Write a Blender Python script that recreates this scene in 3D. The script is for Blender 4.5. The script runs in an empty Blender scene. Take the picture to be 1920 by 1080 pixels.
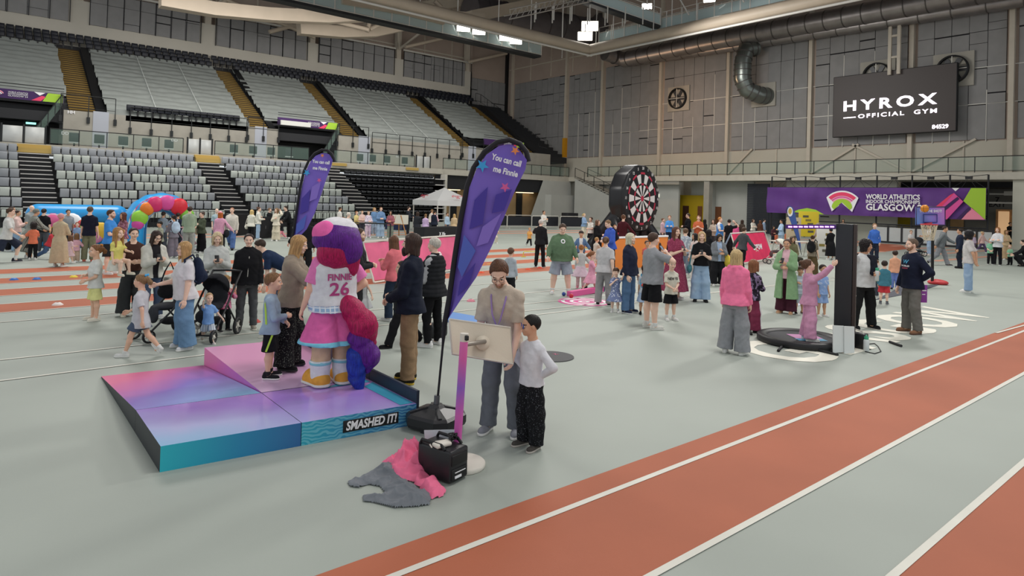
import bpy, bmesh, math, random
import numpy as np
from mathutils import Vector, Matrix
random.seed(7); RNG = np.random.default_rng(7)
sc = bpy.context.scene; COL = sc.collection
# ---------------------------------------------------------------- camera (X runs along the straight, Y across the hall)
F, PITCH, ROLL, YAW, EYE = 1227.2, -0.01253, 0.029616, 0.877958, 2.3416
def _axes():
    cp, sp, cr, sr = math.cos(PITCH), math.sin(PITCH), math.cos(ROLL), math.sin(ROLL)
    fw, up, rt = np.array([0, cp, -sp]), np.array([0, sp, cp]), np.array([1., 0, 0])
    r, u = cr*rt + sr*up, -sr*rt + cr*up
    t = lambda g: np.array([g[0]*math.sin(YAW)+g[1]*math.cos(YAW), -g[0]*math.cos(YAW)+g[1]*math.sin(YAW), g[2]])
    return t(r), t(u), t(fw)
AR, AU, AW = _axes(); EYEP = np.array([0, 0, EYE])
cam = bpy.data.cameras.new('camera'); cam.sensor_width = 36; cam.lens = F/1920*36; cam.shift_y = -180/1920; cam.clip_end = 400; cam.clip_start = .05
camo = bpy.data.objects.new('camera', cam); COL.objects.link(camo); sc.camera = camo
camo.matrix_world = Matrix(((AR[0], AU[0], -AW[0], 0), (AR[1], AU[1], -AW[1], 0), (AR[2], AU[2], -AW[2], EYE), (0, 0, 0, 1)))
def at(px, py, X=None, Y=None, Z=0.0):
    """the place in the hall behind a point of the photograph, on the floor or on a wall plane"""
    d = AW + (px-960)/F*AR - (py-360)/F*AU
    t = X/d[0] if X is not None else Y/d[1] if Y is not None else (Z-EYE)/d[2]
    return EYEP + d*t
def dep(p): return float((np.array(p)-EYEP) @ AW)
# ---------------------------------------------------------------- light
sc.view_settings.view_transform = 'Standard'; sc.view_settings.look = 'None'; sc.view_settings.gamma = 1; sc.view_settings.exposure = -0.06
w = bpy.data.worlds.new('hall_air'); sc.world = w; w.use_nodes = True
w.node_tree.nodes['Background'].inputs[0].default_value = (.92, .97, 1, 1); w.node_tree.nodes['Background'].inputs[1].default_value = .78
def area(name, loc, tgt, size, power, col=(1, .97, .93), sy=None):
    l = bpy.data.lights.new(name, 'AREA'); l.energy = power; l.size = size; l.color = col
    if sy: l.shape = 'RECTANGLE'; l.size_y = sy
    o = bpy.data.objects.new(name, l); COL.objects.link(o); o.location = loc
    o.rotation_euler = (Vector(tgt)-Vector(loc)).to_track_quat('-Z', 'Y').to_euler(); return o
area('floodlight_bank_near', (10, 3, 17), (6, 8, 0), 5, 1300)
area('floodlight_bank_middle', (24, 24, 17), (18, 18, 0), 8, 2400)
area('floodlight_bank_side', (30, 9, 16), (14, 8, 0), 2.4, 2000)
area('floodlight_bank_back', (4, 30, 17), (4, 26, 0), 7, 2600)
area('floodlight_bank_bend', (38, 30, 15), (44, 26, 0), 8, 2600)
area('stand_fill_light', (18, 49.6, 16), (18, 60, 2), 30, 2900, sy=2)  # unseen fill light, added to brighten the left stand
area('stand_fill_light_far', (40, 49.6, 16), (42, 60, 4), 8, 800)  # second added fill light, for the far end of the stand
area('warm_lamp_on_wall', (50, 41, 13), (57.5, 41, 10), 1.2, 260, (1, .62, .38))
# ---------------------------------------------------------------- materials
def lin(h):
    h = h.lstrip('#'); c = [int(h[i:i+2], 16)/255 for i in (0, 2, 4)]
    return tuple(v/12.92 if v <= .04045 else ((v+.055)/1.055)**2.4 for v in c) + (1,)
MATS = {}
class NT:
    def __init__(s, m): s.m = m; s.t = m.node_tree; s.b = s.t.nodes['Principled BSDF']
    def n(s, typ, **k):
        x = s.t.nodes.new(typ)
        for a, v in k.items():
            if a in x.inputs: x.inputs[a].default_value = v
            else: setattr(x, a, v)
        return x
    def l(s, a, b): s.t.links.new(a, b)
    def co(s, kind='Object', scale=(1, 1, 1), rot=(0, 0, 0)):
        c = s.n('ShaderNodeTexCoord'); mp = s.n('ShaderNodeMapping'); mp.inputs['Scale'].default_value = scale; mp.inputs['Rotation'].default_value = rot
        s.l(c.outputs[kind], mp.inputs[0]); return mp.outputs[0]
    def ramp(s, fac, stops, interp='LINEAR'):
        r = s.n('ShaderNodeValToRGB'); r.color_ramp.interpolation = interp; e = r.color_ramp.elements
        while len(e) < len(stops): e.new(.5)
        for q, (p, c) in zip(e, stops): q.position = p; q.color = lin(c) if isinstance(c, str) else c
        s.l(fac, r.inputs[0]); return r.outputs[0]
def mat(key, h, rough=.6, metal=0., vary=.0, vs=8., bump=0., bs=40., emit=0., spec=.4, kind='Object', alpha=1):
    if key in MATS: return MATS[key]
    m = bpy.data.materials.new(key); m.use_nodes = True; t = NT(m); MATS[key] = m; c = lin(h); m.diffuse_color = c
    t.b.inputs['Base Color'].default_value = c; t.b.inputs['Roughness'].default_value = rough; t.b.inputs['Metallic'].default_value = metal
    t.b.inputs['Specular IOR Level'].default_value = spec
    if emit: t.b.inputs['Emission Color'].default_value = c; t.b.inputs['Emission Strength'].default_value = emit
    if vary or bump: co = t.co(kind)
    if vary:
        nz = t.n('ShaderNodeTexNoise', Scale=vs, Detail=4.); t.l(co, nz.inputs['Vector'])
        f = lambda k: tuple(min(1, x*k) for x in c[:3])+(1,)
        t.l(t.ramp(nz.outputs[0], [(.3, f(1-vary)), (.7, f(1+vary))]), t.b.inputs['Base Color'])
    if bump:
        nb = t.n('ShaderNodeTexNoise', Scale=bs, Detail=3.); t.l(co, nb.inputs['Vector'])
        bp = t.n('ShaderNodeBump', Strength=bump, Distance=.01); t.l(nb.outputs[0], bp.inputs['Height']); t.l(bp.outputs[0], t.b.inputs['Normal'])
    if alpha < 1: t.b.inputs['Alpha'].default_value = alpha
    return m
def glass(key, h, a):
    if key in MATS: return MATS[key]
    m = bpy.data.materials.new(key); m.use_nodes = True; t = NT(m); MATS[key] = m; m.diffuse_color = lin(h)
    t.b.inputs['Base Color'].default_value = lin(h); t.b.inputs['Roughness'].default_value = .04; t.b.inputs['Alpha'].default_value = a; return m
# ---------------------------------------------------------------- mesh building
class MB:
    def __init__(s): s.v = []; s.f = []; s.m = []; s.s = []
    def add(s, vs, fs, mi=0, smooth=False):
        o = len(s.v); s.v += [tuple(map(float, v)) for v in vs]; s.f += [tuple(i+o for i in f) for f in fs]
        s.m += [mi]*len(fs); s.s += [smooth]*len(fs); return s
    def box(s, a, b, mi=0, M=None):
        (x0, y0, z0), (x1, y1, z1) = a, b
        vs = [(x0,y0,z0),(x1,y0,z0),(x1,y1,z0),(x0,y1,z0),(x0,y0,z1),(x1,y0,z1),(x1,y1,z1),(x0,y1,z1)]
        if M is not None: vs = [M @ Vector(v) for v in vs]
        return s.add(vs, [(0,3,2,1),(4,5,6,7),(0,1,5,4),(1,2,6,5),(2,3,7,6),(3,0,4,7)], mi)
    def rbox(s, a, b, r=.02, mi=0, M=None, seg=2):
        bm = bmesh.new(); bmesh.ops.create_cube(bm, size=1)
        c = [(p+q)/2 for p, q in zip(a, b)]; d = [abs(q-p) for p, q in zip(a, b)]
        for v in bm.verts: v.co = Vector((c[0]+v.co.x*d[0], c[1]+v.co.y*d[1], c[2]+v.co.z*d[2]))
        bmesh.ops.bevel(bm, geom=bm.edges[:], offset=min(r, min(d)*.45), segments=seg, profile=.5, affect='EDGES')
        return s.bm(bm, mi, M)
    def bm(s, bm, mi=0, M=None, smooth=True):
        bm.verts.index_update(); vs = [(M @ v.co if M is not None else v.co) for v in bm.verts]
        s.add([tuple(v) for v in vs], [tuple(v.index for v in f.verts) for f in bm.faces], mi, smooth); bm.free(); return s
    def tube(s, pts, r, n=8, mi=0, cap=True, closed=False):
        pts = [Vector(p) for p in pts]; k = len(pts); rs = r if isinstance(r, (list, tuple)) else [r]*k; vs = []; fs = []
        nrm = None
        for i, p in enumerate(pts):
            a, b = (pts[i-1], pts[(i+1) % k]) if closed else (pts[max(i-1, 0)], pts[min(i+1, k-1)])
            t = (b-a).normalized() if (b-a).length > 1e-9 else Vector((0, 0, 1))
            if nrm is None: nrm = t.orthogonal().normalized()
            nrm = (nrm - t*nrm.dot(t)).normalized(); bi = t.cross(nrm)
            for j in range(n):
                q = 2*math.pi*j/n; vs.append(p + (nrm*math.cos(q)+bi*math.sin(q))*rs[i])
        for i in range(k if closed else k-1):
            for j in range(n):
                a, b = i*n+j, i*n+(j+1) % n; c, d = ((i+1) % k)*n+(j+1) % n, ((i+1) % k)*n+j
                fs.append((a, b, c, d))
        s.add(vs, fs, mi, n > 4)
        if cap and not closed: s.add(vs[:n], [tuple(range(n))[::-1]], mi); s.add(vs[-n:], [tuple(range(n))], mi)
        return s
    def bar(s, a, b, w, h=None, mi=0, up=(0, 0, 1)):
        a, b = Vector(a), Vector(b); t = (b-a).normalized(); u = Vector(up); h = h or w
        x = t.cross(u); x = x.normalized() if x.length > 1e-6 else Vector((1, 0, 0)); y = x.cross(t)
        vs = [p + x*sx*w/2 + y*sy*h/2 for p in (a, b) for sx, sy in ((-1,-1),(1,-1),(1,1),(-1,1))]
        return s.add(vs, [(3,2,1,0),(4,5,6,7),(0,1,5,4),(1,2,6,5),(2,3,7,6),(3,0,4,7)], mi)
    def lathe(s, prof, n=24, mi=0, M=None, smooth=True):
        vs = []; k = len(prof)
        for j in range(n):
            q = 2*math.pi*j/n
            vs += [Vector((r*math.cos(q), r*math.sin(q), z)) for r, z in prof]
        fs = [(j*k+i, ((j+1) % n)*k+i, ((j+1) % n)*k+i+1, j*k+i+1) for j in range(n) for i in range(k-1)]
        if M is not None: vs = [M @ v for v in vs]
        return s.add(vs, fs, mi, smooth)
    def prism(s, poly, d, mi=0, M=None, mi2=None):
        """flat polygon in local XY, thickness d along local Z"""
        n = len(poly); vs = [Vector((x, y, 0)) for x, y in poly] + [Vector((x, y, d)) for x, y in poly]
        if M is not None: vs = [M @ v for v in vs]
        s.add(vs, [tuple(range(n))[::-1]], mi); s.add(vs, [tuple(range(n, 2*n))], mi if mi2 is None else mi2)
        return s.add(vs, [(i, (i+1) % n, n+(i+1) % n, n+i) for i in range(n)], mi)
    def quad(s, a, b, c, d, mi=0): return s.add([a, b, c, d], [(0, 1, 2, 3)], mi)
    def build(s, name, mats, parent=None, label=None, cat=None, group=None, kind=None, loc=None, W=False):
        if W and parent is not None: I = basis(parent).inverted(); s.v = [tuple(I @ Vector(v)) for v in s.v]
        me = bpy.data.meshes.new(name); me.from_pydata(s.v, [], s.f)
        for m in (mats if isinstance(mats, (list, tuple)) else [mats]): me.materials.append(m)
        me.polygons.foreach_set('material_index', s.m); me.polygons.foreach_set('use_smooth', s.s); me.update()
        o = bpy.data.objects.new(name, me); COL.objects.link(o)
        if parent is not None: o.parent = parent
        if loc is not None: o.location = loc
        tag(o, label, cat, group, kind); return o
def basis(o):
    M = o.matrix_basis.copy()
    while o.parent is not None: o = o.parent; M = o.matrix_basis @ M
    return M
def tag(o, label=None, cat=None, group=None, kind=None):
    for k, v in (('label', label), ('category', cat), ('group', group), ('kind', kind)):
        if v: o[k] = v
    return o
def empty(name, loc, label, cat, group=None, rz=0.):
    o = bpy.data.objects.new(name, None); COL.objects.link(o); o.location = loc; o.rotation_euler.z = rz; o.empty_display_size = .1
    return tag(o, label, cat, group)
def copy_tree(o, parent=None):
    c = o.copy(); COL.objects.link(c)
    if parent is not None: c.parent = parent
    for ch in list(o.children): copy_tree(ch, c)
    return c
def st(mb, name, m): return mb.build(name, m, kind='structure')
def face_M(o, x, y):
    """matrix from local XY drawing plane to the hall: origin o, local x and y directions"""
    x, y = Vector(x).normalized(), Vector(y).normalized(); z = x.cross(y); M = Matrix((x, y, z)).transposed().to_4x4(); M.translation = Vector(o); return M
def text(name, s, M, size, m, parent=None, bold=.0, shear=0., width=None, ext=.002, align='CENTER', label=None, cat=None, kind=None, sp=1., conform=None, W=True):
    cu = bpy.data.curves.new('t', 'FONT'); cu.body = s; cu.size = size; cu.offset = bold*size; cu.shear = shear; cu.extrude = ext
    cu.align_x = align; cu.align_y = 'CENTER'; cu.resolution_u = 3; cu.space_character = sp
    o = bpy.data.objects.new('t', cu); COL.objects.link(o); dg = bpy.context.evaluated_depsgraph_get()
    me = bpy.data.meshes.new_from_object(o.evaluated_get(dg)); COL.objects.unlink(o); bpy.data.objects.remove(o)
    k = 1.
    if width:
        xs = [v.co.x for v in me.vertices]; k = width/max(1e-6, max(xs)-min(xs))
    for v in me.vertices: v.co = M @ Vector((v.co.x*k, v.co.y, v.co.z))
    if conform: conform(me)
    if parent is not None and W: me.transform(basis(parent).inverted())
    me.materials.clear(); me.materials.append(m); me.name = name
    r = bpy.data.objects.new(name, me); COL.objects.link(r); r.parent = parent
    return tag(r, label, cat, kind=kind)
# ---------------------------------------------------------------- floor and track
m_floor = mat('floor_grey', '#a0a79f', .62, vary=.07, vs=.35, bump=.12, bs=160)
m_red = mat('track_red', '#ab5f42', .7, vary=.07, vs=.8, bump=.15, bs=160)
m_line = mat('line_white', '#d8d6cb', .6, vary=.05, vs=3)
m_pale = mat('track_pale_red', '#cf9c86', .7, vary=.06, vs=1)
st(MB().quad((-14, -14, 0), (75, -14, 0), (75, 75, 0), (-14, 75, 0)), 'floor', m_floor)
def strip(mb, a, b, wd, z=.004, ext=(0, 0)):
    a, b = Vector((a[0], a[1], 0)), Vector((b[0], b[1], 0)); d = (b-a).normalized(); n = Vector((-d.y, d.x, 0))*wd/2; a = a-d*ext[0]; b = b+d*ext[1]
    zz = Vector((0, 0, z)); mb.quad(a-n+zz, b-n+zz, b+n+zz, a+n+zz)
mb = MB()
for y0, y1 in ((2.6, 3.84), (-.3, 1.66), (-3.2, -1.25)): mb.quad((-13, y0, .003), (56, y0, .003), (56, y1, .003), (-13, y1, .003))
st(mb, 'floor_straight_red', m_red)
mb = MB()
for y in (3.55, 2.59, 1.65, .7, -.25, -1.2, -2.15): mb.quad((-13, y-.028, .006), (56, y-.028, .006), (56, y+.028, .006), (-13, y+.028, .006))
for px, py, l in ((1868, 625, 2.4),): p = at(px, py); strip(mb, p, p+np.array([l, -.05*l, 0]), .05, .01)
st(mb, 'floor_straight_lines', m_line)
mb = MB(); ml = MB(); K = .062
for y0, y1 in ((15.15, 16.25), (17.45, 18.55), (19.6, 20.75), (21.75, 22.95)):
    mb.quad((-8, y0-8*K, .003), (34, y0+34*K, .003), (34, y1+34*K, .003), (-8, y1-8*K, .003))
    for y in (y0, y1): strip(ml, (-8, y-8*K), (34, y+34*K), .05, .006)
st(mb, 'floor_far_straight_red', m_red)
mb = MB()
for y0, y1 in ((35.2, 36.1), (37.5, 38.4)): mb.quad((-4, y0, .003), (44, y0, .003), (44, y1, .003), (-4, y1, .003))
st(mb, 'floor_outer_lanes_pale', m_pale)
for a, b, e in (((0, 714.6), (385, 665.8), (6, 1.2)), ((0, 675.6), (286.6, 645), (6, 15)), ((0, 604.8), (218.8, 587.5), (6, 20)), ((1020, 580), (1120, 570), (6, 25)), ((1700, 504), (1860, 484), (22, 8)), ((740, 577), (1000, 549), (1, 8))):
    strip(ml, at(*a), at(*b), .05, .007, e)
st(ml, 'floor_lines', m_line)
mb = MB(); P = lambda *q: [tuple(at(*p)[:2])+(.004,) for p in q]
mb.add(P((1640, 474), (1702, 467), (1690, 459), (1640, 456)), [(0, 1, 2, 3)]); st(mb, 'floor_bend_red', m_red)
mb = MB(); 
for X0, X1, y0 in ((40.5, 53, 13.2), (43, 54, 14.4), (46, 54, 15.8), (36, 41, 15.6), (48, 54, 17.6), (38, 53.5, 22), (39, 53.5, 24.5), (36, 47, 11.3)):
    strip(mb, (X0, y0), (X1, y0-.035*(X1-X0)), .45, .0045)
st(mb, 'floor_bend_pale', m_pale)
text('floor_lettering', 'GLASGOW', face_M((14.0, 5.22, .005), (1, -.02, 0), (0, 1, 0)), 2.05, mat('lettering_white', '#e6e4d6', .6, vary=.05, vs=3), bold=.022, width=8.7, ext=.0, kind='structure')
# ---------------------------------------------------------------- far right wall (X = 57.5) with hung grey panels
m_tan = mat('steel_cladding', '#a39387', .7, vary=.05, vs=.6); m_cream = mat('cream_wall', '#b3aea0', .75, vary=.05, vs=.5)
m_pan = mat('panel_grey', '#868584', .8, vary=.06, vs=1.2, bump=.2, bs=4); m_gap = mat('gap_dark', '#1d1d20', .9)
m_col = mat('column_cream', '#b9b0a1', .55, vary=.04, vs=2); m_steel = mat('rail_white', '#c9c6bd', .4)
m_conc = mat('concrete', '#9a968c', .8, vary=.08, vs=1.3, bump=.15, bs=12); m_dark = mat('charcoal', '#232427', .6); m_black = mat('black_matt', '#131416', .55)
XW, YW = 57.5, 70.5
st(MB().box((XW, -2, 5.2), (XW+.4, YW+1.6, 29)), "wall_right", m_tan)
st(MB().box((XW-.06, -2, 5.2), (XW, 69, 7.75)), 'wall_right_base', m_cream)
cols = [6, 13.3, 19.8, 27.9, 36.1, 44.3, 52.8, 58.9]
def panels(name, axis, c, lo, hi, n, z0, z1, seams, rows, hang=.0):
    """a bay of hung acoustic panels: n strips wide, seams between rows, some strips cut with dark gaps"""
    mb = MB(); w_ = (hi-lo)/n
    for i in range(n):
        a, b = lo+i*w_+.02, lo+(i+1)*w_-.02; z = z0+(RNG.integers(0, 3)*.12 if hang else 0)
        while z < z1-.05:
            cand = [s for s in seams if s > z+.2]; top = cand[0] if cand else z1
            if RNG.random() < rows: top = min(top, z+RNG.uniform(.5, 1.9))
            top = min(top, z1); g = .035 if RNG.random() < .7 else .11; t = .07 if RNG.random() < .8 else .13
            if axis == 'X': mb.box((c-t, a, z), (c, b, top-g))
            else: mb.box((a, c-t, z), (b, c, top-g))
            z = top
    bk = MB()
    if axis == 'X': bk.box((c-.012, lo, z0), (c, hi, z1))
    else: bk.box((lo, c-.012, z0), (hi, c, z1))
    st(bk, name+'_backing', m_gap); return st(mb, name, m_pan)
bays = [(-1, 6, 6)] + [(cols[i], cols[i+1], 5 if i < 2 else 6 if i < 5 else 6) for i in range(7)]
for i, (a, b, n) in enumerate(bays): panels('wall_right_panel', 'X', XW-.02, a+.35, b-.35, n, 7.85, 18.3 if b < 53 else 18.1, [10.5, 13.2, 15.9], .22)
panels('wall_right_panel', 'X', XW-.02, 59.2, 69.2, 9, 7.75, 18.3, [10.6, 13.6, 16.2], .35)
mb = MB(); thin = MB()
for y in cols: mb.box((XW-.4, y-.16, 5.2), (XW, y+.16, 29))
mb.box((XW-.35, 69.5, 5.2), (XW, 69.75, 29))
for a, b, n in bays:
    for i in range(1, n):
        if RNG.random() < .6: y = a+.35+(b-a-.7)/n*i; thin.box((XW-.13, y-.025, 7.7), (XW-.05, y+.025, RNG.choice([11.5, 13.2, 15.6])))
for z in (10.5, 13.2): thin.box((XW-.1, 0, z-.03), (XW-.06, 50, z+.03))
for z in (20.3, 22.6): mb.box((XW-.12, 40, z), (XW, YW, z+.16))
for y in range(42, 70, 4): mb.box((XW-.1, y, 18.5), (XW, y+.1, 29))
st(mb, 'wall_right_column', m_col); st(thin, 'wall_right_rail', m_steel)
mb = MB()
for y0, y1 in ((36, 33.4), (27.7, 23.7), (19.9, 24.2), (19.7, 15.4)): mb.bar((XW-.2, y0, 5.5), (XW-.2, y1, 7.9), .16, .16)
for y in (31, 24, 16.2): mb.box((XW-.15, y-.05, 5.2), (XW, y+.05, 7.8))
st(mb, 'wall_right_brace', m_col)
tag(MB().box((XW-.46, 58.7, 7.9), (XW-.02, 59.15, 10.3)).build('column_padding', mat('amber', '#c48a17', .6)), 'amber padded sleeve round a cream column near the hall corner', 'padding')
# ---------------------------------------------------------------- concourse slab along both sides
st(MB().box((54.3, -2, 4.75), (XW, 57, 5.25)).box((36.5, 55, 4.7), (54.3, 57, 5.25)).box((23, 54.85, 4.75), (36.5, 57, 5.25)).box((-3, 54.9, 4.5), (23, 57, 5.22)), 'floor_concourse', mat('slab_cream', '#bab6a9', .7, vary=.05, vs=2))
st(MB().box((61.5, -4, 0), (61.8, 60, 5.2)).box((55.3, 44, 0), (61.5, 44.3, 5.2)), 'wall_lobby_end', m_cream)
st(MB().box((53.5, 57.2, 0), (62, 57.5, 5.2)), 'wall_corner_back', m_cream)
# ---------------------------------------------------------------- ground floor behind the slab on the right side
m_gw = mat('ground_wall', '#b0b1ab', .75, vary=.04, vs=.8); m_board = mat('cream_board', '#bdbcae', .7, vary=.03, vs=1); m_ins = mat('inner_grey', '#77756f', .8, vary=.05, vs=1)
XG = 55.2
def gw(y0, y1, m, z0=0, z1=4.75, x=XG, name='wall_ground'): return st(MB().box((x, min(y0, y1), z0), (x+.25, max(y0, y1), z1)), name, m)
Yat = lambda px, x=XG: float(at(px, 380, X=x)[1])
gw(Yat(1100), Yat(1272), m_gw)
st(MB().box((57.3, Yat(1272), 0), (57.5, Yat(1345), 4.75)), 'wall_lobby_back', m_gw)
st(MB().box((57.0, Yat(1273, 57), 0), (57.2, Yat(1322, 57), 3.4)), 'wall_lobby_yellow', mat('mustard', '#a98f0d', .7, vary=.06, vs=.8))
st(MB().box((54.4, Yat(1319, 54.4), 0), (55.0, Yat(1329, 54.4), 4.75)).box((54.4, Yat(1100, 54.4), 4.4), (54.6, Yat(1272, 54.4), 4.75)), 'trim_lobby_column', m_conc)
st(MB().box((56.4, Yat(1329), 0), (56.6, Yat(1400), 4.75)), 'wall_lobby_grey', m_gw)
def door(px0, px1, x, zt, m, n, name=None):
    y0, y1 = sorted((Yat(px0, x), Yat(px1, x))); o = MB().box((x-.06, y0, 0), (x, y1, zt)).build('door_%d' % n, m, kind='structure')
    MB().box((x-.1, y0+.08, .95), (x-.06, y0+.14, 1.25)).build('door_handle', m_steel, o)
    return o
m_wood = mat('brown_wood', '#6a3f22', .5, vary=.12, vs=6); m_navy = mat('roller_navy', '#22262e', .5)
door(1342, 1353, 56.4, 2.3, m_wood, 1); door(1281, 1292, 56.99, 2.3, mat('dark_wood', '#3b2114', .5), 2); door(1309, 1317, 56.99, 2.3, m_wood, 3)
mb = MB(); y0, y1 = sorted((Yat(1401), Yat(1442)))
for k in range(46): mb.box((XG-.02-.02*(k % 2), y0, k*.098), (XG+.1, y1, k*.098+.09))
o = mb.build('door_4', m_navy, kind='structure')
ye = Yat(1474); st(MB().box((XG, ye, 0), (XG+.2, Yat(1442), 4.2)), 'wall_ground_dark', m_navy)
gw(Yat(1474), Yat(1681), m_board); gw(Yat(1903), Yat(2100), m_board, x=54.6)
st(MB().box((60.5, Yat(1681), 0), (60.7, Yat(1903), 4.75)), 'wall_recess', m_ins)
st(MB().box((57.8, Yat(1690, 58), 4.3), (60.5, Yat(1903, 58), 4.75)), 'ceiling_recess', m_black)
yl = sorted((Yat(1684, 58), Yat(1708, 58))); st(MB().box((58, yl[0], 0), (58.2, yl[1], 2.6)), 'wall_recess_yellow', MATS['mustard'])
for k, (a, b) in enumerate(((1868, 1899), (1780, 1808))): door(a, b, 60.4, 2.75, mat('light_oak', '#b08a5c', .5, vary=.08, vs=5), 5+k)
yo = sorted((Yat(1873, 60.3), Yat(1893, 60.3))); MB().box((60.2, yo[0], .05), (60.3, yo[1], 2.6)).build('doorway_glow_1', mat('lit_doorway', '#e6b98a', .6, emit=.5), kind='structure')  # glowing panel: the doorway's light is put into its surface
mb = MB()
for px in (1687, 1786, 1900): y = Yat(px, 58.2); mb.box((57.9, y-.5, 3.75), (58.2, y+.5, 4.05))
for z in (3.85,): mb.bar((58.1, Yat(1690, 58), z), (58.1, Yat(1903, 58), z), .1)
mb.bar((57.6, Yat(1690, 58), 3.2), (57.6, Yat(1903, 58), 3.2), .12)
st(mb, 'trim_recess_pipes', m_steel)
sg = MB().box((XG-.04, Yat(1237.5), 3.05), (XG, Yat(1229.5), 3.5)).build('exit_sign', mat('sign_frame', '#dcded6', .5), label='small lit exit sign on the pale wall right of the giant dartboard', cat='sign')
MB().box((XG-.05, Yat(1236), 3.12), (XG-.035, Yat(1231), 3.43)).build('lit_panel', mat('lit_pale_green', '#eef7da', .5, emit=1.2), sg)
tx = mat('print_black', '#1b1b1b', .6)
for zz, s_ in ((2.95, '7'), (2.6, 'EXIT')): text('wall_number', s_, face_M((60.48, Yat(1869, 60.4), zz+.5), (0, -1, 0), (0, 0, 1)), .55, tx, bold=.02, kind='structure')
# ---------------------------------------------------------------- left stand
m_cover = mat('cover_grey', '#8d928e', .8, vary=.06, vs=1.5, bump=.35, bs=3); m_yel = mat('stair_yellow', '#a5832f', .65, vary=.1, vs=3); m_back = mat('back_wall', '#b9b4a8', .8, vary=.06, vs=.35)
m_nav = mat('seat_navy', '#10131e', .5); m_rb = mat('rail_black', '#1c1f20', .4); m_gl = glass('glass_green', '#8aa598', .3)
st(MB().box((-4, YW, 5), (51, YW+.3, 19.2)), 'wall_left', m_back)
st(MB().box((-4, YW+1.2, 18), (57.5, YW+1.5, 29)).box((51, YW+.6, 9), (57.5, YW+.8, 29)).box((50.8, YW, 9), (51, YW+.8, 29)), 'wall_left_upper', m_tan)
for a, b in ((-4, 6.4), (8, 17.3), (18.9, 28.3), (29.8, 39.2), (40.6, 49.8)): panels('wall_left_panel', 'Y', YW-.03, a, b, 7, 17.15, 20.2, [19.2], .3)
panels('wall_left_panel', 'Y', YW+.55, 51.1, 57.3, 5, 11, 18.6, [13.3, 15.6], .2)
mb = MB(); cl = MB()
for a, b in ((-4, 6.6), (7.9, 17.5), (18.7, 28.5), (29.6, 39.4), (40.5, 50.9)):
    mb.bar((a, YW-.1, 20.35), (b, YW-.1, 20.35), .16, .18)
    for k in range(8): x = a+.1+(b-a-.2)*k/7; mb.box((x-.03, YW-.16, 17.1), (x+.03, YW-.08, 20.45), 1)
for x in (7.2, 18.1, 29.05, 40, 50.4): cl.box((x-.3, YW+.1, 17), (x+.3, YW+.7, 29))
for x in np.arange(-2, 57, 4.2): cl.box((x, YW+1.1, 18), (x+.12, YW+1.25, 29))
for z in (21, 23.5): cl.box((-4, YW+1.0, z), (57, YW+1.2, z+.2))
for x in (7.2, 18.1, 29.05, 40): cl.bar((x, YW, 20.4), (x-3.4, YW-5, 24.6), .22).bar((x, YW, 20.4), (x+3.4, YW-5, 24.6), .22)
st(mb, 'trim_panel_rail', [m_steel, m_dark]); st(cl, 'wall_left_column', m_col)
cn = MB().box((57.1, YW+.2, 5), (57.45, YW+.6, 29)); st(cn, 'trim_corner_pipe', m_black)
# rake of the upper tier
Y0, Z0, Y1, Z1, NR = 57.2, 8.0, 68.7, 14.35, 14
dy, dz = (Y1-Y0)/NR, (Z1-Z0)/NR
mb = MB()
for k in range(NR+3): mb.box((9, Y0-.3, 7.5), (18, Y0, 7.9)) if k == 0 else None; mb.box((-4, Y0+k*dy, 7.0), (56, Y0+(k+1)*dy+.4, Z0+k*dz-.3))
st(mb, 'floor_upper_tier', m_dark)
stairs = [(5.5, 7.15), (18.35, 20.0), (27.0, 28.65), (40.1, 41.9), (49.2, 50.9)]
covs = [(-4, 5.45, 3), (7.8, 18.2, 0), (20.05, 26.9, 2), (29.2, 40.0, 0), (42.2, 49.1, 3)]
vom = [(-4, 5.1), (20.6, 26.2), (43.2, 49.0)]
for i, (a, b, k0) in enumerate(covs):
    mb = MB(); nx, per = int((b-a)/.45), 4; n = NR*per
    for r in range(n+1):
        q = k0+(NR-k0)*r/n; yy = Y0+q*dy; f = q-math.floor(q)
        for c in range(nx+1):
            x = a+(b-a)*c/nx; sag = .3*math.sin(f*math.pi)**.7 if r not in (0, n) else 0
            zz = Z0+q*dz+.32-sag*(1-.5*f)+.035*math.sin(x*2.3+q*1.7)+.02*math.sin(x*5.1-q*3)
            mb.v.append((x+.05*math.sin(q*2.1)*(c in (0, nx)), yy, zz))
    for r in range(n):
        for c in range(nx):
            o = r*(nx+1)+c; mb.f.append((o, o+1, o+nx+2, o+nx+1)); mb.m.append(0); mb.s.append(True)
    for e in ([(0, c) for c in range(nx+1)],):
        o = len(mb.v); base = [mb.v[c] for _, c in e]
        mb.add([p for b_ in base for p in (b_, (b_[0], b_[1]-.05, b_[2]-.45))], [(2*j, 2*j+1, 2*j+3, 2*j+2) for j in range(len(base)-1)], 0, True)
    o = mb.build('seat_cover', m_cover, label=['pale grey sheet over the upper seats left of the first yellow stair', 'wide pale grey sheet over the upper seats between the two leftmost yellow stairs', 'pale grey sheet over the upper seats between second and third yellow stairs', 'wide grey sheet over the upper seats between third and fourth yellow stairs', 'grey sheet over the upper seats nearest the hall corner'][i], cat='cover', group='sheets over the upper seats')
    if i in (1, 3): 
        sm = MB()
        for xx in (a+(b-a)*.33, a+(b-a)*.66): sm.tube([(xx+.02*k, Y0+k*dy+.1, Z0+k*dz+.36) for k in range(0, NR+1)], .035, 4)
        sm.build('seam_tape', mat('tape_white', '#c3c8c4', .7), o)
mb = MB(); un = MB()
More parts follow.
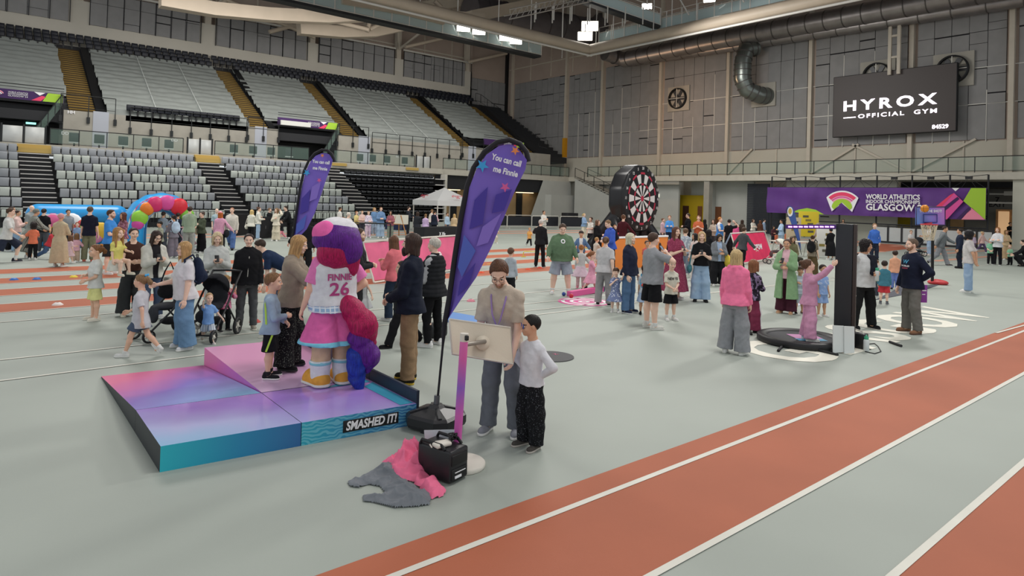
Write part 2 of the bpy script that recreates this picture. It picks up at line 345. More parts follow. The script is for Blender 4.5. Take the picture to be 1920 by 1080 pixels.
for a, b in stairs:
    for k in range(NR*2+2):
        y, z = Y0-.1+k*dy/2, Z0-.35+k*dz/2
        mb.box((a, y, z-.02), (b, y+dy/2-.09, z+.05)); un.box((a, y+dy/2-.12, z-.4), (b, y+dy/2, z+.02+dz/2-.02))
st(mb, 'floor_upper_stair', m_yel); st(un, 'floor_upper_stair_riser', mat('riser_brown', '#4a3a1c', .8))
mb = MB()
for a, b in stairs[:5]:
    mb.add([(b+.02, Y0-.2, Z0-.3), (b+.6, Y0-.2, Z0-.3), (b+.6, Y1, Z1+.35), (b+.02, Y1, Z1+.35)], [(0, 1, 2, 3)])
st(mb, 'trim_stair_edge', m_black)
# navy rows behind the covers
def seat_mesh(name, m, w_=.46, dark=None):
    mb = MB(); mb.rbox((-w_/2, .02, .42), (w_/2, .09, .86), .05); mb.rbox((-w_/2+.02, -.1, .40), (w_/2-.02, .0, .80), .04); mb.box((-.05, -.02, -.2), (.05, .1, .42), 1)
    o = mb.build(name, [m, dark or m_black]); return o
proto = None
ordn = ['first', 'second', 'third', 'fourth', 'fifth', 'sixth', 'seventh', 'eighth', 'ninth', 'tenth', 'eleventh', 'twelfth', 'thirteenth', 'fourteenth', 'fifteenth', 'sixteenth', 'seventeenth', 'eighteenth', 'nineteenth', 'twentieth']
for r in range(3):
    y, z = Y1-.15+r*.72, Z1-.1+r*.45
    for bi, (a, b) in enumerate(((-.5, 18.2), (18.3, 50.6))):
        for j in range(int((b-a)/.62)):
            x = a+.3+j*.62
            if r == 0 and any(s0-.1 < x < s1+.1 for s0, s1 in stairs): continue
            if proto is None: o = proto = seat_mesh('navy_seat', m_nav, .52)
            else: o = proto.copy(); COL.objects.link(o)
            o.location = (x, y, z)
            tag(o, 'navy folded seat in the %s dark row below the back wall' % ('lowest', 'middle', 'topmost')[r], 'seat', 'navy seats in the %s row under the back wall' % ('lowest', 'middle', 'topmost')[r])
for j in range(16):
    o = proto.copy(); COL.objects.link(o); o.location = (9.3+j*.52, Y0-.2, Z0-.1)
    tag(o, 'navy tip-up seat, %s from the left in the short row under the wide sheet' % ordn[j], 'seat', 'short row of navy seats on the upper tier front')
# front wall of the upper tier, vomitories, signs
st(MB().box((5.1, Y0-.3, 5.2), (20.6, Y0, 7.9)).box((26.2, Y0-.3, 5.2), (43.2, Y0, 7.9)).box((49, Y0-.3, 5.2), (53, Y0, 7.9)), 'wall_tier_front', m_conc)
st(MB().box((6.9, Y0-.33, 5.2), (7.9, Y0-.29, 8)).box((18.6, Y0-.33, 5.2), (19.6, Y0-.29, 8)).box((28.2, Y0-.33, 5.2), (29.4, Y0-.29, 8)).box((41, Y0-.33, 5.2), (42, Y0-.29, 8)), 'trim_tier_front', mat('pale_blue_grey', '#a7abb4', .6))
m_pur, m_grn, m_pink, m_rose, m_wht = mat('banner_purple', '#5d3680', .7, vary=.08, vs=1), mat('banner_green', '#a4cb3c', .7), mat('banner_pink', '#e0559f', .7), mat('banner_rose', '#e8446c', .7), mat('print_white', '#efeef0', .6)
m_dpur = mat('sign_purple', '#3f2358', .7)
for i, (a, b) in enumerate(vom):
    st(MB().box((a, Y0+2.4, 5.2), (b, Y0+2.6, 9)).box((a, Y0, 8.2), (b, Y0+2.6, 8.3)), 'wall_vomitory_shade', [m_black, m_conc][0])  # black back and top paint the shade inside the entrance opening
    st(MB().box((a, Y0+.9, 7.1), (b-.5, Y0+1.2, 8.1)), 'trim_vomitory_lintel', m_board)
    o = MB().box((a, Y0-.1, 8.35), (b, Y0, 9.0)).build('fascia_sign', m_dpur, label=['purple and green fascia sign over the leftmost upper entrance', 'purple and green fascia sign over the middle upper entrance', 'purple and green fascia sign over the entrance nearest the corner'][i], cat='sign', group='fascia signs over the upper entrances')
    MB().add([(b-1.25, Y0-.13, 8.37), (b-.05, Y0-.13, 8.37), (b-.05, Y0-.13, 8.98), (b-.95, Y0-.13, 8.98)], [(0, 1, 2, 3)]).add([(b-1.9, Y0-.13, 8.37), (b-1.35, Y0-.13, 8.37), (b-1.05, Y0-.13, 8.7), (b-1.3, Y0-.13, 8.75)], [(0, 1, 2, 3)], 1).add([(b-1.75, Y0-.13, 8.98), (b-1.1, Y0-.13, 8.98), (b-1.42, Y0-.13, 8.75)], [(0, 1, 2)], 2).build('colour_blocks', [m_grn, m_rose, m_wht], o)
    if i != 1:
        lg = MB()
        for q in range(3):
            r0, r1 = .3-.1*q, .37-.1*q; pts = [(math.cos(t)*r, math.sin(t)*r) for r in (r1,) for t in np.linspace(.5, 2.64, 9)]+[(math.cos(t)*r0, math.sin(t)*r0) for t in np.linspace(2.64, .5, 9)]
            lg.add([((b+a)/2-.6+(1.4 if i == 0 else 0)+x, Y0-.13, 8.5+y) for x, y in pts], [tuple(range(18))], q % 2)
        lg.build('crest', [mat('pale_rose', '#f0a0b0', .6), m_wht], o)
    for z, s_ in ((8.8, 'WORLD ATHLETICS'), (8.68, 'INDOOR CHAMPIONSHIPS'), (8.55, 'GLASGOW 24')):
        text('lettering', s_, face_M(((b+a)/2+(1.9 if i == 0 else .45), Y0-.13, z), (1, 0, 0), (0, 0, 1)), .15, m_wht, o, width=1.1)
    if i == 1: MB().box((a+.2, Y0-.3, 8.35), (a+2.9, Y0-.12, 8.75)).build('white_board', mat('sheet_white', '#d9d9d3', .7), o)
    st(MB().tube([(a, Y0-.1, 9.4), (b, Y0-.1, 9.4)], .03, 6).tube([(a, Y0-.1, 9.2), (b, Y0-.1, 9.2)], .02, 6), 'trim_sign_rail', m_rb)
hh_ = text("block_sign", "HH", face_M((5.55, Y0-.36, 7.75), (1, 0, 0), (0, 0, 1)), .32, m_wht, bold=.02); tag(hh_, "white HH block letters beside the leftmost yellow stair", "sign")
for px, s_ in ((122, 'DD'), (327, 'DD'), (745, 'EE')):
    p = at(px, 250 if px < 200 else 263 if px < 400 else 293, Y=54.98); text('glass_lettering', s_, face_M(p, (1, 0, 0), (0, 0, 1)), .3, m_wht, bold=.02, kind='structure')
for px, py in ((58, 230), (522, 252), (907, 281)):
    p = at(px, py, Y=Y0+2.3); MB().box((p[0]-.3, p[1]-.05, p[2]-.12), (p[0]+.3, p[1], p[2]+.12)).build('exit_light', mat('exit_cyan', '#9ff0e0', .5, emit=1.6), label={58: 'glowing exit sign inside the leftmost upper entrance', 522: 'glowing exit sign inside the middle upper entrance', 907: 'glowing exit sign under the purple fascia nearest the corner'}[px], cat='sign', group='exit lights')
# railings
def railing(name, pts, h, label, n=None, gl=True, post=.05, brk=False, group=None, mid=True):
    """glass railing along pts at their height; posts are parts"""
    root = empty(name, pts[0], label, 'railing', group); R = MB(); G = MB(); base = Vector(pts[0])
    L = [Vector(p)-base for p in pts]
    for a, b in zip(L[:-1], L[1:]):
        R.tube([a+Vector((0, 0, h)), b+Vector((0, 0, h))], .03, 6)
        if mid: R.tube([a+Vector((0, 0, .12)), b+Vector((0, 0, .12))], .018, 5)
        if gl: G.quad(a+Vector((0, 0, .12)), b+Vector((0, 0, .12)), b+Vector((0, 0, h-.03)), a+Vector((0, 0, h-.03)))
    R.build('handrail', m_rb, root)
    if gl: G.build('glass_pane', m_gl, root)
    pm = None
    for a, b in zip(L[:-1], L[1:]):
        k = max(1, round((b-a).length/(n or 1.5)))
        for j in range(k+1):
            if j == 0 and a is not L[0]: continue
            p = a.lerp(b, j/k)
            if pm is None:
                m_ = MB().box((-post/2, -post/2, -.02), (post/2, post/2, h))
                if brk: m_.box((-.1, -.08, -.95), (.1, .06, -.5)).box((-post/2, -post/2, -.6), (post/2, post/2, 0))
                o = pm = m_.build('post', m_rb, root)
            else: o = pm.copy(); COL.objects.link(o); o.parent = root
            o.location = p
    return root
railing('balustrade', [(54.5, 0, 5.25), (54.5, 52.2, 5.25)], 1.12, 'long glass balustrade on the concourse along the far right wall', 1.65)
railing('balustrade', [(36.6, 55.05, 5.25), (51.4, 55.05, 5.25), (54.3, 55.05, 5.25)], 1.12, 'black railing on the concourse below the hall corner', 1.5)
YG = 54.95
for a, b, l in ((-1.5, 1.35, 'short glass balustrade left of the leftmost silver gate'), (4.2, 12.6, 'glass balustrade above the pale seats between the two silver gates'), (14.9, 22.6, 'glass balustrade right of the second silver gate'), (24.9, 33.2, 'glass balustrade above the black folded seats'), (36.55, 36.58, '')):
    if l: railing('balustrade', [(a, YG, 5.2), (b, YG, 5.2)], 1.15, l, 1.6)
for a, b, z, l in ((4.9, 8.3, 8, 'black railing at the foot of the leftmost yellow stair'), (9.3, 17.9, 7.5, 'black railing along the short row of navy seats'), (18, 20.6, 7.7, 'black railing at the foot of the second yellow stair'), (26.0, 29.2, 7.8, 'black railing at the foot of the third yellow stair'), (29.6, 40, 7.4, 'black railing under the wide grey sheet right of the third stair'), (40.2, 43, 7.7, 'black railing at the foot of the fourth yellow stair')):
    railing('tier_railing', [(a, Y0-.35, z), (b, Y0-.35, z)], 1.05, l, 1.4, gl=False, brk=True)
railing('stair_railing', [(51, 69.5, 15.2), (51.4, 68.9, 15.0), (51.6, 57.5, 8.7), (52.2, 56.6, 8.4)], 1.1, 'black sloping railing down the stair nearest the hall corner', 1.7, gl=False)
for a, b, l in ((5.0, 5.15, 'black stepped railing beside the leftmost upper entrance'), (26.3, 26.4, 'black stepped railing beside the middle upper entrance')):
    railing('stair_railing', [(a, Y0-.2, 8.0), (a-1.6, Y0-.4, 5.3)], 1.0, l, .8, gl=True)
# gates with yellow steps, folded seats behind the glass
m_silver = mat('gate_silver', '#c9cbc8', .3, metal=.3, vary=.06, vs=2)
for i, (a, b) in enumerate(((1.55, 3.95), (12.9, 14.7), (33.4, 35.0))):
    g = empty('concourse_gate', (a, YG, 5.2), ['double silver gate above the left stair of the lower stand', 'double silver gate above the second stair of the lower stand', 'pale gate above the black folded seats near the hall corner'][i], 'gate', 'gates along the concourse')
    for j in (0, 1): MB().rbox((j*(b-a)/2+.06, -.03, .05), ((j+1)*(b-a)/2-.06, .03, 1.15), .02).build('leaf', m_silver, g)
    for j in (0, .5, 1): MB().box((j*(b-a)-.05, -.05, 0), (j*(b-a)+.05, .05, 1.28)).build('post', m_rb, g)
bay = None
for i, px in enumerate((139, 186, 231, 275, 317, 439, 475, 509, 543, 676, 700, 727, 760, 680)):
    if px in (680,): continue
    p = at(px, 268, Y=55.5); x = p[0]
    if bay is None:
        bay = empty('bay_seat', (x, 55.5, 5.3), '', 'seat'); MB().rbox((-.32, -.05, .35), (.32, .05, 1.0), .05).build('backrest', m_nav, bay); MB().rbox((-.33, -.1, .26), (.33, .1, .34), .02).build('base_tray', mat('tray_pale', '#cfd6d4', .5), bay); MB().box((-.05, -.04, 0), (.05, .04, .3)).build('pedestal', m_dark, bay); o = bay
    else: o = copy_tree(bay)
    o.location = (x, 55.5, 5.2)
    tag(o, 'single navy seat behind the concourse glass, %s from the left' % ordn[i], 'seat', 'single navy seats behind the concourse glass')
# lower retractable stand
RY, RZ, DYR, DZR = 45.6, 1.08, 1.2, .567      # front edge and seat-top height of the lowest row
def row(k): return RY+DYR*k, RZ+DZR*k
m_sw, m_sg, m_step = mat('seat_white', '#c3cac2', .5), mat('seat_grey', '#9da1a6', .5), mat('step_black', '#17181b', .6)
st3 = [(2.45, 4.15), (13.5, 15.1), (23.6, 25.2)]
mb = MB(); nose = MB(); mt = MB()
for k in range(8):
    y, z = row(k); mb.box((-3, y+.12, 0), (25.2, y+DYR+.12, z-.84+.02)); mb.box((25.2, 54.45, 0), (36.3, 55, z-.82)).box((25.2, 54.1, z-.95), (36.3, 54.5, z-.85))
for a, b in st3:
    for k in range(16):
        y, z = RY+.15+k*.6, RZ-.84+k*DZR/2
        mb.box((a, y-.5, 0), (b, y+.12, z)); nose.box((a, y-.52, z-.01), (b, y-.42, z+.05))
for k in range(8): y, z = row(k); nose.box((35.1, 54.0, z-.9), (36.3, 54.1, z-.82))
st(mb, 'floor_lower_tier', m_step); st(nose, 'floor_stair_nosing', mat('nosing_white', '#d9d6d2', .5))
st(MB().box((36.3, 54.2, 0), (36.6, 55, 4.7)), 'wall_stand_end', mat('end_white', '#c9c5ba', .6))
mb = MB()
for a, b in st3[:2]:
    for k in range(4): mb.box((a-.1, 54.75-k*.14, 4.85-k*.09), (b+.1, 54.95-k*.14, 5.15-k*.09))
for a in (24.7, 32.2): mb.box((a, 54.78, 4.95), (a+1.4, 54.84, 5.2))
st(mb, 'floor_gate_steps', mat('gate_yellow', '#bfa25a', .6))
def lower_seat(name, m):
    r = empty(name, (0, 0, 0), '', 'seat'); b = MB().rbox((-.24, .05, -.5), (.24, .11, .03), .06); b.build('backrest', m, r)
    MB().rbox((-.23, -.06, -.5), (.23, .03, -.02), .05).build('tip_up_seat', m, r)
    MB().box((.235, -.05, -.40), (.29, .1, -.12)).box((-.05, .02, -.8), (.05, .1, -.4)).build('armrest', m_step, r); return r
pw, pg = lower_seat('tip_up_seat_chair', m_sw), lower_seat('tip_up_seat_chair', m_sg); fw_, fg_ = True, True
blocks = [(-.42, 2.4, 'left of the left stair', -1), (4.25, 13.4, 'between the two left stairs', 1), (15.2, 23.5, 'right of the second stair', 1)]
rown = ['front', 'second', 'third', 'fourth', 'fifth', 'sixth', 'seventh', 'back']
for k in range(8):
    y, z = row(k)
    for bi, (a, b, where, sgn) in enumerate(blocks):
        n = int((b-a)/.52); x0 = a+.26 if sgn > 0 else b-.26
        for j in range(n):
            x = x0+sgn*j*.52+(.0 if j < 8 else .06*sgn); gi = (j//4+k+bi+(k > 3)) % 2
            white = (gi == 0 and k < 7) or (k == 0)
            if white: o = pw if fw_ else copy_tree(pw); fw_ = False
            else: o = pg if fg_ else copy_tree(pg); fg_ = False
            o.location = (x, y, z)
            tag(o, '%s tip-up seat, %s from the stair, %s row, block %s' % ('white' if white else 'grey', ordn[j], rown[k], where), 'seat', 'pale tip-up seats of the lower stand')
bs = None
for k in range(8):
    y, z = row(k)
    for j in range(17):
        if bs is None:
            o = bs = MB().rbox((-.24, -.12, -.62), (.24, .25, -.4), .07).rbox((-.24, .05, -.42), (.24, .12, -.3), .03).box((-.2, -.14, -.45), (.2, -.1, -.42), 1).build('folded_black_seat', [mat('seat_black', '#1a1b1f', .25), mat('seat_edge_shine', '#7d7f84', .3)])  # grey strip paints the shine along each black seat's edge
        else: o = bs.copy(); COL.objects.link(o)
        o.location = (25.9+j*.55, 54.25, z-.18)
        tag(o, 'black folded seat, %s from the stair, %s row of the black block' % (ordn[j], rown[k]), 'seat', 'black folded seats right of the third stair')
def hall_rail(a, b, label):
    r = empty('front_barrier', a, label, 'railing', 'railings along the foot of the lower stand'); d = Vector(b)-Vector(a); m_ = MB().tube([(0, 0, 1.05), d+Vector((0, 0, 1.05))], .02, 5)
    for k in range(int(d.length/.22)): p = d*(k*.22/d.length); m_.box((p.x-.012, p.y-.012, 0), (p.x+.012, p.y+.012, 1.05))
    m_.build('bars', m_rb, r)
hall_rail((-3, 45.1, 0), (2.4, 45.1, 0), 'black barred railing below the pale seats left of the left stair'); hall_rail((4.2, 45.1, 0), (13.4, 45.1, 0), 'black barred railing below the middle block of pale seats'); hall_rail((15.2, 45.1, 0), (23.5, 45.1, 0), 'black barred railing below the block right of the second stair')
# ---------------------------------------------------------------- under the concourse between stand and right wall, with the stair
st(MB().box((36.6, 56.5, 0), (54.3, 56.7, 4.7)), 'wall_under_concourse', mat('curtain_lit', '#a58a64', .8, vary=.1, vs=.8))
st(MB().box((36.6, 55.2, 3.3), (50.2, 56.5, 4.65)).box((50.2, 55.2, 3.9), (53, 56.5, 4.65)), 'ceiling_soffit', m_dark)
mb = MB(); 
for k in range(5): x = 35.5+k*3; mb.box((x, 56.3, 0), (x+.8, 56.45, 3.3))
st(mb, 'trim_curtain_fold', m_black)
o = MB()
for x in (37, 40.5, 44, 47.2): o.box((x, 55.9, 3.2), (x+2.4, 56.2, 3.27))
st(o, 'trim_strip_light', mat('strip_warm', '#ffe2b0', .5, emit=2.5))
st(MB().box((50.6, 54.0, 0), (54.3, 55.3, 3.1)).add([(48.2, 55.0, 0), (55, 55.0, 0), (54.6, 55.0, 4.7), (50.2, 55.0, 4.7)], [(0, 1, 2, 3)]), 'wall_under_stair', m_gw)
mb = MB()
for k in range(16): mb.box((53.6-.02*k, 52.9-k*.5, 5.05-k*.17), (55.6, 53.4-k*.5, 5.2-k*.17))
st(mb, 'floor_concourse_stair', m_conc)
st(MB().add([(53.6, 53.3, 5), (53.4, 45, 2.2), (53.4, 45, 0), (53.6, 53.3, 0)], [(0, 1, 2, 3)]), 'wall_stair_side', m_gw)
railing('stair_railing', [(53.5, 53.2, 5.2), (53.3, 45.6, 2.6), (53.3, 43.5, 2.6)], 1.05, 'black sloping stair railing behind the giant dartboard, nearer side', 1.6, gl=False)
railing('stair_railing', [(55.6, 53.2, 5.2), (55.6, 45.6, 2.6)], 1.05, 'black sloping stair railing behind the giant dartboard, wall side', 1.8, gl=False)
# ---------------------------------------------------------------- roof, ducts, fans
m_beam = mat('beam_cream', '#b5a795', .5, vary=.05, vs=.8); m_mesh = glass('catwalk_panel', '#b9cdcf', .75); m_duct = mat('duct_silver', '#8f8a88', .38, metal=.75, vary=.12, vs=1.2, bump=.4, bs=9)
m_wire = mat('steel_white', '#cfccc6', .4)
st(MB().box((-14, -14, 30), (62, 75, 30.4)), 'ceiling', mat('roof_deck', '#6d625c', .85, vary=.1, vs=.4))
mb = MB()
for x in np.arange(-4, 58, 6.): mb.box((x, 20, 28.6), (x+.35, 71, 30))
for y in np.arange(22, 71, 7.): mb.box((-8, y, 27.8), (57, y+.3, 28.7))
st(mb, 'ceiling_purlin', mat('purlin_brown', '#665a55', .8))
ZB, YB, XB = 16.6, 43.6, 45.3
def thing_mesh(mb, name, m, label, cat, group=None): return mb.build(name, m, label=label, cat=cat, group=group)
st(MB().tube([(-12, YB, ZB+.35), (XB+.4, YB, ZB+.35)], .5, 10).tube([(XB, YB+.3, ZB+.35), (XB, -6, ZB+.35)], .5, 10), 'ceiling_ring_beam', m_beam)
st(MB().tube([(-12, YB-.3, ZB-.28), (XB, YB-.3, ZB-.28)], .09, 6).tube([(XB-.3, YB, ZB-.28), (XB-.3, -6, ZB-.28)], .1, 6), 'ceiling_ring_pipe', m_wire)
def catwalk(name, a, b, label, h=1.5):
    r = empty(name, a, label, 'walkway', 'catwalks round the roof'); d = Vector(b)-Vector(a); n = max(2, int(d.length/1.6)); side = Vector((-d.y, d.x, 0)).normalized()
    R = MB(); G = MB(); D = MB(); D.bar((0, 0, -.1), d+Vector((0, 0, -.1)), 1.0, .2); D.build('deck', m_dark, r)
    for sgn in (-.5, .5):
        o = side*sgn; G.quad(o+Vector((0, 0, .1)), o+d+Vector((0, 0, .1)), o+d+Vector((0, 0, h*.62)), o+Vector((0, 0, h*.62)))
        for z in (.05, h*.66, h): R.tube([o+Vector((0, 0, z)), o+d+Vector((0, 0, z))], .035, 5)
        for k in range(n+1): p = o+d*k/n; R.box((p.x-.04, p.y-.04, 0), (p.x+.04, p.y+.04, h))
    R.build('guard_rail', m_wire, r); G.build('infill_panel', m_mesh, r); return r
pa, pb = at(600, 14, Y=47.5), at(1008, 105, Y=47.5)
catwalk('catwalk', (-10, 47.5, pb[2]), (pb[0], 47.5, pb[2]), 'white railed catwalk hanging under the roof beam over the left stand')
pc = at(1250, 56, X=47.5); catwalk('catwalk', (47.5, 44, pc[2]), (47.5, -6, pc[2]), 'white railed catwalk above the roof beam along the right wall')
pd = at(1235, 50, X=47); catwalk('catwalk', tuple(pd), tuple(pd+np.array([-9, 6.5, 3.2])), 'grey cross catwalk rising from the roof corner')
mb = MB()
for px in (1055, 1118, 1150, 1225, 1259, 1387, 1480, 1305): p = at(px, 60, X=46.2); mb.tube([(46.2, p[1], 17), (46.2, p[1], 27)], .05, 5)
for px in (787, 858, 935, 996, 1055): p = at(px, 30, Y=43.6); mb.tube([(p[0], 43.6, 17.2), (p[0], 43.6, 26)], .04, 5)
for px in (1245, 1340, 1362): p = at(px, 20, X=46); mb.bar((46, p[1], 22.5), (46, p[1]-2.6, 18.3), .1)
st(mb, 'ceiling_hanger', m_wire)
def beam(pts, Yp, r, name='ceiling_arch_beam'):
    q = [at(px, py, Y=Yp) for px, py in pts]; return MB().tube(q, r, 4)
mb = MB()
for pts, Yp, r in (([(300, 0), (400, 18), (505, 28), (612, 33), (720, 27), (860, 3), (960, -20)], 56, .75), ([(560, 54), (640, 61), (700, 60), (790, 41), (900, 18), (1060, -14)], 60, .75), ([(735, 8), (850, 30), (905, 34)], 50, .55), ([(880, 32), (1000, 8), (1080, -12)], 52, .8), ([(640, 0), (760, 22), (830, 40)], 47, .45)): mb.v, mb.f, mb.m, mb.s = (lambda t: (mb.v+t.v, mb.f+[tuple(i+len(mb.v) for i in f) for f in t.f], mb.m+t.m, mb.s+t.s))(beam(pts, Yp, r))
st(mb, 'ceiling_arch_beam', m_beam)
mb = MB()
for a, b, Yp in (((385, 26), (425, 0), 66), ((425, 0), (590, 70), 66), ((505, 60), (580, 40), 66), ((560, 14), (566, 27), 57), ((568, 27), (600, 14), 57), ((620, 38), (690, 55), 57), ((688, 60), (693, 40), 58), ((693, 55), (712, 45), 58), ((525, 38), (580, 62), 66), ((585, 62), (640, 45), 66), ((760, 88), (830, 72), 68), ((880, 116), (950, 100), 68), ((815, 2), (827, 14), 50)):
    mb.tube([at(*a, Y=Yp), at(*b, Y=Yp)], .22, 6)
st(mb, 'ceiling_strut', m_beam)
# lattice truss
tr = MB(); a, b = at(955, 36, Y=36), at(1110, 2, Y=36); A, B = Vector(a), Vector(b)
for k in range(15):
    p, q = A.lerp(B, k/15), A.lerp(B, (k+1)/15)
    for o in ((0, 0, 0), (0, 0, .7), (0, .6, .35)): tr.tube([p+Vector(o), q+Vector(o)], .05, 5)
    tr.tube([p, q+Vector((0, 0, .7))], .03, 4).tube([p+Vector((0, 0, .7)), q+Vector((0, .6, .35))], .03, 4)
thing_mesh(tr, 'lighting_truss', mat('alloy', '#b9b4ae', .35, metal=.6), 'silver lattice lighting truss hanging under the roof above the hall corner', 'truss')
def duct(name, pts, r, label, rib=1.5, m=None):
    root = empty(name, pts[0], label, 'duct'); o = Vector(pts[0]); L = [Vector(p)-o for p in pts]; MB().tube(L, r, 20).build('pipe', m or m_duct, root); mb_ = mat('duct_band', '#5a5654', .5, metal=.5)
    for a, b in zip(L[:-1], L[1:]):
        d = b-a; k = int(d.length/rib)
        for j in range(k): p = a+d*(j+.5)/k; MB().tube([p-d.normalized()*.04, p+d.normalized()*.04], r*1.035, 20).build('seam_band', mb_, root)
    return root
d1 = [at(1170, 112, X=55.6), at(1330, 78, X=55.6), at(1640, 22, X=55.6), at(1960, -38, X=55.6)]
duct('ventilation_duct', [at(1135, 99, X=53.0)]+[p for p in d1], .85, 'large upper silver duct running along the top of the right wall')
d2 = [at(1180, 116, X=56.4), at(1330, 93, X=56.4), at(1640, 44, X=56.4), at(1960, -8, X=56.4)]
duct('ventilation_duct', d2, .55, 'smaller lower silver duct under the large one on the right wall', 1.9)
duct('ventilation_duct', [at(880, 22, Y=54), at(1000, 45, Y=54), at(1110, 62, Y=54), at(1150, 40, Y=54)], 1.7, 'fat dark duct under the roof behind the lattice truss', 2.2, mat('duct_dull', '#6f6a6c', .45, metal=.6, vary=.1, vs=1))
e0 = at(1402, 100, X=56); e1 = at(1400, 168, X=56); e2 = at(1432, 182, X=57.3)
duct('elbow_duct', [(56.4, e0[1]-.6, e0[2]+.5), (55.5, e0[1]-.1, e0[2]+.2), (55.2, e0[1], e0[2]-.9), (55.2, e1[1], e1[2]+.9), (55.5, e1[1]-.3, e1[2]-.1), (56.4, e1[1]-1, e1[2]-.55), (57.4, e1[1]-1.4, e1[2]-.6)], .78, 'bent silver duct dropping from the wall duct into the grey panels', .5, mat('duct_green_grey', '#7c817c', .3, metal=.8))
p = at(1432, 178, X=57.3); st(MB().box((57.2, p[1]-1.2, p[2]-1.1), (57.4, p[1]+1.2, p[2]+1.1)), 'wall_right_port', m_conc)
for px, py, lab in ((1272, 185, 'round black wall fan above the giant dartboard'), (1645, 143, 'round black wall fan behind the left top of the big screen'), (1787, 131, 'round black wall fan behind the right top corner of the big screen')):
    p = at(px, py, X=57.25); r = empty('wall_fan', p, lab, 'fan', 'round fans on the right wall'); R = Matrix.Rotation(math.pi/2, 4, 'Y'); s = .98
    MB().box((-.02, -1.35, -1.3), (.15, 1.35, 1.3)).build('backing_plate', m_conc, r)
    MB().lathe([(s, -.35), (s*1.1, -.35), (s*1.1, .2), (s, .2), (s, -.35)], 28, M=R).build('shroud', m_black, r)
    f = MB(); 
    for k in range(6):
        a = k*math.pi/3; f.bar((-.1, math.cos(a)*.2, math.sin(a)*.2), (-.1, math.cos(a)*.92, math.sin(a)*.92), .05, .34)
    f.lathe([(0, -.3), (.24, -.28), (.24, .0), (0, .05)], 14, M=R); f.build('blades', mat('fan_blade', '#3a3b3d', .4), r)
    g = MB().bar((-.32, -1, 0), (-.32, 1, 0), .05).bar((-.32, 0, -1), (-.32, 0, 1), .05); g.build('cross_bar', m_steel, r)
def flood(px, py, Xp=None, Yp=None, s=.5, lab=''):
    p = at(px, py, X=Xp, Y=Yp); r = empty('floodlight', p, lab, 'lamp', 'floodlights on the catwalks'); q = Vector((12, 12, 0))-Vector(p); M = q.to_track_quat('-Z', 'Y').to_matrix().to_4x4()
    MB().rbox((-s, -s*.6, .02), (s, s*.6, .3), .06, M=M).build('housing', m_steel, r)
    MB().rbox((-s*.9, -s*.52, -.03), (s*.9, s*.52, .02), .02, M=M).build('lens', mat('flood_glow', '#fffaf0', .5, emit=9), r)
    MB().tube([(0, 0, .2), (0, 0, 1.2)], .05, 6).build('bracket', m_wire, r)
for i, (px, py) in enumerate(((869, 52), (898, 58), (948, 70), (967, 76))): flood(px, py, Yp=46.5, s=.62, lab='bright floodlight on the left catwalk, %s from the left' % ordn[i])
flood(1106, 49, Yp=44, s=.85, lab='dazzling floodlight over the hall corner, upper of the stacked pair'); flood(1097, 68, Yp=44, s=.75, lab='dazzling floodlight over the hall corner, lower of the stacked pair'); flood(1213, 12, Yp=40, s=.5, lab='single floodlight beside the grey cross catwalk'); flood(1330, -2, Xp=46, s=.5, lab='black spotlight high over the right wall')
# ---------------------------------------------------------------- big screen
p0, p1 = at(1563, 145, X=56.5), at(1793, 245, X=56.5); ya, yb, zt, zb = p0[1], p1[1], p0[2], p1[2]-.02
scr = empty('video_screen', (56.5, (ya+yb)/2, zb), 'large dark video screen hanging on the grey panel wall', 'screen')
MB().rbox((56.5, yb, zb), (56.85, ya, zt), .04).build('cabinet', m_black, scr, W=True)
MB().quad((56.49, ya-.05, zb+.05), (56.49, yb+.05, zb+.05), (56.49, yb+.05, zt-.05), (56.49, ya-.05, zt-.05)).build('display', mat('screen_dark', '#2b2523', .5, emit=.55, vary=.1, vs=.2), scr, W=True)
m_led = mat('screen_text', '#fff2ff', .5, emit=2.2); W_ = ya-yb
sM = lambda fx, fy: face_M((56.46, ya-fx*W_, zt-fy*(zt-zb)), (0, -1, 0), (0, 0, 1))
text('lettering', 'HYROX', sM(.47, .51), 1.15, m_led, scr, bold=.03, width=W_*.76, sp=1.45)
text('lettering', 'OFFICIAL  GYM', sM(.545, .685), .46, m_led, scr, bold=.02, width=W_*.63, sp=1.3)
MB().box((56.45, ya-.1*W_-.98, zt-.69*(zt-zb)-.04), (56.48, ya-.1*W_, zt-.69*(zt-zb)+.04)).build('underline', m_led, scr, W=True)
text('lettering', '84529', sM(.885, .925), .42, m_led, scr, bold=.03, width=W_*.12)
h = MB()
for px in (1669, 1686): y = float(at(px, 80, X=56.3)[1]); h.box((56.2, y-.12, zt-.4), (56.4, y+.12, 20))
ya_, yb_ = (float(at(q, 80, X=56.3)[1]) for q in (1669, 1686))
for z in (zt+.9, zt+2.6): h.box((56.24, yb_, z), (56.36, ya_, z+.16))
h.build('hanger_frame', m_col, scr, W=True)
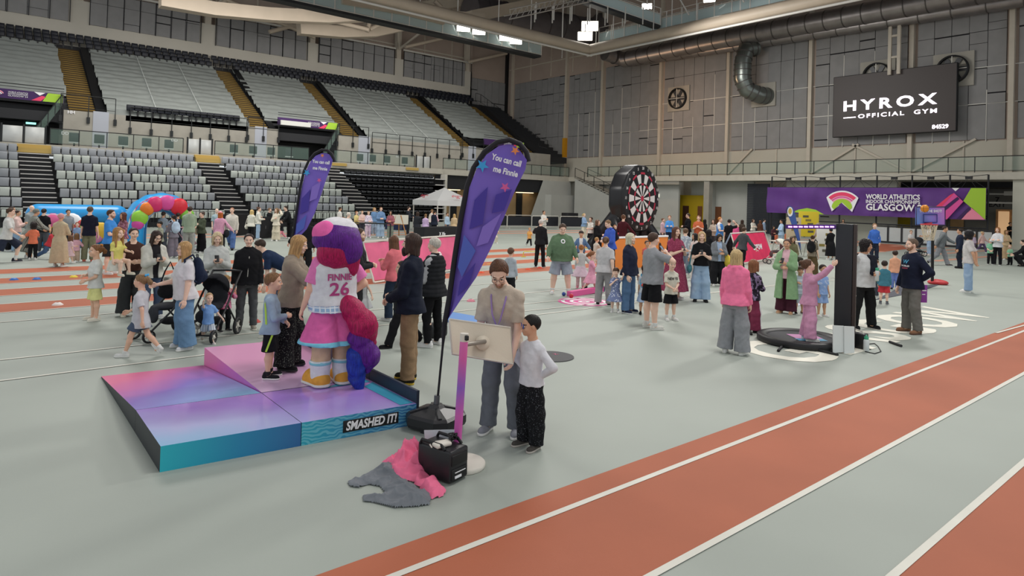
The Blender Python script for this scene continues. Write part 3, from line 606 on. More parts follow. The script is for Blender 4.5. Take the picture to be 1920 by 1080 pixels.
# ---------------------------------------------------------------- banner on scaffold
XBn = 53.4; c0, c1 = at(1440, 352, X=XBn), at(1851, 352, X=XBn); zl, zr = at(1440, 400, X=XBn)[2], at(1851, 411, X=XBn)[2]
zt = (c0[2]+c1[2])/2; zb = (zl+zr)/2; Wb = c0[1]-c1[1]; Hb = zt-zb
ban = empty('event_banner', (XBn, (c0[1]+c1[1])/2, 0), 'long purple championship banner strung on a dark scaffold before the right wall', 'banner')
mb = MB(); nx, nz = 90, 14
wob = lambda i, j: .05*math.sin(i*.33+j*.25)+.05*math.sin(i*.17-j*.5)+.03*math.sin(i*.9+j*.1)
for j in range(nz+1):
    for i in range(nx+1): mb.v.append((XBn-.1-wob(i, j)*(1 if 0 < j < nz else .5), c0[1]-Wb*i/nx, zt-Hb*j/nz))
for j in range(nz):
    for i in range(nx): o = j*(nx+1)+i; mb.f.append((o, o+nx+1, o+nx+2, o+1)); mb.m.append(0); mb.s.append(True)
# colours by place on the printed cloth
def reg(u, v):   # u 0..1 along, v 0 top..1 bottom
    a = u*Wb/Hb; A = Wb/Hb
    e = A-a
    if e < .35+.72*abs(v-.42)/.58*.0+(.78-.75*v if v > .38 else .28+.55*(v-.0)) and e < .95-.75*v+.1*0: return 1 if e < .9-.8*v+.02 else 0
    return 0
for q, f in enumerate(mb.f):
    i, j = q % nx, q//nx; mb.m[q] = 0
cloth = mb.build('banner_cloth', [m_pur], ban, W=True)
def bpoly(name, pts, m, off=.16):
    """a printed shape on the cloth: pts in banner heights from its top left"""
    q = MB(); q.add([(XBn-off-.05, c0[1]-x*Hb, zt-y*Hb) for x, y in pts], [tuple(range(len(pts)))]); return q.build(name, m, ban, W=True)
A = Wb/Hb
sx = lambda px: (c0[1]-float(at(px, 380, X=XBn)[1]))/Hb; sy = lambda px, py: (py-352)/(48+11*(px-1440)/411)
def bp(name, pts, m, off=.16): return bpoly(name, [(sx(x), sy(x, y)) for x, y in pts], m, off)
bp('printed_shape', [(1822, 352), (1850, 352), (1850, 410), (1808, 376)], m_grn); bp('printed_shape', [(1808, 377), (1790, 361), (1762, 386), (1760, 410), (1778, 410)], m_pink); bp('printed_shape', [(1791, 361), (1783, 365), (1756, 387), (1768, 386)], m_rose, .17)
bp('printed_shape', [(1824, 388), (1849, 410), (1805, 410)], mat('banner_pale_pink', '#f08fa8', .7)); bp('printed_shape', [(1786, 352), (1800, 352), (1793, 358)], m_wht); bp('printed_shape', [(1797, 368), (1801, 372), (1772, 396), (1770, 389)], m_dpur, .18); bp('printed_shape', [(1818, 387), (1823, 391), (1802, 410), (1796, 409)], m_dpur, .18); bp('printed_shape', [(1488, 399), (1500, 394), (1516, 391), (1532, 394), (1548, 403)], m_grn)
cx, cy = sx(1581), sy(1581, 391)-.12
def fan_arc(r0, r1, m, off, t0=.78, t1=2.36):
    ts = np.linspace(t0, t1, 25); bpoly('crest_arc', [(cx+math.cos(t)*r1*.72, cy-math.sin(t)*r1*.7+.2) for t in ts]+[(cx+math.cos(t)*r0*.72, cy-math.sin(t)*r0*.7+.2) for t in ts[::-1]], m, off)
m_sand = mat('banner_sand', '#f2d9b8', .7)
bpoly('crest_outline', [(cx+math.cos(t)*.74, cy-math.sin(t)*.72+.2) for t in np.linspace(.7, 2.44, 25)]+[(cx-.36, cy+.24), (cx, cy-.06), (cx+.36, cy+.24)], m_wht, .165)
fan_arc(.76, .95, m_rose, .175); fan_arc(.66, .74, m_pink, .175); fan_arc(.55, .64, MATS['banner_pale_pink'], .175); fan_arc(.45, .53, m_sand, .175)
bpoly('crest_arc', [(cx+math.cos(t)*.36, cy-math.sin(t)*.3+.08) for t in np.linspace(0, 3.14, 20)]+[(cx-.35, cy+.1), (cx-.28, cy+.17), (cx, cy-.1), (cx+.28, cy+.17), (cx+.35, cy+.1)], m_grn, .185)
bM = lambda px, py: face_M((XBn-.24, c0[1]-sx(px)*Hb, zt-sy(px, py)*Hb), (0, -1, 0), (0, 0, 1))
text('lettering', 'WORLD ATHLETICS', bM(1675, 369.5), .5, m_wht, ban, bold=.03, width=(sx(1725)-sx(1624))*Hb)
text('lettering', 'INDOOR CHAMPIONSHIPS', bM(1675, 378.5), .36, m_wht, ban, bold=.02, width=(sx(1725)-sx(1624))*Hb)
text('lettering', 'GLASGOW 24', bM(1682, 389.5), .68, m_wht, ban, bold=.03, width=(sx(1739)-sx(1624))*Hb)
mb = MB(); ys = [float(at(px, 400, X=XBn+.1)[1]) for px in (1446, 1509, 1574, 1643, 1709, 1780, 1852)]; zp = 5.05
for y in ys: mb.tube([(XBn+.1, y, 0), (XBn+.1, y, zp)], .06, 6)
for z in (zt, zb+.1, 1.35, 2.2): mb.tube([(XBn+.1, ys[0], z), (XBn+.1, ys[-1], z)], .05, 6)
for y0, y1 in zip(ys[:-1], ys[1:]):
    ym = (y0+y1)/2; mb.tube([(XBn+.1, y0, zp), (XBn+.1, ym, zp-.12), (XBn+.1, y1, zp)], .03, 4).box((XBn, ym-.2, zp-.3), (XBn+.2, ym+.2, zp-.1))
    for t in (.05, .3, .7, .95): mb.tube([(XBn+.1, ym, zp-.2), (XBn+.1, y0+(y1-y0)*t, zt)], .014, 4)
mb.build('scaffold', m_dark, ban, W=True)
XF = 52.2; y0, y1 = float(at(1640, 450, X=XF)[1]), float(at(1862, 463, X=XF)[1])
fn = empty('board_fence', (XF, y0, 0), 'low fence of pale boards under the purple banner', 'fence'); n = 8
for k in range(n):
    a, b = y0+(y1-y0)*k/n, y0+(y1-y0)*(k+1)/n; MB().box((XF-.02, b+.06, .15), (XF+.02, a-.06, 1.15)).build('board', mat('fence_board', '#b9bcbb', .5, vary=.05, vs=1), fn, W=True); MB().box((XF-.06, b-.06, 0), (XF+.06, b+.06, 1.3)).build('post', m_dark, fn, W=True)
MB().box((XF-.04, y1, 1.2), (XF+.04, y0, 1.28)).box((XF-.05, y1, 0), (XF+.05, y0, .14)).build('rail', m_dark, fn, W=True)
# ---------------------------------------------------------------- people: smooth bodies and clothes from blended volumes
def surf(f, lo, h):
    s = f < 0; c = np.zeros(tuple(n-1 for n in f.shape), np.uint8); OF = [(i, j, k) for i in (0, 1) for j in (0, 1) for k in (0, 1)]
    sl = lambda o: tuple(slice(a, n-1+a) for a, n in zip(o, f.shape))
    for o in OF: c += s[sl(o)]
    act = (c > 0) & (c < 8); ii = np.array(np.nonzero(act)); n = ii.shape[1]; idx = np.full(c.shape, -1, np.int64); idx[tuple(ii)] = np.arange(n)
    vals = [f[ii[0]+o[0], ii[1]+o[1], ii[2]+o[2]] for o in OF]; pos = np.zeros((3, n)); cnt = np.zeros(n)
    for a in range(8):
        for b in range(a+1, 8):
            d = np.array(OF[b])-np.array(OF[a])
            if np.abs(d).sum() != 1: continue
            m = (vals[a] < 0) != (vals[b] < 0); t = np.where(m, vals[a]/np.where(m, vals[a]-vals[b], 1), 0)
            for q in range(3): pos[q] += m*(OF[a][q]+d[q]*t)
            cnt += m
    V = ((ii+pos/cnt).T)*h+lo; Fs = []
    for ax in range(3):
        o1, o2 = [(1, 2), (2, 0), (0, 1)][ax]
        A = [slice(0, None)]*3; A[o1] = slice(1, -1); A[o2] = slice(1, -1); A = tuple(A)
        B0 = [slice(0, -1) if q == ax else slice(1, -1) for q in range(3)]; B1 = [slice(1, None) if q == ax else slice(1, -1) for q in range(3)]
        d = s[tuple(B0)].astype(np.int8)-s[tuple(B1)].astype(np.int8); e = np.array(np.nonzero(d)); sg = d[tuple(e)]
        if e.shape[1] == 0: continue
        base = e.copy(); base[o1] += 1; base[o2] += 1; q = []
        for a, b in ((-1, -1), (0, -1), (0, 0), (-1, 0)):
            t = base.copy(); t[o1] += a; t[o2] += b; q.append(idx[tuple(t)])
        q = np.array(q).T; q[sg < 0] = q[sg < 0][:, ::-1]; Fs.append(q)
    return V, np.concatenate(Fs)
class Vol:
    def __init__(s, h): s.h = h; s.P = []; s.C = []
    def add(s, fn, lo, hi, k=.012): s.P.append((fn, np.array(lo, float), np.array(hi, float), k)); return s
    def cone(s, a, b, r1, r2, k=.012, sq=None, cut=False):
        a, b = np.array(a, float), np.array(b, float); ba = b-a; L2 = max(1e-9, ba@ba); L = math.sqrt(L2); R = max(r1, r2)
        def fn(X, Y, Z):
            x, y, z = X-a[0], Y-a[1], Z-a[2]; tu = (x*ba[0]+y*ba[1]+z*ba[2])/L2; t = np.clip(tu, 0, 1); x = x-t*ba[0]; y = y-t*ba[1]; z = z-t*ba[2]
            if sq is not None: w_ = x*sq[0][0]+y*sq[0][1]+z*sq[0][2]; e = (sq[1]**2-1)*w_*w_
            else: e = 0
            d = np.sqrt(x*x+y*y+z*z+e)-(r1+(r2-r1)*t)
            return np.maximum(d, (tu-1)*L) if cut else d
        return s.add(fn, np.minimum(a, b)-R, np.maximum(a, b)+R, k)
    def ell(s, c, r, k=.012, M=None):
        c, r = np.array(c, float), np.array(r, float); m = r.min()
        def fn(X, Y, Z):
            x, y, z = X-c[0], Y-c[1], Z-c[2]
            if M is not None: x, y, z = (M[0][q]*x+M[1][q]*y+M[2][q]*z for q in range(3))
            q = np.sqrt((x/r[0])**2+(y/r[1])**2+(z/r[2])**2); g = np.sqrt((x/r[0]**2)**2+(y/r[1]**2)**2+(z/r[2]**2)**2)+1e-6
            return q*(q-1)/g
        R = r.max() if M is not None else r
        return s.add(fn, c-R, c+R, k)
    def loft(s, O, Rm, zs, A, B, yo=None, k=.012, p=2.3, fold=None):
        """stack of rounded ovals along the local z of frame (O, Rm)"""
        zs = np.array(zs, float); yo = np.zeros_like(zs) if yo is None else np.array(yo, float); A = np.array(A, float); B = np.array(B, float)
        def fn(X, Y, Z):
            x, y, z = X-O[0], Y-O[1], Z-O[2]; lx, ly, lz = (Rm[0][q]*x+Rm[1][q]*y+Rm[2][q]*z for q in range(3))
            a, b, o = np.interp(lz, zs, A), np.interp(lz, zs, B), np.interp(lz, zs, yo); ly = ly-o
            if fold is not None: w_ = 1+fold[1]*np.sin(fold[0]*np.arctan2(ly/b, lx/a))*np.clip((zs[-1]-lz)/(zs[-1]-zs[0]), 0, 1); a = a*w_; b = b*w_
            q = ((np.abs(lx)/a)**p+(np.abs(ly)/b)**p)**(1/p)
            return np.maximum(np.maximum((q-1)*np.minimum(a, b), lz-zs[-1]), zs[0]-lz)
        c = np.array([O+Rm@np.array([sx*A.max(), sy*(B.max()+abs(yo).max()), z]) for sx in (-1, 1) for sy in (-1, 1) for z in (zs[0], zs[-1])])
        return s.add(fn, c.min(0)-.02, c.max(0)+.02, k)
    def cut(s, fn): s.C.append(fn); return s
    def mesh(s, noise=0., freq=55., seed=0):
        h = s.h; lo = np.min([p[1]-p[3] for p in s.P], 0)-3*h; hi = np.max([p[2]+p[3] for p in s.P], 0)+3*h; n = np.ceil((hi-lo)/h).astype(int)+1
        ax = [(lo[q]+np.arange(n[q])*h).astype(np.float32) for q in range(3)]; f = np.full(tuple(n), .3, np.float32)
        for fn, a, b, k in s.P:
            m = k+3*h+.01; i0 = np.maximum(0, ((a-m-lo)/h).astype(int)); i1 = np.minimum(n, ((b+m-lo)/h).astype(int)+2)
            X, Y, Z = ax[0][i0[0]:i1[0], None, None], ax[1][None, i0[1]:i1[1], None], ax[2][None, None, i0[2]:i1[2]]
            d = fn(X, Y, Z); g = f[i0[0]:i1[0], i0[1]:i1[1], i0[2]:i1[2]]; t = np.clip(.5+.5*(g-d)/k, 0, 1); f[i0[0]:i1[0], i0[1]:i1[1], i0[2]:i1[2]] = g+(d-g)*t-k*t*(1-t)
        X, Y, Z = ax[0][:, None, None], ax[1][None, :, None], ax[2][None, None, :]
        if noise:
            q = seed*1.7; w_ = np.sin(freq*(.5*X+.25*Z)+q+2*np.sin(19*Z+q+9*X))*np.sin(freq*.8*(Y*.6+.5*Z)+2*q+1.5*np.sin(17*X+q)); f = f+(noise*w_).astype(np.float32)
        for fn in s.C: f = np.maximum(f, fn(X, Y, Z))
        return surf(f, lo, h)
def to_obj(name, V, Fq, mats, parent=None, mi=None, smooth=True):
    me = bpy.data.meshes.new(name); n, m = len(V), len(Fq); me.vertices.add(n); me.vertices.foreach_set('co', np.asarray(V, np.float32).ravel())
    k = Fq.shape[1]; me.loops.add(m*k); me.loops.foreach_set('vertex_index', Fq.astype(np.int32).ravel()); me.polygons.add(m)
    me.polygons.foreach_set('loop_start', np.arange(0, m*k, k, dtype=np.int32))
    for q in (mats if isinstance(mats, (list, tuple)) else [mats]): me.materials.append(q)
    if mi is not None: me.polygons.foreach_set('material_index', np.asarray(mi, np.int32))
    me.polygons.foreach_set('use_smooth', np.full(m, smooth)); me.update(calc_edges=True); me.validate()
    o = bpy.data.objects.new(name, me); COL.objects.link(o); o.parent = parent; return o
def rotx(a): c, s = math.cos(a), math.sin(a); return np.array([[1, 0, 0], [0, c, -s], [0, s, c]])
def roty(a): c, s = math.cos(a), math.sin(a); return np.array([[c, 0, s], [0, 1, 0], [-s, 0, c]])
def rotz(a): c, s = math.cos(a), math.sin(a); return np.array([[c, -s, 0], [s, c, 0], [0, 0, 1]])
D2R = math.pi/180
# --- head (chin at z 0, crown at .23, face towards -y)
def build_head(kind):
    v = Vol(.0036); fem = kind == 'f'; ch = kind == 'c'; kk = .02
    v.ell((0, .014, .142), (.076, .096, .088), kk).ell((0, -.018, .088), (.06 if not ch else .064, .068, .08), kk).ell((0, -.054, .024 if not ch else .03), (.026 if fem or ch else .032, .03, .024), kk)
    v.cone((0, .026, -.09), (0, .014, .07), .05 if not fem else .044, .05 if not fem else .045, .02)
    if ch: v.ell((0, -.045, .06), (.052, .04, .04), .02)
    v.ell((0, -.075, .128), (.05, .016, .012), .014).cone((0, -.086, .118), (0, -.103, .084), .007, .0105 if not ch else .009, .008)
    for s in (-1, 1):
        v.ell((s*.013, -.092, .08), (.008, .009, .007), .006).ell((s*.042, -.062, .08), (.024, .022, .022), .02).ell((s*.077, .012, .108), (.009, .019, .03), .006, rotx(-.2).T)
    v.ell((0, -.083, .056), (.021, .011, .0055), .005).ell((0, -.081, .046), (.018, .011, .006), .005)
    def sock(X, Y, Z):
        d = [-(np.sqrt(((X-s*.031)/1.25)**2+(Y+.097)**2+(Z-.114)**2)-.0135) for s in (-1, 1)]; return np.maximum(*d)
    v.cut(sock); V, Q = v.mesh(); c = V[Q].mean(1); mi = np.zeros(len(Q), int)
    lip = (np.abs(c[:, 0]) < .022) & (np.abs(c[:, 2]-.051) < .0095-.15*np.abs(c[:, 0])) & (c[:, 1] < -.078); mi[lip] = 1
    for s in (-1, 1):
        br = (np.abs(c[:, 0]-s*.034) < .019) & (np.abs(c[:, 2]-(.134-.1*np.abs(np.abs(c[:, 0])-.03))) < .0042) & (c[:, 1] < -.05); mi[br] = 4
    Vs, Fs, Ms = [V], [Q], [mi]; o = len(V)
    for s in (-1, 1):
        nu, nv = 14, 9; sv = []; 
        for j in range(nv+1):
            t = math.pi*j/nv
            for i in range(nu): p = 2*math.pi*i/nu; sv.append((s*.031+.0145*math.sin(t)*math.cos(p), -.0785-.0135*math.cos(t), .114+.0115*math.sin(t)*math.sin(p)))
        fq = []; fm = []
        for j in range(nv):
            for i in range(nu): fq.append((o+j*nu+i, o+j*nu+(i+1) % nu, o+(j+1)*nu+(i+1) % nu, o+(j+1)*nu+i)); fm.append(3 if j < 2 else 2)
        Vs.append(np.array(sv)); Fs.append(np.array(fq)); Ms.append(np.array(fm)); o += len(sv)
    return np.concatenate(Vs), np.concatenate(Fs), np.concatenate(Ms)
HEADS = {k: build_head(k) for k in 'mfc'}
# --- hand: wrist at origin, fingers along +z, thumb side +y, palm facing +x (unit: metres for a 1.75 m person)
def build_hand(curl):
    v = Vol(.0034); v.cone((0, 0, -.02), (0, 0, .03), .023, .026, .01, ((1, 0, 0), 1.25)); v.ell((0, .0, .05), (.0155, .04, .05), .008)
    for i, (y, L, z0) in enumerate(((.029, .072, .09), (.0095, .08, .095), (-.0105, .074, .092), (-.0295, .058, .083))):
        p = np.array([0, y*.9, z0-.012]); a = .12+curl*.9+.04*i; sp = y*1.6
        for j, (f_, r0, r1) in enumerate(((.45, .0095, .0088), (.31, .0088, .008), (.24, .008, .0068))):
            d = np.array([math.sin(a), sp*.35*(1-curl), math.cos(a)]); q = p+d/np.linalg.norm(d)*L*f_; v.cone(p, q, r0, r1, .003); p = q; a += .15+curl*(1.25 if j == 0 else .95)
    p = np.array([.004, .026, .022]); b = np.array([.016+.012*curl, .056-.012*curl, .05]); c_ = np.array([.026+.016*curl, .062-.03*curl, .078]); e = np.array([.032+.02*curl, .058-.036*curl, .1])
    v.cone(p, b, .015, .0125, .008).cone(b, c_, .0115, .0102, .004).cone(c_, e, .0102, .008, .004); return v.mesh()
HANDS = {'relax': build_hand(.28), 'grip': build_hand(1.0), 'flat': build_hand(.05)}
# --- shoes: heel-to-toe along -y, ankle above origin, sole at z=0 (unit: metres for a 1.75 m person)
def build_shoe(boot=0):
    v = Vol(.0055); v.cone((0, .05, .045), (0, -.14, .036), .038, .036, .02, ((0, 0, 1), 1.0)).cone((0, .045, .05), (0, .04, .09+boot), .036, .037, .02).ell((0, -.1, .035), (.042, .085, .032), .02); v.cut(lambda X, Y, Z: .022-Z); a = v.mesh()
    w_ = Vol(.0055); w_.cone((0, .05, .016), (0, -.15, .016), .036, .038, .01, ((0, 0, 1), 1.)).ell((0, -.1, .016), (.046, .085, .03), .02); w_.cut(lambda X, Y, Z: np.maximum(Z-.028, -Z)); return a, w_.mesh()
SHOES = {'low': build_shoe(), 'high': build_shoe(.05)}
# --- hair shells in head units
def build_hair(st_):
    v = Vol(.0055); n = .003; wide = {'buzz': .004, 'bald': .003}.get(st_, .012); top_ = .012 if st_ not in ('buzz', 'bald', 'tied', 'pony', 'bun') else .006
    if st_ == 'curly': wide, top_, n = .03, .03, .009
    if st_ == 'quiff': top_ = .024
    v.ell((0, .018, .142), (.078+wide, .097+wide, .088+top_), .02)
    lo = {'bob': .02, 'long': .0, 'curly': .03}.get(st_, .055)
    def line(X, Y, Z):
        t = np.clip((Y+.075)/.075, 0, 1); t = t*t*(3-2*t); b = np.clip((Y-.03)/.05, 0, 1)
        h_ = .196+(.118-.196)*t+(lo-.118)*b
        if st_ == 'bald': h_ = h_+np.where(Y < .06, .2, 0)*np.clip((Z-.15)/.02, 0, 1)+.02
        if st_ == 'fringe' : h_ = np.where(Y < -.03, .148, h_)
        return (h_-Z)*.8
    if st_ == 'bald': v.cut(lambda X, Y, Z: np.maximum(line(X, Y, Z), Z-.165))
    elif st_ not in ('bob', 'long', 'curly', 'bobfringe', 'longmess', 'wig'): v.cut(line)
    if st_ in ('bob', 'bobfringe', 'long', 'longmess', 'curly', 'wig'):
        L = {'bob': -.035, 'bobfringe': -.02, 'long': -.24, 'longmess': -.03, 'curly': -.02, 'wig': -.13}[st_]
        zs = [L, L*.4, .06, .15]; v.loft(np.array([0, .03, 0]), np.eye(3), zs, [.075, .088, .093, .08], [.045, .06, .08, .08], [.035, .02, .0, -.01], .03, 2.2, fold=(9, .05))
        for s in (-1, 1): v.cone((s*.07, -.035, .16), (s*.083, -.03, max(L+.04, -.16)), .03, .026, .02, ((1, 0, 0), 1.5))
        fz = .192 if st_ != 'bobfringe' and st_ != 'wig' else .15
        v.cut(lambda X, Y, Z: np.minimum(np.minimum(fz-Z-.6*np.abs(X), .058-np.abs(X)), -.02-Y)*1.0)
        v.cut(lambda X, Y, Z: np.minimum(np.minimum(.11-Z, .052-np.abs(X)), .02-Y)); n = max(n, .0035)
    if st_ in ('pony', 'highpony'):
        z = .15 if st_ == 'pony' else .205; v.ell((0, .118, z), (.022, .022, .022), .02).cone((0, .125, z), (0, .158, z-.05), .028, .034, .02).cone((0, .158, z-.05), (.01, .14, z-.2), .034, .016, .02)
    if st_ == 'bun': v.ell((0, .1, .2), (.042, .042, .038), .015)
    if st_ == 'pigtails':
        for s in (-1, 1): v.ell((s*.088, .03, .17), (.02, .02, .02), .01).cone((s*.1, .03, .165), (s*.115, .03, .06), .028, .014, .02)
    V, Q = v.mesh(0)
    a = np.arctan2(V[:, 1]-.02, V[:, 0]); q = V[:, 2]; g_ = np.sin(a*23+3*np.sin(q*26+1)+q*20)*.6+np.sin(a*41+2*np.sin(q*37)-q*30)*.4; r_ = np.stack([np.cos(a), np.sin(a), .3+0*a], 1); amp = n*.9 if st_ != 'curly' else .006
    if st_ == 'curly': g_ = np.sin(a*11+np.sin(q*70)*2)*np.sin(q*75+a*5)
    return V+r_*(g_*amp)[:, None], Q
HAIRS = {}
def hair_mesh(s):
    if s not in HAIRS: HAIRS[s] = build_hair(s)
    return HAIRS[s]
def head_cover(kind):
    if kind in HAIRS: return HAIRS[kind]
    v = Vol(.0055)
    if kind == 'cap': v.ell((0, .018, .148), (.088, .106, .098), .01); v.cut(lambda X, Y, Z: .152-Z+.1*Y); v.ell((0, -.11, .163), (.062, .075, .008), .008)
    elif kind == 'beanie': v.ell((0, .016, .15), (.09, .11, .105), .01); v.cut(lambda X, Y, Z: .125-Z-.25*Y)
    elif kind == 'hijab':
        v.ell((0, .016, .135), (.095, .112, .115), .02).loft(np.array([0, .02, 0]), np.eye(3), [-.12, -.04, .08], [.15, .1, .09], [.12, .09, .09], None, .03)
        v.cut(lambda X, Y, Z: -(np.sqrt((X/.058)**2+((Z-.1)/.085)**2)-1)*.05-np.clip(Y+.02, 0, 1)*3)
    elif kind == 'beard': v.ell((0, -.04, .03), (.06, .064, .06), .01).ell((0, -.07, .0), (.04, .03, .05), .02); v.cut(lambda X, Y, Z: np.maximum(Z-.068-.4*np.clip(Y+.05, 0, 1)*2, np.maximum(-(np.sqrt((X/.02)**2+((Z-.052)/.009)**2)-1)*.02, Y-.01)))
    elif kind == 'stubble': v.ell((0, -.019, .084), (.0635, .071, .0835), .01).ell((0, -.055, .024), (.035, .033, .027), .02); v.cut(lambda X, Y, Z: np.maximum(Z-.066-1.1*np.clip(Y+.055, 0, 1), np.maximum(-(np.sqrt((X/.024)**2+((Z-.052)/.011)**2)-1)*.02, Y-.015)))
    elif kind == 'headband': v.ell((0, .018, .142), (.084, .104, .098), .01); v.cut(lambda X, Y, Z: np.abs(Z-.165+.35*Y)-.014)
    elif kind == 'bow':
        for s in (-1, 1): v.ell((s*.032, .1, .215), (.03, .014, .022), .006)
    elif kind == 'glasses':
        for s in (-1, 1):
            def rim(X, Y, Z, s=s): q = np.sqrt(((X-s*.033)/1.15)**2+(Z-.113)**2)-.02; return np.sqrt(q*q+(Y+.101+.1*np.abs(X))**2)-.0022
            v.add(rim, (s*.033-.03, -.115, .085), (s*.033+.03, -.085, .14), .002).cone((s*.056, -.094, .117), (s*.079, .012, .117), .002, .002, .002)
        v.cone((-.012, -.104, .117), (.012, -.104, .117), .002, .002, .002); v.h = .0026
    elif kind == 'mask': v.ell((0, -.03, .12), (.1, .1, .1), .01)
    V, Q = v.mesh(.0015 if kind in ('beard', 'hijab') else 0, 120, 2); HAIRS[kind] = (V, Q); return HAIRS[kind]
SK = ['#e2b59b', '#d2a284', '#cf9f80', '#7d5238', '#eac4ae']
def cloth(col, pat=None, rough=.85):
    key = 'cloth_%s_%s' % (col.strip('#'), pat or 'plain')
    if key in MATS: return MATS[key]
    cc = [int(col[i:i+2], 16) for i in (1, 3, 5)]
    if max(cc) > 90: col = '#%02x%02x%02x' % tuple(int(q+(255-q)*.1) for q in cc)
    m = mat(key, col, rough, vary=.09, vs=14, bump=.35, bs=46, spec=.15); t = NT(m); b = t.b
    if pat:
        kind, c2 = pat.split(':'); sc_ = {'stripe': 60, 'vstripe': 70, 'plaid': 38, 'dots': 26, 'speck': 95, 'blotch': 16, 'flower': 30, 'denim': 5, 'hstripe': 90, 'letters': 34}[kind]
        co = t.co('Object')
        if kind in ('dots', 'flower'): x = t.n('ShaderNodeTexVoronoi', Scale=sc_); t.l(co, x.inputs['Vector']); f = t.ramp(x.outputs['Distance'], [(.28, c2), (.36, col)])
        elif kind in ('speck', 'blotch', 'letters', 'denim'): x = t.n('ShaderNodeTexNoise', Scale=sc_, Detail=2. if kind != 'denim' else 1.); t.l(co, x.inputs['Vector']); f = t.ramp(x.outputs[0], [(.52 if kind != 'speck' else .6, col), (.56 if kind != 'denim' else .75, c2)] if kind != 'speck' else [(.63, col), (.66, c2)])
        else:
            sx_ = t.n('ShaderNodeSeparateXYZ'); t.l(co, sx_.inputs[0])
            def wave(ax, fr): mm = t.n('ShaderNodeMath', operation='MULTIPLY'); mm.inputs[1].default_value = fr; t.l(sx_.outputs[ax], mm.inputs[0]); s_ = t.n('ShaderNodeMath', operation='SINE'); t.l(mm.outputs[0], s_.inputs[0]); return s_.outputs[0]
            if kind == 'plaid': a = t.n('ShaderNodeMath', operation='MAXIMUM'); t.l(wave(0, 130), a.inputs[0]); t.l(wave(2, 130), a.inputs[1]); f = t.ramp(a.outputs[0], [(.6, col), (.85, c2)])
            else: f = t.ramp(wave(0 if kind == 'vstripe' else 2, {'vstripe': 190, 'stripe': 120, 'hstripe': 60}[kind]), [(.45, col), (.55, c2)])
        t.l(f, b.inputs['Base Color'])
    return m
def hairmat(col):
    key = 'hair_'+col.strip('#')
    if key in MATS: return MATS[key]
    m = mat(key, col, .5, spec=.3); t = NT(m); co = t.co('Object', (60, 60, 5)); nz = t.n('ShaderNodeTexNoise', Scale=1.6, Detail=3.); t.l(co, nz.inputs['Vector']); c = lin(col); f = lambda k: tuple(min(1, x*k) for x in c[:3])+(1,)
    t.l(t.ramp(nz.outputs[0], [(.3, f(.55)), (.7, f(1.35))]), t.b.inputs['Base Color']); bp = t.n('ShaderNodeBump', Strength=.5, Distance=.01); t.l(nz.outputs[0], bp.inputs['Height']); t.l(bp.outputs[0], t.b.inputs['Normal']); return m
skirt_ = lambda p: p == 'skirt'
def skinmat(i): return mat('skin_%d' % i, SK[i], .5, vary=.05, vs=9, spec=.3)
M_LIP = {i: mat('lip_%d' % i, ['#cd9786', '#bb8874', '#b98470', '#5e3a31', '#cc9486'][i], .4) for i in range(5)}
M_EW, M_IR = mat('eye_white', '#e4e2de', .25), mat('iris_dark', '#2d2119', .2)
ARMS = {'down': (4, 9, 14, 12), 'fwd': (55, 4, 20, 10), 'phone': (24, 10, 100, 38), 'clasp': (14, 8, 62, 48), 'fold': (28, 12, 104, 72), 'hip': (-14, 42, 98, 84), 'up': (160, 12, 12, 5), 'ear': (62, 42, 138, 40), 'pocket': (-10, 15, 34, 20), 'back': (-28, 14, 40, 60), 'reach': (42, 8, 42, 12), 'swing_f': (30, 8, 32, 8), 'swing_b': (-26, 10, 18, 5), 'side': (8, 38, 25, 5), 'mouth': (48, 16, 130, 44), 'low': (26, 4, 26, 16), 'carry': (20, 14, 88, 50), 'pushbar': (26, 6, 58, 6), 'high': (110, 18, 25, 10), 'chest': (18, 12, 118, 60), 'uphead': (120, 60, 120, 20)}
LEGS = {'stand': ((2, 4, 3), (-2, 4, 3)), 'wide': ((2, 9, 2), (-2, 9, 3)), 'walk': ((22, 3, 6), (-18, 3, 26)), 'walkb': ((-18, 3, 26), (22, 3, 6)), 'run': ((48, 3, 62), (-22, 3, 30)), 'crouch': ((98, 12, 128), (84, 12, 122)), 'kneel': ((88, 8, 92), (10, 6, 96)), 'sit': ((86, 8, 84), (82, 8, 80)), 'lunge': ((38, 6, 46), (-24, 4, 34)), 'relax': ((6, 5, 14), (-1, 5, 1)), 'cross': ((8, -3, 4), (-6, -1, 6)), 'still': ((0, 3, 1), (0, 3, 1)), 'bent': ((28, 5, 26), (20, 5, 24))}
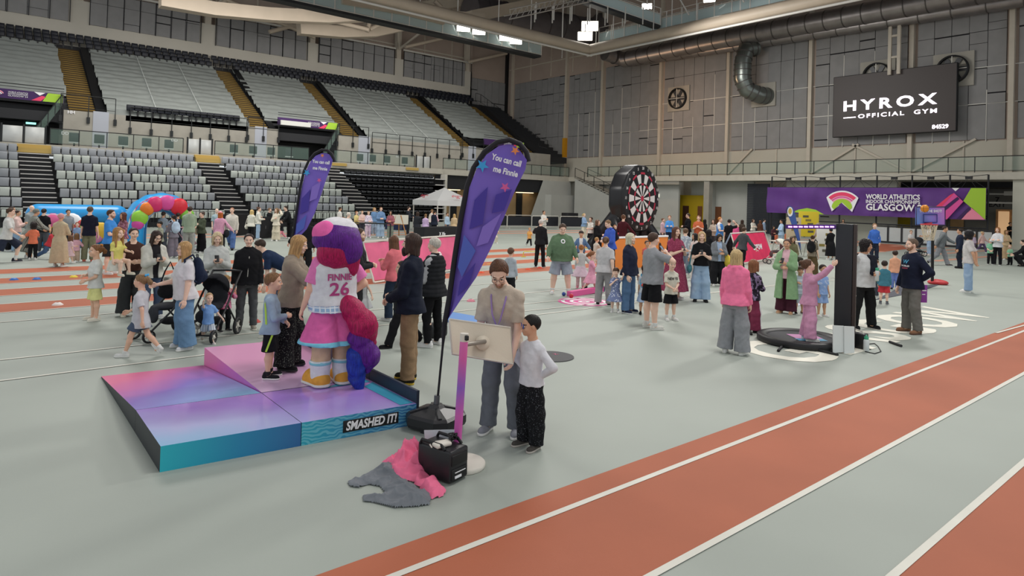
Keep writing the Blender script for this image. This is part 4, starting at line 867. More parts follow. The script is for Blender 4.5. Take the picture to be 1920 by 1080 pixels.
def skel(H, c, sex, g, arms, legs, lean, twist, side):
    J = {}; hh = .132+.07*c; up, fo = (.170-.018*c)*H, (.146-.014*c)*H; shz, hipz = 1-hh-.047, .515-.075*c; T = (shz-hipz)*H; sw = (.096 if sex == 'm' else .088)*H*(.96-.06*c)*(1+.25*(g-1)); hw = .05*H*(.97+.3*(g-1)); th, sh = (hipz-.047)*.5*H, (hipz-.047)*.5*H
    Lg = {}
    for sd, (fl, ab, kn) in zip((1, -1), legs):
        a, b = fl*D2R, ab*D2R; d = np.array([sd*math.sin(b), -math.sin(a)*math.cos(b), -math.cos(a)*math.cos(b)]); hip = np.array([sd*hw, 0, 0]); kp = hip+d*th; a2 = (fl-kn)*D2R; d2 = np.array([sd*math.sin(b)*.6, -math.sin(a2)*math.cos(b), -math.cos(a2)*math.cos(b)]); Lg[sd] = [hip, kp, kp+d2*sh, d2]
    zmin = min(Lg[s][2][2] for s in (1, -1)); off = np.array([0, 0, -zmin+.047*H]); mid = (Lg[1][2]+Lg[-1][2])/2; off[0] = -mid[0]; off[1] = -mid[1]+.03*H
    J['pel'] = off; R = rotz(twist*D2R)@rotx(lean*D2R)@roty(side*D2R); J['R'] = R; J['T'] = T; J['hh'] = hh*H
    for sd in (1, -1): J['hip', sd], J['knee', sd], J['ank', sd] = (Lg[sd][q]+off for q in range(3)); J['shin', sd] = Lg[sd][3]
    for sd, ar in zip((1, -1), arms):
        f_, ab, e, i = [q*D2R for q in ar[:4]]; S = off+R@np.array([sd*sw, .004*H, T-.034*H]); u = np.array([sd*math.sin(ab), -math.sin(f_)*math.cos(ab), -math.cos(f_)*math.cos(ab)]); fp = np.array([0, -math.cos(f_), math.sin(f_)]); ip = np.array([-sd, 0., 0]); ip = ip-u*(ip@u); ip /= np.linalg.norm(ip); fp = fp-u*(fp@u); fp /= np.linalg.norm(fp)
        p = math.cos(i)*fp+math.sin(i)*ip; p /= np.linalg.norm(p); d = math.cos(e)*u+math.sin(e)*p; q = -math.sin(e)*u+math.cos(e)*p
        J['sho', sd] = S; J['elb', sd] = S+R@u*up; J['wri', sd] = J['elb', sd]+R@d*fo; J['hz', sd], J['hy', sd] = R@d, R@q
    return J
SHELL = {}
def person(px, py, top, face, label, kind='w', cl=(), skin=0, hair=('long', '#3b2a20'), arms=('down', 'down'), legs='relax', lean=0, twist=0, side=0, head=(0, 0), H=None, g=1., shoe=('#d8d8d4', '#e8e8e4'), age=None, hands=('relax', 'relax'), extra=(), group=None, Z=0., vox=None, socks=None):
    """kind w/m adult, c child, t toddler. face: degrees from the camera, 90 = towards the right of the photo. cl: garments (part, colour, cut, pattern)"""
    P0 = at(px, py, Z=Z); d = dep(P0); H = H or (py-top)*d/F*.985; sex = 'm' if kind == 'm' else 'f'; c = age if age is not None else {'w': 0, 'm': 0, 'c': .55, 't': .95}[kind]
    vox = vox or min(.019, max(.0062, d*.00082)); ar = [ARMS[a] if isinstance(a, str) else a for a in arms]; lg = LEGS[legs] if isinstance(legs, str) else legs
    J = skel(H, c, sex, g, ar, lg, lean, twist, side); v_ = P0[:2]/np.linalg.norm(P0[:2]); r_ = np.array([v_[1], -v_[0]]); fw = math.cos(face*D2R)*-v_+math.sin(face*D2R)*r_
    root = empty('person', tuple(P0), label, 'person', group, math.atan2(fw[0], -fw[1])); s = H
    R, O, T = J['R'], J['pel'], J['T']; seed = (px*7+py) % 31
    t = np.array([-.18, 0, .25, .6, .82, .94, 1.02, 1.09, 1.2]); zs = t*T
    A = np.array([.07, .096, .074, .084, .088, .078, .056, .038, .03] if sex == 'f' else [.07, .09, .08, .093, .099, .083, .06, .042, .032])
    B = np.array([.05, .066, .055, .067, .062, .052, .044, .036, .031] if sex == 'f' else [.052, .063, .058, .068, .066, .056, .047, .038, .033]); yo = np.array([.006, .008, -.002, -.006, 0, .005, .008, .008, .008])
    if c > 0: A = A*(1-.02*c)*np.array([1, .9, 1.12, 1, .95, .92, .92, .9, .9])**c; B = B*np.array([1.1, 1.05, 1.25, 1.08, 1, 1, 1, 1, 1])**c
    gg = np.array([g, g, 1+(g-1)*1.6, 1+(g-1)*1.1, 1+(g-1)*.7, 1+(g-1)*.5, 1+(g-1)*.3, 1, 1]); A = A*gg*s; B = B*gg*s; yo = yo*s-(gg-1)*.03*s
    gl = 1+(g-1)*.8; rT, rK, rC, rA = .0425*s*gl, .031*s*gl, .031*s*gl, .0195*s*gl
    b = Vol(vox); b.loft(O, R, zs, A, B, yo, .02)
    for sd in (1, -1):
        S, E, W_ = J['sho', sd], J['elb', sd], J['wri', sd]; b.ell(S, (.029*s, .029*s, .029*s), .03).cone(O+R@np.array([sd*.02*s, .008*s, T*1.06]), S+R@np.array([0, 0, .004*s]), .026*s, .025*s, .03).cone(S, E, .0265*s*gl, .0215*s*gl, .02).cone(E, W_, .0222*s*gl, .0145*s, .01)
        h_, k_, a_ = J['hip', sd], J['knee', sd], J['ank', sd]; cf = k_+(a_-k_)*.3+np.array([0, .008*s, 0]); b.cone(h_, k_, rT*1.05, rK, .02).cone(k_, cf, rK, rC, .02).cone(cf, a_, rC, rA, .02).cone(a_+np.array([0, 0, -.012*s]), a_+np.array([0, -.05*s, -.028*s]), rA, .016*s, .02)
    nk = O+R@np.array([0, .008*s, T*1.02]); hs = J['hh']/.23; hR = R@rotz(head[0]*D2R)@rotx((head[1]-lean*.55)*D2R); chin = O+R@np.array([0, 0, T+.035*s])+np.array([0, 0, .0]); hO = nk+R@np.array([0, -.004*s, .012*s])+hR@np.array([0, -.026*hs, .05*hs])+np.array([0, 0, .012*s])
    b.cone(nk-R@np.array([0, 0, .02*s]), hO+hR@np.array([0, .02*hs, .045*hs]), .031*s, .0455*hs, .02); V, Q = b.mesh(); Vs, Fs, Ms = [V], [Q], [np.zeros(len(Q), int)]; n = len(V)
    hv, hq, hm = HEADS['c' if kind in 'ct' else sex]; Vs.append((hv*hs)@hR.T+hO); Fs.append(hq+n); Ms.append(hm); n += len(hv)
    sh_ = s/1.75*(1+.12*c)
    for sd, hd in zip((1, -1), hands):
        hv, hq = HANDS[hd]; z_, y_ = J['hz', sd], J['hy', sd]; x_ = np.cross(y_, z_)
        inward = np.array(-sd*R[:, 0]); x_ = x_ if sd == -1 else x_
        q = hv*sh_; flip = False
        x_ = np.cross(y_, z_)*(1 if sd == -1 else -1); M_ = np.stack([x_, y_, z_], 1); flip = np.linalg.det(M_) < 0
        Vs.append(q@M_.T+J['wri', sd]); Fs.append((hq[:, ::-1] if flip else hq)+n); Ms.append(np.zeros(len(hq), int)); n += len(hv)
    hcol = hair[1] if hair else '#4a3526'
    to_obj('body', np.concatenate(Vs), np.concatenate(Fs), [skinmat(skin), M_LIP[skin], M_EW, M_IR, hairmat(hcol)], root, np.concatenate(Ms))
    Mh = Matrix([list(hR[q]*hs)+[hO[q]] for q in range(3)]+[[0, 0, 0, 1]])
    def headpart(name, VQ, m):
        key = (name, id(VQ[0]))
        if key not in SHELL: o = to_obj(name, VQ[0], VQ[1], m, root); SHELL[key] = o.data
        else: o = bpy.data.objects.new(name, SHELL[key]); COL.objects.link(o); o.parent = root
        o.material_slots[0].link = 'OBJECT'; o.material_slots[0].material = m; o.matrix_basis = Mh; return o
    if hair and hair[0] != 'none': headpart('hair', hair_mesh(hair[0]), hairmat(hair[1]))
    for ex in extra: headpart(ex[0], head_cover(ex[0]), hairmat(ex[1]) if ex[0] in ('beard', 'stubble') else mat('metal_frame', '#3a3a3a', .3) if ex[0] == 'glasses' else cloth(ex[1]))
    lo_ = max(.0095, vox*.75); lay = 0
    for gi, gm in enumerate(cl):
        part, col, cutk = gm[:3]; pat = gm[3] if len(gm) > 3 else None; o_ = lo_+.006*(gi == 0)*0; v = Vol(vox); nz = .004 if d < 12 else .003
        if part in ('trousers', 'jeans', 'leggings', 'shorts', 'joggers', 'tracksuit_trousers'):
            k_ = {'slim': (.006, .004, .006), 'straight': (.014, .016, .02), 'wide': (.018, .034, .046), 'flare': (.01, .01, .04), 'short': (.022, .03, 0), 'padded': (.05, .085, 0), 'tight': (.002, .001, .002), 'baggy': (.026, .034, .024)}[cutk]
            zl = np.array([-.24, -.12, 0, .16])*T; v.loft(O, R, zl, np.interp(zl, zs, A)+o_*.8, np.interp(zl, zs, B)+o_*.8, np.interp(zl, zs, yo), .02)
            for sd in (1, -1):
                h_, q, a_ = J['hip', sd], J['knee', sd], J['ank', sd]
                if cutk in ('short', 'padded'): v.cone(h_, h_+(q-h_)*(gm[4] if len(gm) > 4 else .82), rT*1.05+o_*.8, rK+o_+k_[1]*s*1.15, .015, cut=True)
                else:
                    end = q+(a_-q)*(gm[4] if len(gm) > 4 else 1.04); m_ = h_+(q-h_)*.45; v.cone(h_, m_, rT*1.05+o_*.8, (rT*.55+rK*.45)+o_+k_[0]*s*.8, .02).cone(m_, q, (rT*.55+rK*.45)+o_+k_[0]*s*.8, rK+o_+k_[1]*s, .015); cf = q+(end-q)*.4+np.array([0, .006*s, 0]); r2 = max(rC*.9, rA+.3*k_[2]*s)+o_+k_[1]*s*.8; v.cone(q, cf, rK+o_+k_[1]*s, r2, .02).cone(cf, end, r2, rA+o_+.004*s+k_[2]*s, .02, cut=True)
            v.cut(lambda X, Y, Z: -(Z-(min(J['ank', 1][2], J['ank', -1][2])-.036*s)))
        else:
            hem = {'crop': .12, 'waist': .02, 'hip': -.12, 'long': -.32, 'coat': -.95, 'knee': -.62, 'maxi': -1.28, 'midi': -1.0, 'skirt': -.62, 'gown': -1.42}[cutk[1] if isinstance(cutk, tuple) else cutk]; sl = cutk[0] if isinstance(cutk, tuple) else 'none'
            thick = {'t_shirt': .006, 'vest_top': .005, 'jumper': .011, 'hoodie': .016, 'jacket': .016, 'coat': .02, 'puffer_gilet': .03, 'polo_shirt': .007, 'dress': .007, 'skirt': .006, 'shirt': .008, 'top': .005, 'tunic': .012, 'robe': .016, 'cardigan': .012}.get(part, .008)*s/1.7+o_+lay*.011*s/1.7; lay += 0 if skirt_(part) else 1
            z0 = hem*T; skirt = part == 'skirt'; zt = (.16 if skirt else 1.02 if part in ('vest_top', 'top') else 1.08)*T; zz = np.unique(np.concatenate([[z0, zt], zs[(zs > z0) & (zs < zt)], [0., -.12*T] if z0 < -.13*T else []]))
            zc = np.maximum(zz, -.02*T); aa, bb, oo = (np.interp(zc, zs, q) for q in (A, B, yo)); w_ = np.clip((.55*T-zz)/(.55*T), 0, 1); drop = .0 if part in ('top', 'vest_top') else .6
            ac, bc = np.interp(.6*T, zs, A), np.interp(.6*T, zs, B); aa = aa+np.maximum(0, ac-aa)*w_*drop*(zz > -.05*T); bb = bb+np.maximum(0, bc-bb)*w_*drop
            below = np.clip(-zz/T, 0, 2); flare = gm[4] if len(gm) > 4 and gm[4] is not None else (.06 if part in ('skirt', 'dress') else .03 if part in ('coat', 'robe') else .012)
            aa = aa+thick+flare*s*below; low_ = np.clip((.2*T-zz)/(.2*T), 0, 1)*(.006*s+lo_*.5); aa = aa+low_; bb = bb+thick+flare*s*below*1.05+.01*s*(below > .05)+low_
            v.loft(O, R, zz, aa, bb, oo, .012, 2.3, fold=(8, .05) if part in ('skirt', 'dress', 'robe') else None)
            if not skirt and sl != 'none':
                for sd in (1, -1):
                    S, E, W_ = J['sho', sd], J['elb', sd], J['wri', sd]; rs = thick*.8; v.ell(S, (.03*s+rs,)*3, .03).cone(O+R@np.array([sd*.02*s, .008*s, T*1.05]), S+R@np.array([0, 0, .004*s]), .026*s+rs, .026*s+rs, .03)
                    if sl == 'short': v.cone(S, S+(E-S)*.78, .0275*s*gl+rs, .0245*s*gl+rs+.008*s, .014, cut=True)
                    elif sl == 'cap': v.cone(S, S+(E-S)*.4, .0275*s*gl+rs, .0265*s*gl+rs+.004*s, .014, cut=True)
                    else:
                        e_ = .96 if sl == 'long' else .3; v.cone(S, E, .0275*s*gl+rs, .0232*s*gl+rs+.002*s, .014); v.cone(E, E+(W_-E)*e_, .0232*s*gl+rs+.003*s, .0165*s+rs, .01, cut=True)
            if part in ('hoodie',): v.cone(O+R@np.array([-.045*s, .03*s, T*1.06]), O+R@np.array([.045*s, .03*s, T*1.06]), .026*s, .026*s, .02).cone(O+R@np.array([0, .05*s, T*1.04]), O+R@np.array([0, .056*s, T*.9]), .03*s, .02*s, .02)
            if part in ('jacket', 'polo_shirt', 'shirt', 'puffer_gilet', 'coat'): v.loft(O+R@np.array([0, .006*s, T*1.08]), R, [-.02*s, .028*s], [.042*s, .039*s], [.042*s, .037*s], None, .01)
            if part == 'puffer_gilet': v.P[0] = (lambda f0: (lambda X, Y, Z: f0(X, Y, Z)-.008*np.abs(np.sin(Z*48))))(v.P[0][0]), *v.P[0][1:]
            if gm[-1] == 'open':   # open front
                In = np.linalg.inv(R); v.cut(lambda X, Y, Z: np.minimum(np.minimum(-(In[1][0]*(X-O[0])+In[1][1]*(Y-O[1])+In[1][2]*(Z-O[2]))-.01, 9), .028*s+.02*s*np.clip((Z-O[2])/T, 0, 1)-np.abs(In[0][0]*(X-O[0])+In[0][1]*(Y-O[1])+In[0][2]*(Z-O[2]))))
        V, Q = v.mesh(nz*s/1.7, 60 if d < 14 else 38, seed+gi); to_obj(part, V, Q, cloth(col, pat if pat != 'open' else None), root)
    if shoe:
        sv = SHOES[shoe[2] if len(shoe) > 2 else 'low']; fs = s/1.75*(1+.1*c)
        for sd in (1, -1):
            a_ = J['ank', sd]; hd = J['shin', sd]; pitch = 0 if a_[2] < .06*s else math.atan2(-hd[1], -hd[2])*-1; Rf = rotz(sd*.16)@rotx(-pitch if abs(pitch) > .2 else 0); M_ = Matrix([list(Rf[q]*fs)+[a_[q]-(Rf@np.array([0, 0, .082*fs]))[q]*1.0] for q in range(3)]+[[0, 0, 0, 1]]); 
            if abs(pitch) <= .2: M_[2][3] = max(0, a_[2]-.05*s)
            sl_ = None
            for nm, (V, Q), cl_ in (('shoe', sv[0], shoe[0]), ('sole', sv[1], shoe[1])):
                key = (nm, id(V)); m = cloth(cl_) if nm == 'shoe' else mat('sole_'+cl_.strip('#'), cl_, .6)
                if key not in SHELL: o = to_obj(nm, V, Q, m, root); SHELL[key] = o.data
                else: o = bpy.data.objects.new(nm, SHELL[key]); COL.objects.link(o)
                o.material_slots[0].link = 'OBJECT'; o.material_slots[0].material = m
                if nm == 'shoe': o.parent = root; o.matrix_basis = M_; sl_ = o
                else: o.parent = sl_
        if socks:
            for sd in (1, -1):
                a_, k_ = J['ank', sd], J['knee', sd]; q = Vol(max(.006, vox*.6)); q.cone(a_, a_+(k_-a_)*socks[1], rA+.007, rA+.009*s/1.7+.004+.01*socks[1], .01, cut=True); V, Q = q.mesh(); to_obj('sock', V, Q, cloth(socks[0]), root)
    Mw = root.matrix_basis; wp = lambda p: Mw @ Vector(p); J['root'] = root; J['w'] = wp; J['H'] = H; J['Mh'] = Mw @ Mh; J['d'] = d; J['Rw'] = Mw.to_3x3() @ Matrix([list(q) for q in R]); J['A'] = A; J['B'] = B; J['g'] = g; return J
# ---------------------------------------------------------------- things on the floor
def atd(px, py, d): return EYEP + d*(AW + (px-960)/F*AR - (py-360)/F*AU)
def grad(key, stops, axis=(1, 0, 0), scale=1., rough=.3, noise=.0, nscale=1.5, wave=None):
    m = bpy.data.materials.new(key); m.use_nodes = True; t = NT(m); MATS[key] = m; co = t.co('Object'); d = t.n('ShaderNodeVectorMath', operation='DOT_PRODUCT'); d.inputs[1].default_value = [a*scale for a in axis]; t.l(co, d.inputs[0]); f = d.outputs['Value']
    if noise:
        nz = t.n('ShaderNodeTexNoise', Scale=nscale, Detail=3.); t.l(co, nz.inputs['Vector']); mm = t.n('ShaderNodeMath', operation='MULTIPLY_ADD'); mm.inputs[1].default_value = noise; t.l(nz.outputs[0], mm.inputs[0]); t.l(f, mm.inputs[2]); f = mm.outputs[0]
    c = t.ramp(f, stops)
    if wave:
        wv = t.n('ShaderNodeTexWave', Scale=wave[0], Distortion=9., Detail=1.); wv.bands_direction = 'Z'; t.l(co, wv.inputs['Vector']); mx = t.n('ShaderNodeMix', data_type='RGBA'); q = t.ramp(wv.outputs['Fac'], [(.42, (0, 0, 0, 1)), (.5, (1, 1, 1, 1))]); s_ = t.n('ShaderNodeMath', operation='MULTIPLY'); s_.inputs[1].default_value = wave[2]; t.l(q, s_.inputs[0]); t.l(s_.outputs[0], mx.inputs[0]); t.l(c, mx.inputs[6]); mx.inputs[7].default_value = lin(wave[1]); c = mx.outputs[2]
    t.l(c, t.b.inputs['Base Color']); t.b.inputs['Roughness'].default_value = rough; return m
# stage
A = at(299.3, 885.8); B = at(762.7, 799); e1 = (B-A)[:2]/np.linalg.norm((B-A)[:2]); L1 = float((at(780, 796)-A)[:2]@e1); Cc = at(193, 708); L2 = 3.42; h = .215
S = empty('photo_stage', tuple(A), 'low glossy pink, purple and turquoise stage with ramps reading SMASHED IT!', 'stage', rz=math.atan2(e1[1], e1[0]))
mid, v1 = L1*.495, 1.12; hb = .25
g_top = grad('stage_top', [(0, '#74c6e4'), (.3, '#b3b6e4'), (.5, '#a682d2'), (.7, '#c596d4'), (1, '#e6a6cc')], (.12, .27, 0), 1, .12, .3, 1.1)
g_ramp = grad('stage_ramp', [(.0, '#7cc4e2'), (.3, '#8fa3dd'), (.55, '#8a6fc8'), (.8, '#d070b0'), (1, '#e8769f')], (-.28, .24, 0), 1.15, .3, .25, 1.3)
g_back = grad('stage_back', [(0, '#c6b2de'), (.5, '#dcbade'), (1, '#e6a6cc')], (0, .35, 0), 1, .2, .2, 1.2)
g_front = grad('stage_front', [(0, '#2ab4c4'), (.5, '#2688b4'), (1, '#2f5f9c')], (.8, 0, 0), 1, .35)
g_right = grad('stage_front_right', [(.35, '#2ab0bc'), (.7, '#2f86b4'), (1, '#33609c')], (.4, 0, 0), 1, .35, wave=(9, '#8fd6e2', .4)); m_sd = mat('stage_side', '#2c3034', .5); m_nv = mat('stage_navy', '#262e3e', .45)
g_seam = grad('stage_wedge', [(0, '#7a4fc0'), (.5, '#c05fc0'), (1, '#e070b0')], (0, .35, 0), 1, .35)
def box8(name, pts, mats, mi, parent):
    q = MB(); pts = [(x-.078*y, y, z) for x, y, z in pts]; fs = [(4, 5, 6, 7), (0, 1, 5, 4), (1, 2, 6, 5), (2, 3, 7, 6), (3, 0, 4, 7), (3, 2, 1, 0)]; q.add(pts, fs); q.m = list(mi); return q.build(name, mats, parent)
def blk(name, x0, x1, y0, y1, z0, z1, mats, mi): return box8(name, [(x0, y0, 0), (x1, y0, 0), (x1, y1, 0), (x0, y1, 0), (x0, y0, z0), (x1, y0, z0), (x1, y1, z1), (x0, y1, z1)], mats, mi, S)
blk('front_block', 0, mid, 0, v1, h, h, [g_top, g_front, m_sd], (0, 1, 2, 2, 2, 2)); blk('left_ramp', 0, mid-.004, v1+.006, L2, h, .015, [g_ramp, g_front, m_sd], (0, 2, 2, 2, 2, 2))
blk('front_block', mid+.006, L1, 0, v1, h, h, [g_top, g_right, m_sd], (0, 1, 2, 2, 2, 2)); blk('rear_wedge', mid+.006, L1, v1+.006, L2, h+.003, hb, [g_back, g_front, g_seam, m_sd], (0, 3, 3, 3, 2, 3))
def sboard(y0, y1, zt): box8('side_board', [(L1, y0, 0), (L1+.03, y0, 0), (L1+.03, y1, 0), (L1, y1, 0), (L1, y0, zt), (L1+.03, y0, zt), (L1+.03, y1, zt), (L1, y1, zt)], [m_nv], [0]*6, S)
sboard(0, 1.05, h+.13); sboard(1.06, L2, h+.29)
MB().quad((mid+.5, v1-.16, h+.003), (L1-.11, v1-.16, h+.003), (L1-.12, v1-.02, h+.003), (mid+.8, v1-.02, h+.003)).quad((L1-.17, .03, h+.003), (L1-.02, .03, h+.003), (L1-.09, v1-.18, h+.003), (L1-.24, v1-.3, h+.003)).build('edge_band', mat('stage_turquoise', '#4aa6c6', .2), S)
MB().rbox((L1-.78, -.008, .05), (L1-.2, .0, .165), .004).build('sign_plate', m_black, S)
text('lettering', 'SMASHED IT!', Matrix.Translation((L1-.49, -.011, .107)) @ Matrix.Rotation(math.pi/2, 4, 'X'), .115, m_wht, S, bold=.03, shear=.2, width=.53, W=False)
# feather flags
def star(px, py, d, r, n5=5, rot=.3): return [tuple(atd(px+math.cos(rot+k*math.pi/n5)*(r if k % 2 == 0 else r*.42), py+math.sin(rot+k*math.pi/n5)*(r if k % 2 == 0 else r*.42), d)) for k in range(2*n5)]
def feather(base, d, L, Rr, pole, lab, tx, stars, facets, baselab=True):
    r = empty('feather_flag', tuple(base), lab, 'flag', 'tall purple feather flags'); q = MB(); g_ = grad('flag_purple_%d' % int(d), [(0, '#473a9c'), (.5, '#6a55b4'), (1, '#7a64c4')], (0, 0, .35), 1, .75, .35, 1.6); n = len(L)
    sl = MB(); k = 12
    LL = np.array(L, float); 
    for i in range(n):
        for j in range(k+1):
            t = j/k; p = LL[i]*(1-t)+np.array(Rr[i])*t; q.v.append(tuple(atd(p[0], p[1], d+.03*math.sin(i*.8+t*5)+.012*math.sin(9*t+i))))
    for i in range(n-1):
        for j in range(k): o = i*(k+1)+j; q.f.append((o, o+1, o+k+2, o+k+1)); q.m.append(0); q.s.append(True)
    b_ = MB(); b_.v = list(q.v); b_.f = [f[::-1] for f in q.f]; cl_ = q.build('flag_cloth', g_, r, W=True)
    sl.tube([atd(x, y, d) for x, y in pole], [.012]*2+[.028*1.0]*(len(pole)-2), 8); sl.build('pole_sleeve', mat('sleeve_black', '#1e1c22', .7), r, W=True)
    for pts, m in stars: MB().add([tuple(np.array(p)-AW*.06) for p in pts], [tuple(range(len(pts)))]).build('printed_star', m, r, W=True)
    for pts, m in facets: MB().add([tuple(atd(x, y, d-.045)) for x, y in pts], [tuple(range(len(pts)))]).build('printed_shape', m, r, W=True)
    for s_, px, py, w_, hgt, ang in tx:
        ca, sa = math.cos(ang), math.sin(ang); text('lettering', s_, face_M(atd(px, py, d-.06), AR*ca-AU*sa, AR*sa+AU*ca), hgt, m_wht, r, bold=.03, width=w_)
    return r
m_f1, m_f2, m_f3 = mat('facet_indigo', '#4a3c9c', .75), mat('facet_violet', '#8a72cc', .75), mat('facet_blue', '#5668c0', .75)
s_or, s_bl, s_pk, s_wh = mat('star_orange', '#e58a4e', .7), mat('star_blue', '#3fa0dc', .7), mat('star_pink', '#d8609c', .7), m_wht
bf = at(817, 800); df = dep(bf)
fl = feather(bf, df, [(838, 604), (846, 560), (857, 480), (868, 410), (880, 352), (893, 318), (912, 290), (935, 274), (955, 270)], [(839, 600), (862, 565), (893, 520), (922, 462), (946, 405), (968, 352), (985, 318), (988, 300), (970, 276)], [(818, 775), (830, 650), (834, 606), (842, 560), (853, 480), (864, 410), (876, 350), (888, 315), (908, 285), (932, 267), (955, 262), (975, 270), (987, 285), (991, 303)], 'tall purple feather flag with stars beside the touchscreen stand, nearer of the two', [('You can call', 950, 301, .31, .085, .26), ('me Finnie', 948, 322, .255, .085, .24)],
    [(star(905, 311, df, 13), s_bl), (star(966, 283, df, 9), s_or), (star(947, 351, df, 10), s_pk)], [([(890, 375), (915, 350), (905, 420), (880, 430)], m_f1), ([(905, 425), (940, 400), (915, 455), (893, 462)], m_f2), ([(870, 440), (892, 470), (866, 520), (858, 500)], m_f3), ([(930, 365), (960, 355), (945, 395), (922, 400)], m_f1), ([(862, 528), (892, 492), (880, 532), (858, 556)], m_f1)])
W2 = MB(); W2.v = []; q = MB()
Mb = Matrix.Translation(Vector(bf)-basis(fl).translation) @ Matrix.Rotation(.35, 4, 'Z')
def octo(r_, z): c_ = r_*.62; return [(r_, -c_, z), (r_, c_, z), (c_, r_, z), (-c_, r_, z), (-r_, c_, z), (-r_, -c_, z), (-c_, -r_, z), (c_, -r_, z)]
rings = [octo(.25, .03), octo(.262, .06), octo(.262, .13), octo(.235, .155), octo(.08, .2), octo(.05, .235)]; vs = [Mb @ Vector(p) for r_ in rings for p in r_]; fs = [(i*8+j, i*8+(j+1) % 8, (i+1)*8+(j+1) % 8, (i+1)*8+j) for i in range(5) for j in range(8)]+[tuple(range(40, 48))]; q.add(vs, fs)
for j in range(4): a_ = j*math.pi/2+.2; q.box((math.cos(a_)*.19-.05, math.sin(a_)*.19-.05, 0), (math.cos(a_)*.19+.05, math.sin(a_)*.19+.05, .05), M=Mb)
for j in range(4): a_ = j*math.pi/2+math.pi/4; q.bar(Mb @ Vector((math.cos(a_)*.08, math.sin(a_)*.08, .205)), Mb @ Vector((math.cos(a_)*.27, math.sin(a_)*.27, .16)), .035, .02)
q.build('water_base', mat('base_black', '#26272a', .35, bump=.1, bs=60), fl); MB().tube([(0, 0, .2), (.005, 0, .32)], .03, 12).build('base_socket', mat('grey_metal', '#6a6c70', .4, metal=.6), fl)
b2 = at(546, 574); d2 = dep(b2); k_ = lambda P_: [(546+(x-838)*.5-8+.0*(y), 280+(y-258)*.5) for x, y in P_]
f2 = feather(b2, d2, [(549, 452), (553, 430), (559, 390), (566, 350), (573, 322), (582, 303), (592, 292), (604, 287), (612, 287)], [(550, 450), (560, 445), (575, 430), (590, 400), (602, 365), (612, 335), (621, 312), (624, 300), (618, 290)], [(541, 572), (545, 470), (547, 450), (551, 430), (557, 390), (563, 350), (570, 321), (579, 301), (590, 288), (603, 281), (614, 282), (622, 288), (626, 297), (627, 304)], 'tall purple feather flag with stars behind the stage, farther of the two', [('You can call', 602, 304, .36, .095, .1), ('me Finnie', 600, 316, .3, .095, .1)], [(star(577, 324, d2, 7), s_bl), (star(606, 292, d2, 4), s_or), (star(600, 338, d2, 5), s_pk)], [([(566, 372), (582, 355), (578, 395), (562, 402)], m_f1), ([(585, 350), (602, 340), (594, 372), (580, 378)], m_f2), ([(556, 420), (575, 402), (570, 428), (554, 440)], m_f3)])
MB().rbox((-.26, -.26, .02), (.26, .26, .15), .05).rbox((-.08, -.08, .15), (.08, .08, .24), .03).build('water_base', MATS['base_black'], f2)
# touchscreen stand
kb = at(866, 874); K_ = empty('touchscreen_stand', tuple(kb), 'beige touchscreen on a pink and violet post with round white foot', 'kiosk'); kd = dep(kb); m_bei = mat('kiosk_beige', '#cfc3b0', .55, bump=.1, bs=90); m_off = mat('kiosk_white', '#d9d3c8', .5)
MB().lathe([(0, 0), (.2, 0), (.205, .012), (.205, .035), (.195, .045), (0, .045)], 40).build('foot', m_off, K_)
pt = Vector(atd(870, 640, kd+.03))-Vector(kb); MB().tube([(-.05, .02, .04), pt], .036, 16).build('post', grad('post_pink', [(0, '#d65fae'), (.4, '#d060b4'), (.62, '#8f62c4'), (.85, '#d860a8'), (1, '#e070b4')], (0, 0, .9), 1, .4), K_)
MB().tube([pt, pt+Vector((.003, 0, .07))], .038, 16).build('post_cap', m_off, K_); MB().rbox(tuple(pt+Vector((-.02, -.06, .015))), tuple(pt+Vector((.012, -.03, .06))), .008).build('cap_slot', m_dark, K_)
c4 = [atd(843, 598, 6.05), atd(957, 614, 6.25), atd(962, 682, 6.1), atd(849, 663, 5.9)]; nrm = np.cross(c4[1]-c4[0], c4[3]-c4[0]); nrm /= np.linalg.norm(nrm); nrm = nrm if nrm@AW > 0 else -nrm
q = MB(); vs = [tuple(p) for p in c4]+[tuple(p+nrm*.035) for p in c4]; q.add(vs, [(0, 1, 2, 3), (7, 6, 5, 4), (0, 4, 5, 1), (1, 5, 6, 2), (2, 6, 7, 3), (3, 7, 4, 0)]); q.build('screen_shell', m_bei, K_, W=True)
MB().quad(*[tuple(np.array(p)+nrm*.037) for p in c4]).build('display', mat('display_glow', '#5b6fc0', .3, emit=.6), K_, W=True)
q = MB(); q.tube([c4[i] for i in (0, 1, 2, 3)], .008, 6, closed=True); q.build('screen_rim', m_off, K_, W=True)
mc = np.mean(c4, 0)*.0+atd(905, 643, 6.03); Mm = Vector(tuple(-nrm)).to_track_quat('Z', 'Y').to_matrix().to_4x4(); Mm.translation = mc
MB().lathe([(0, .035), (.062, .03), (.07, .0)], 28, M=Mm).build('mount_disc', m_bei, K_, W=True); MB().tube([mc-nrm*.02, mc-nrm*.06+np.array([0, 0, -.005]), np.array(kb)+np.array(pt)+np.array([.02, 0, -.03])], .02, 10).build('arm', mat('arm_metal', '#9b948a', .4, metal=.5), K_, W=True)
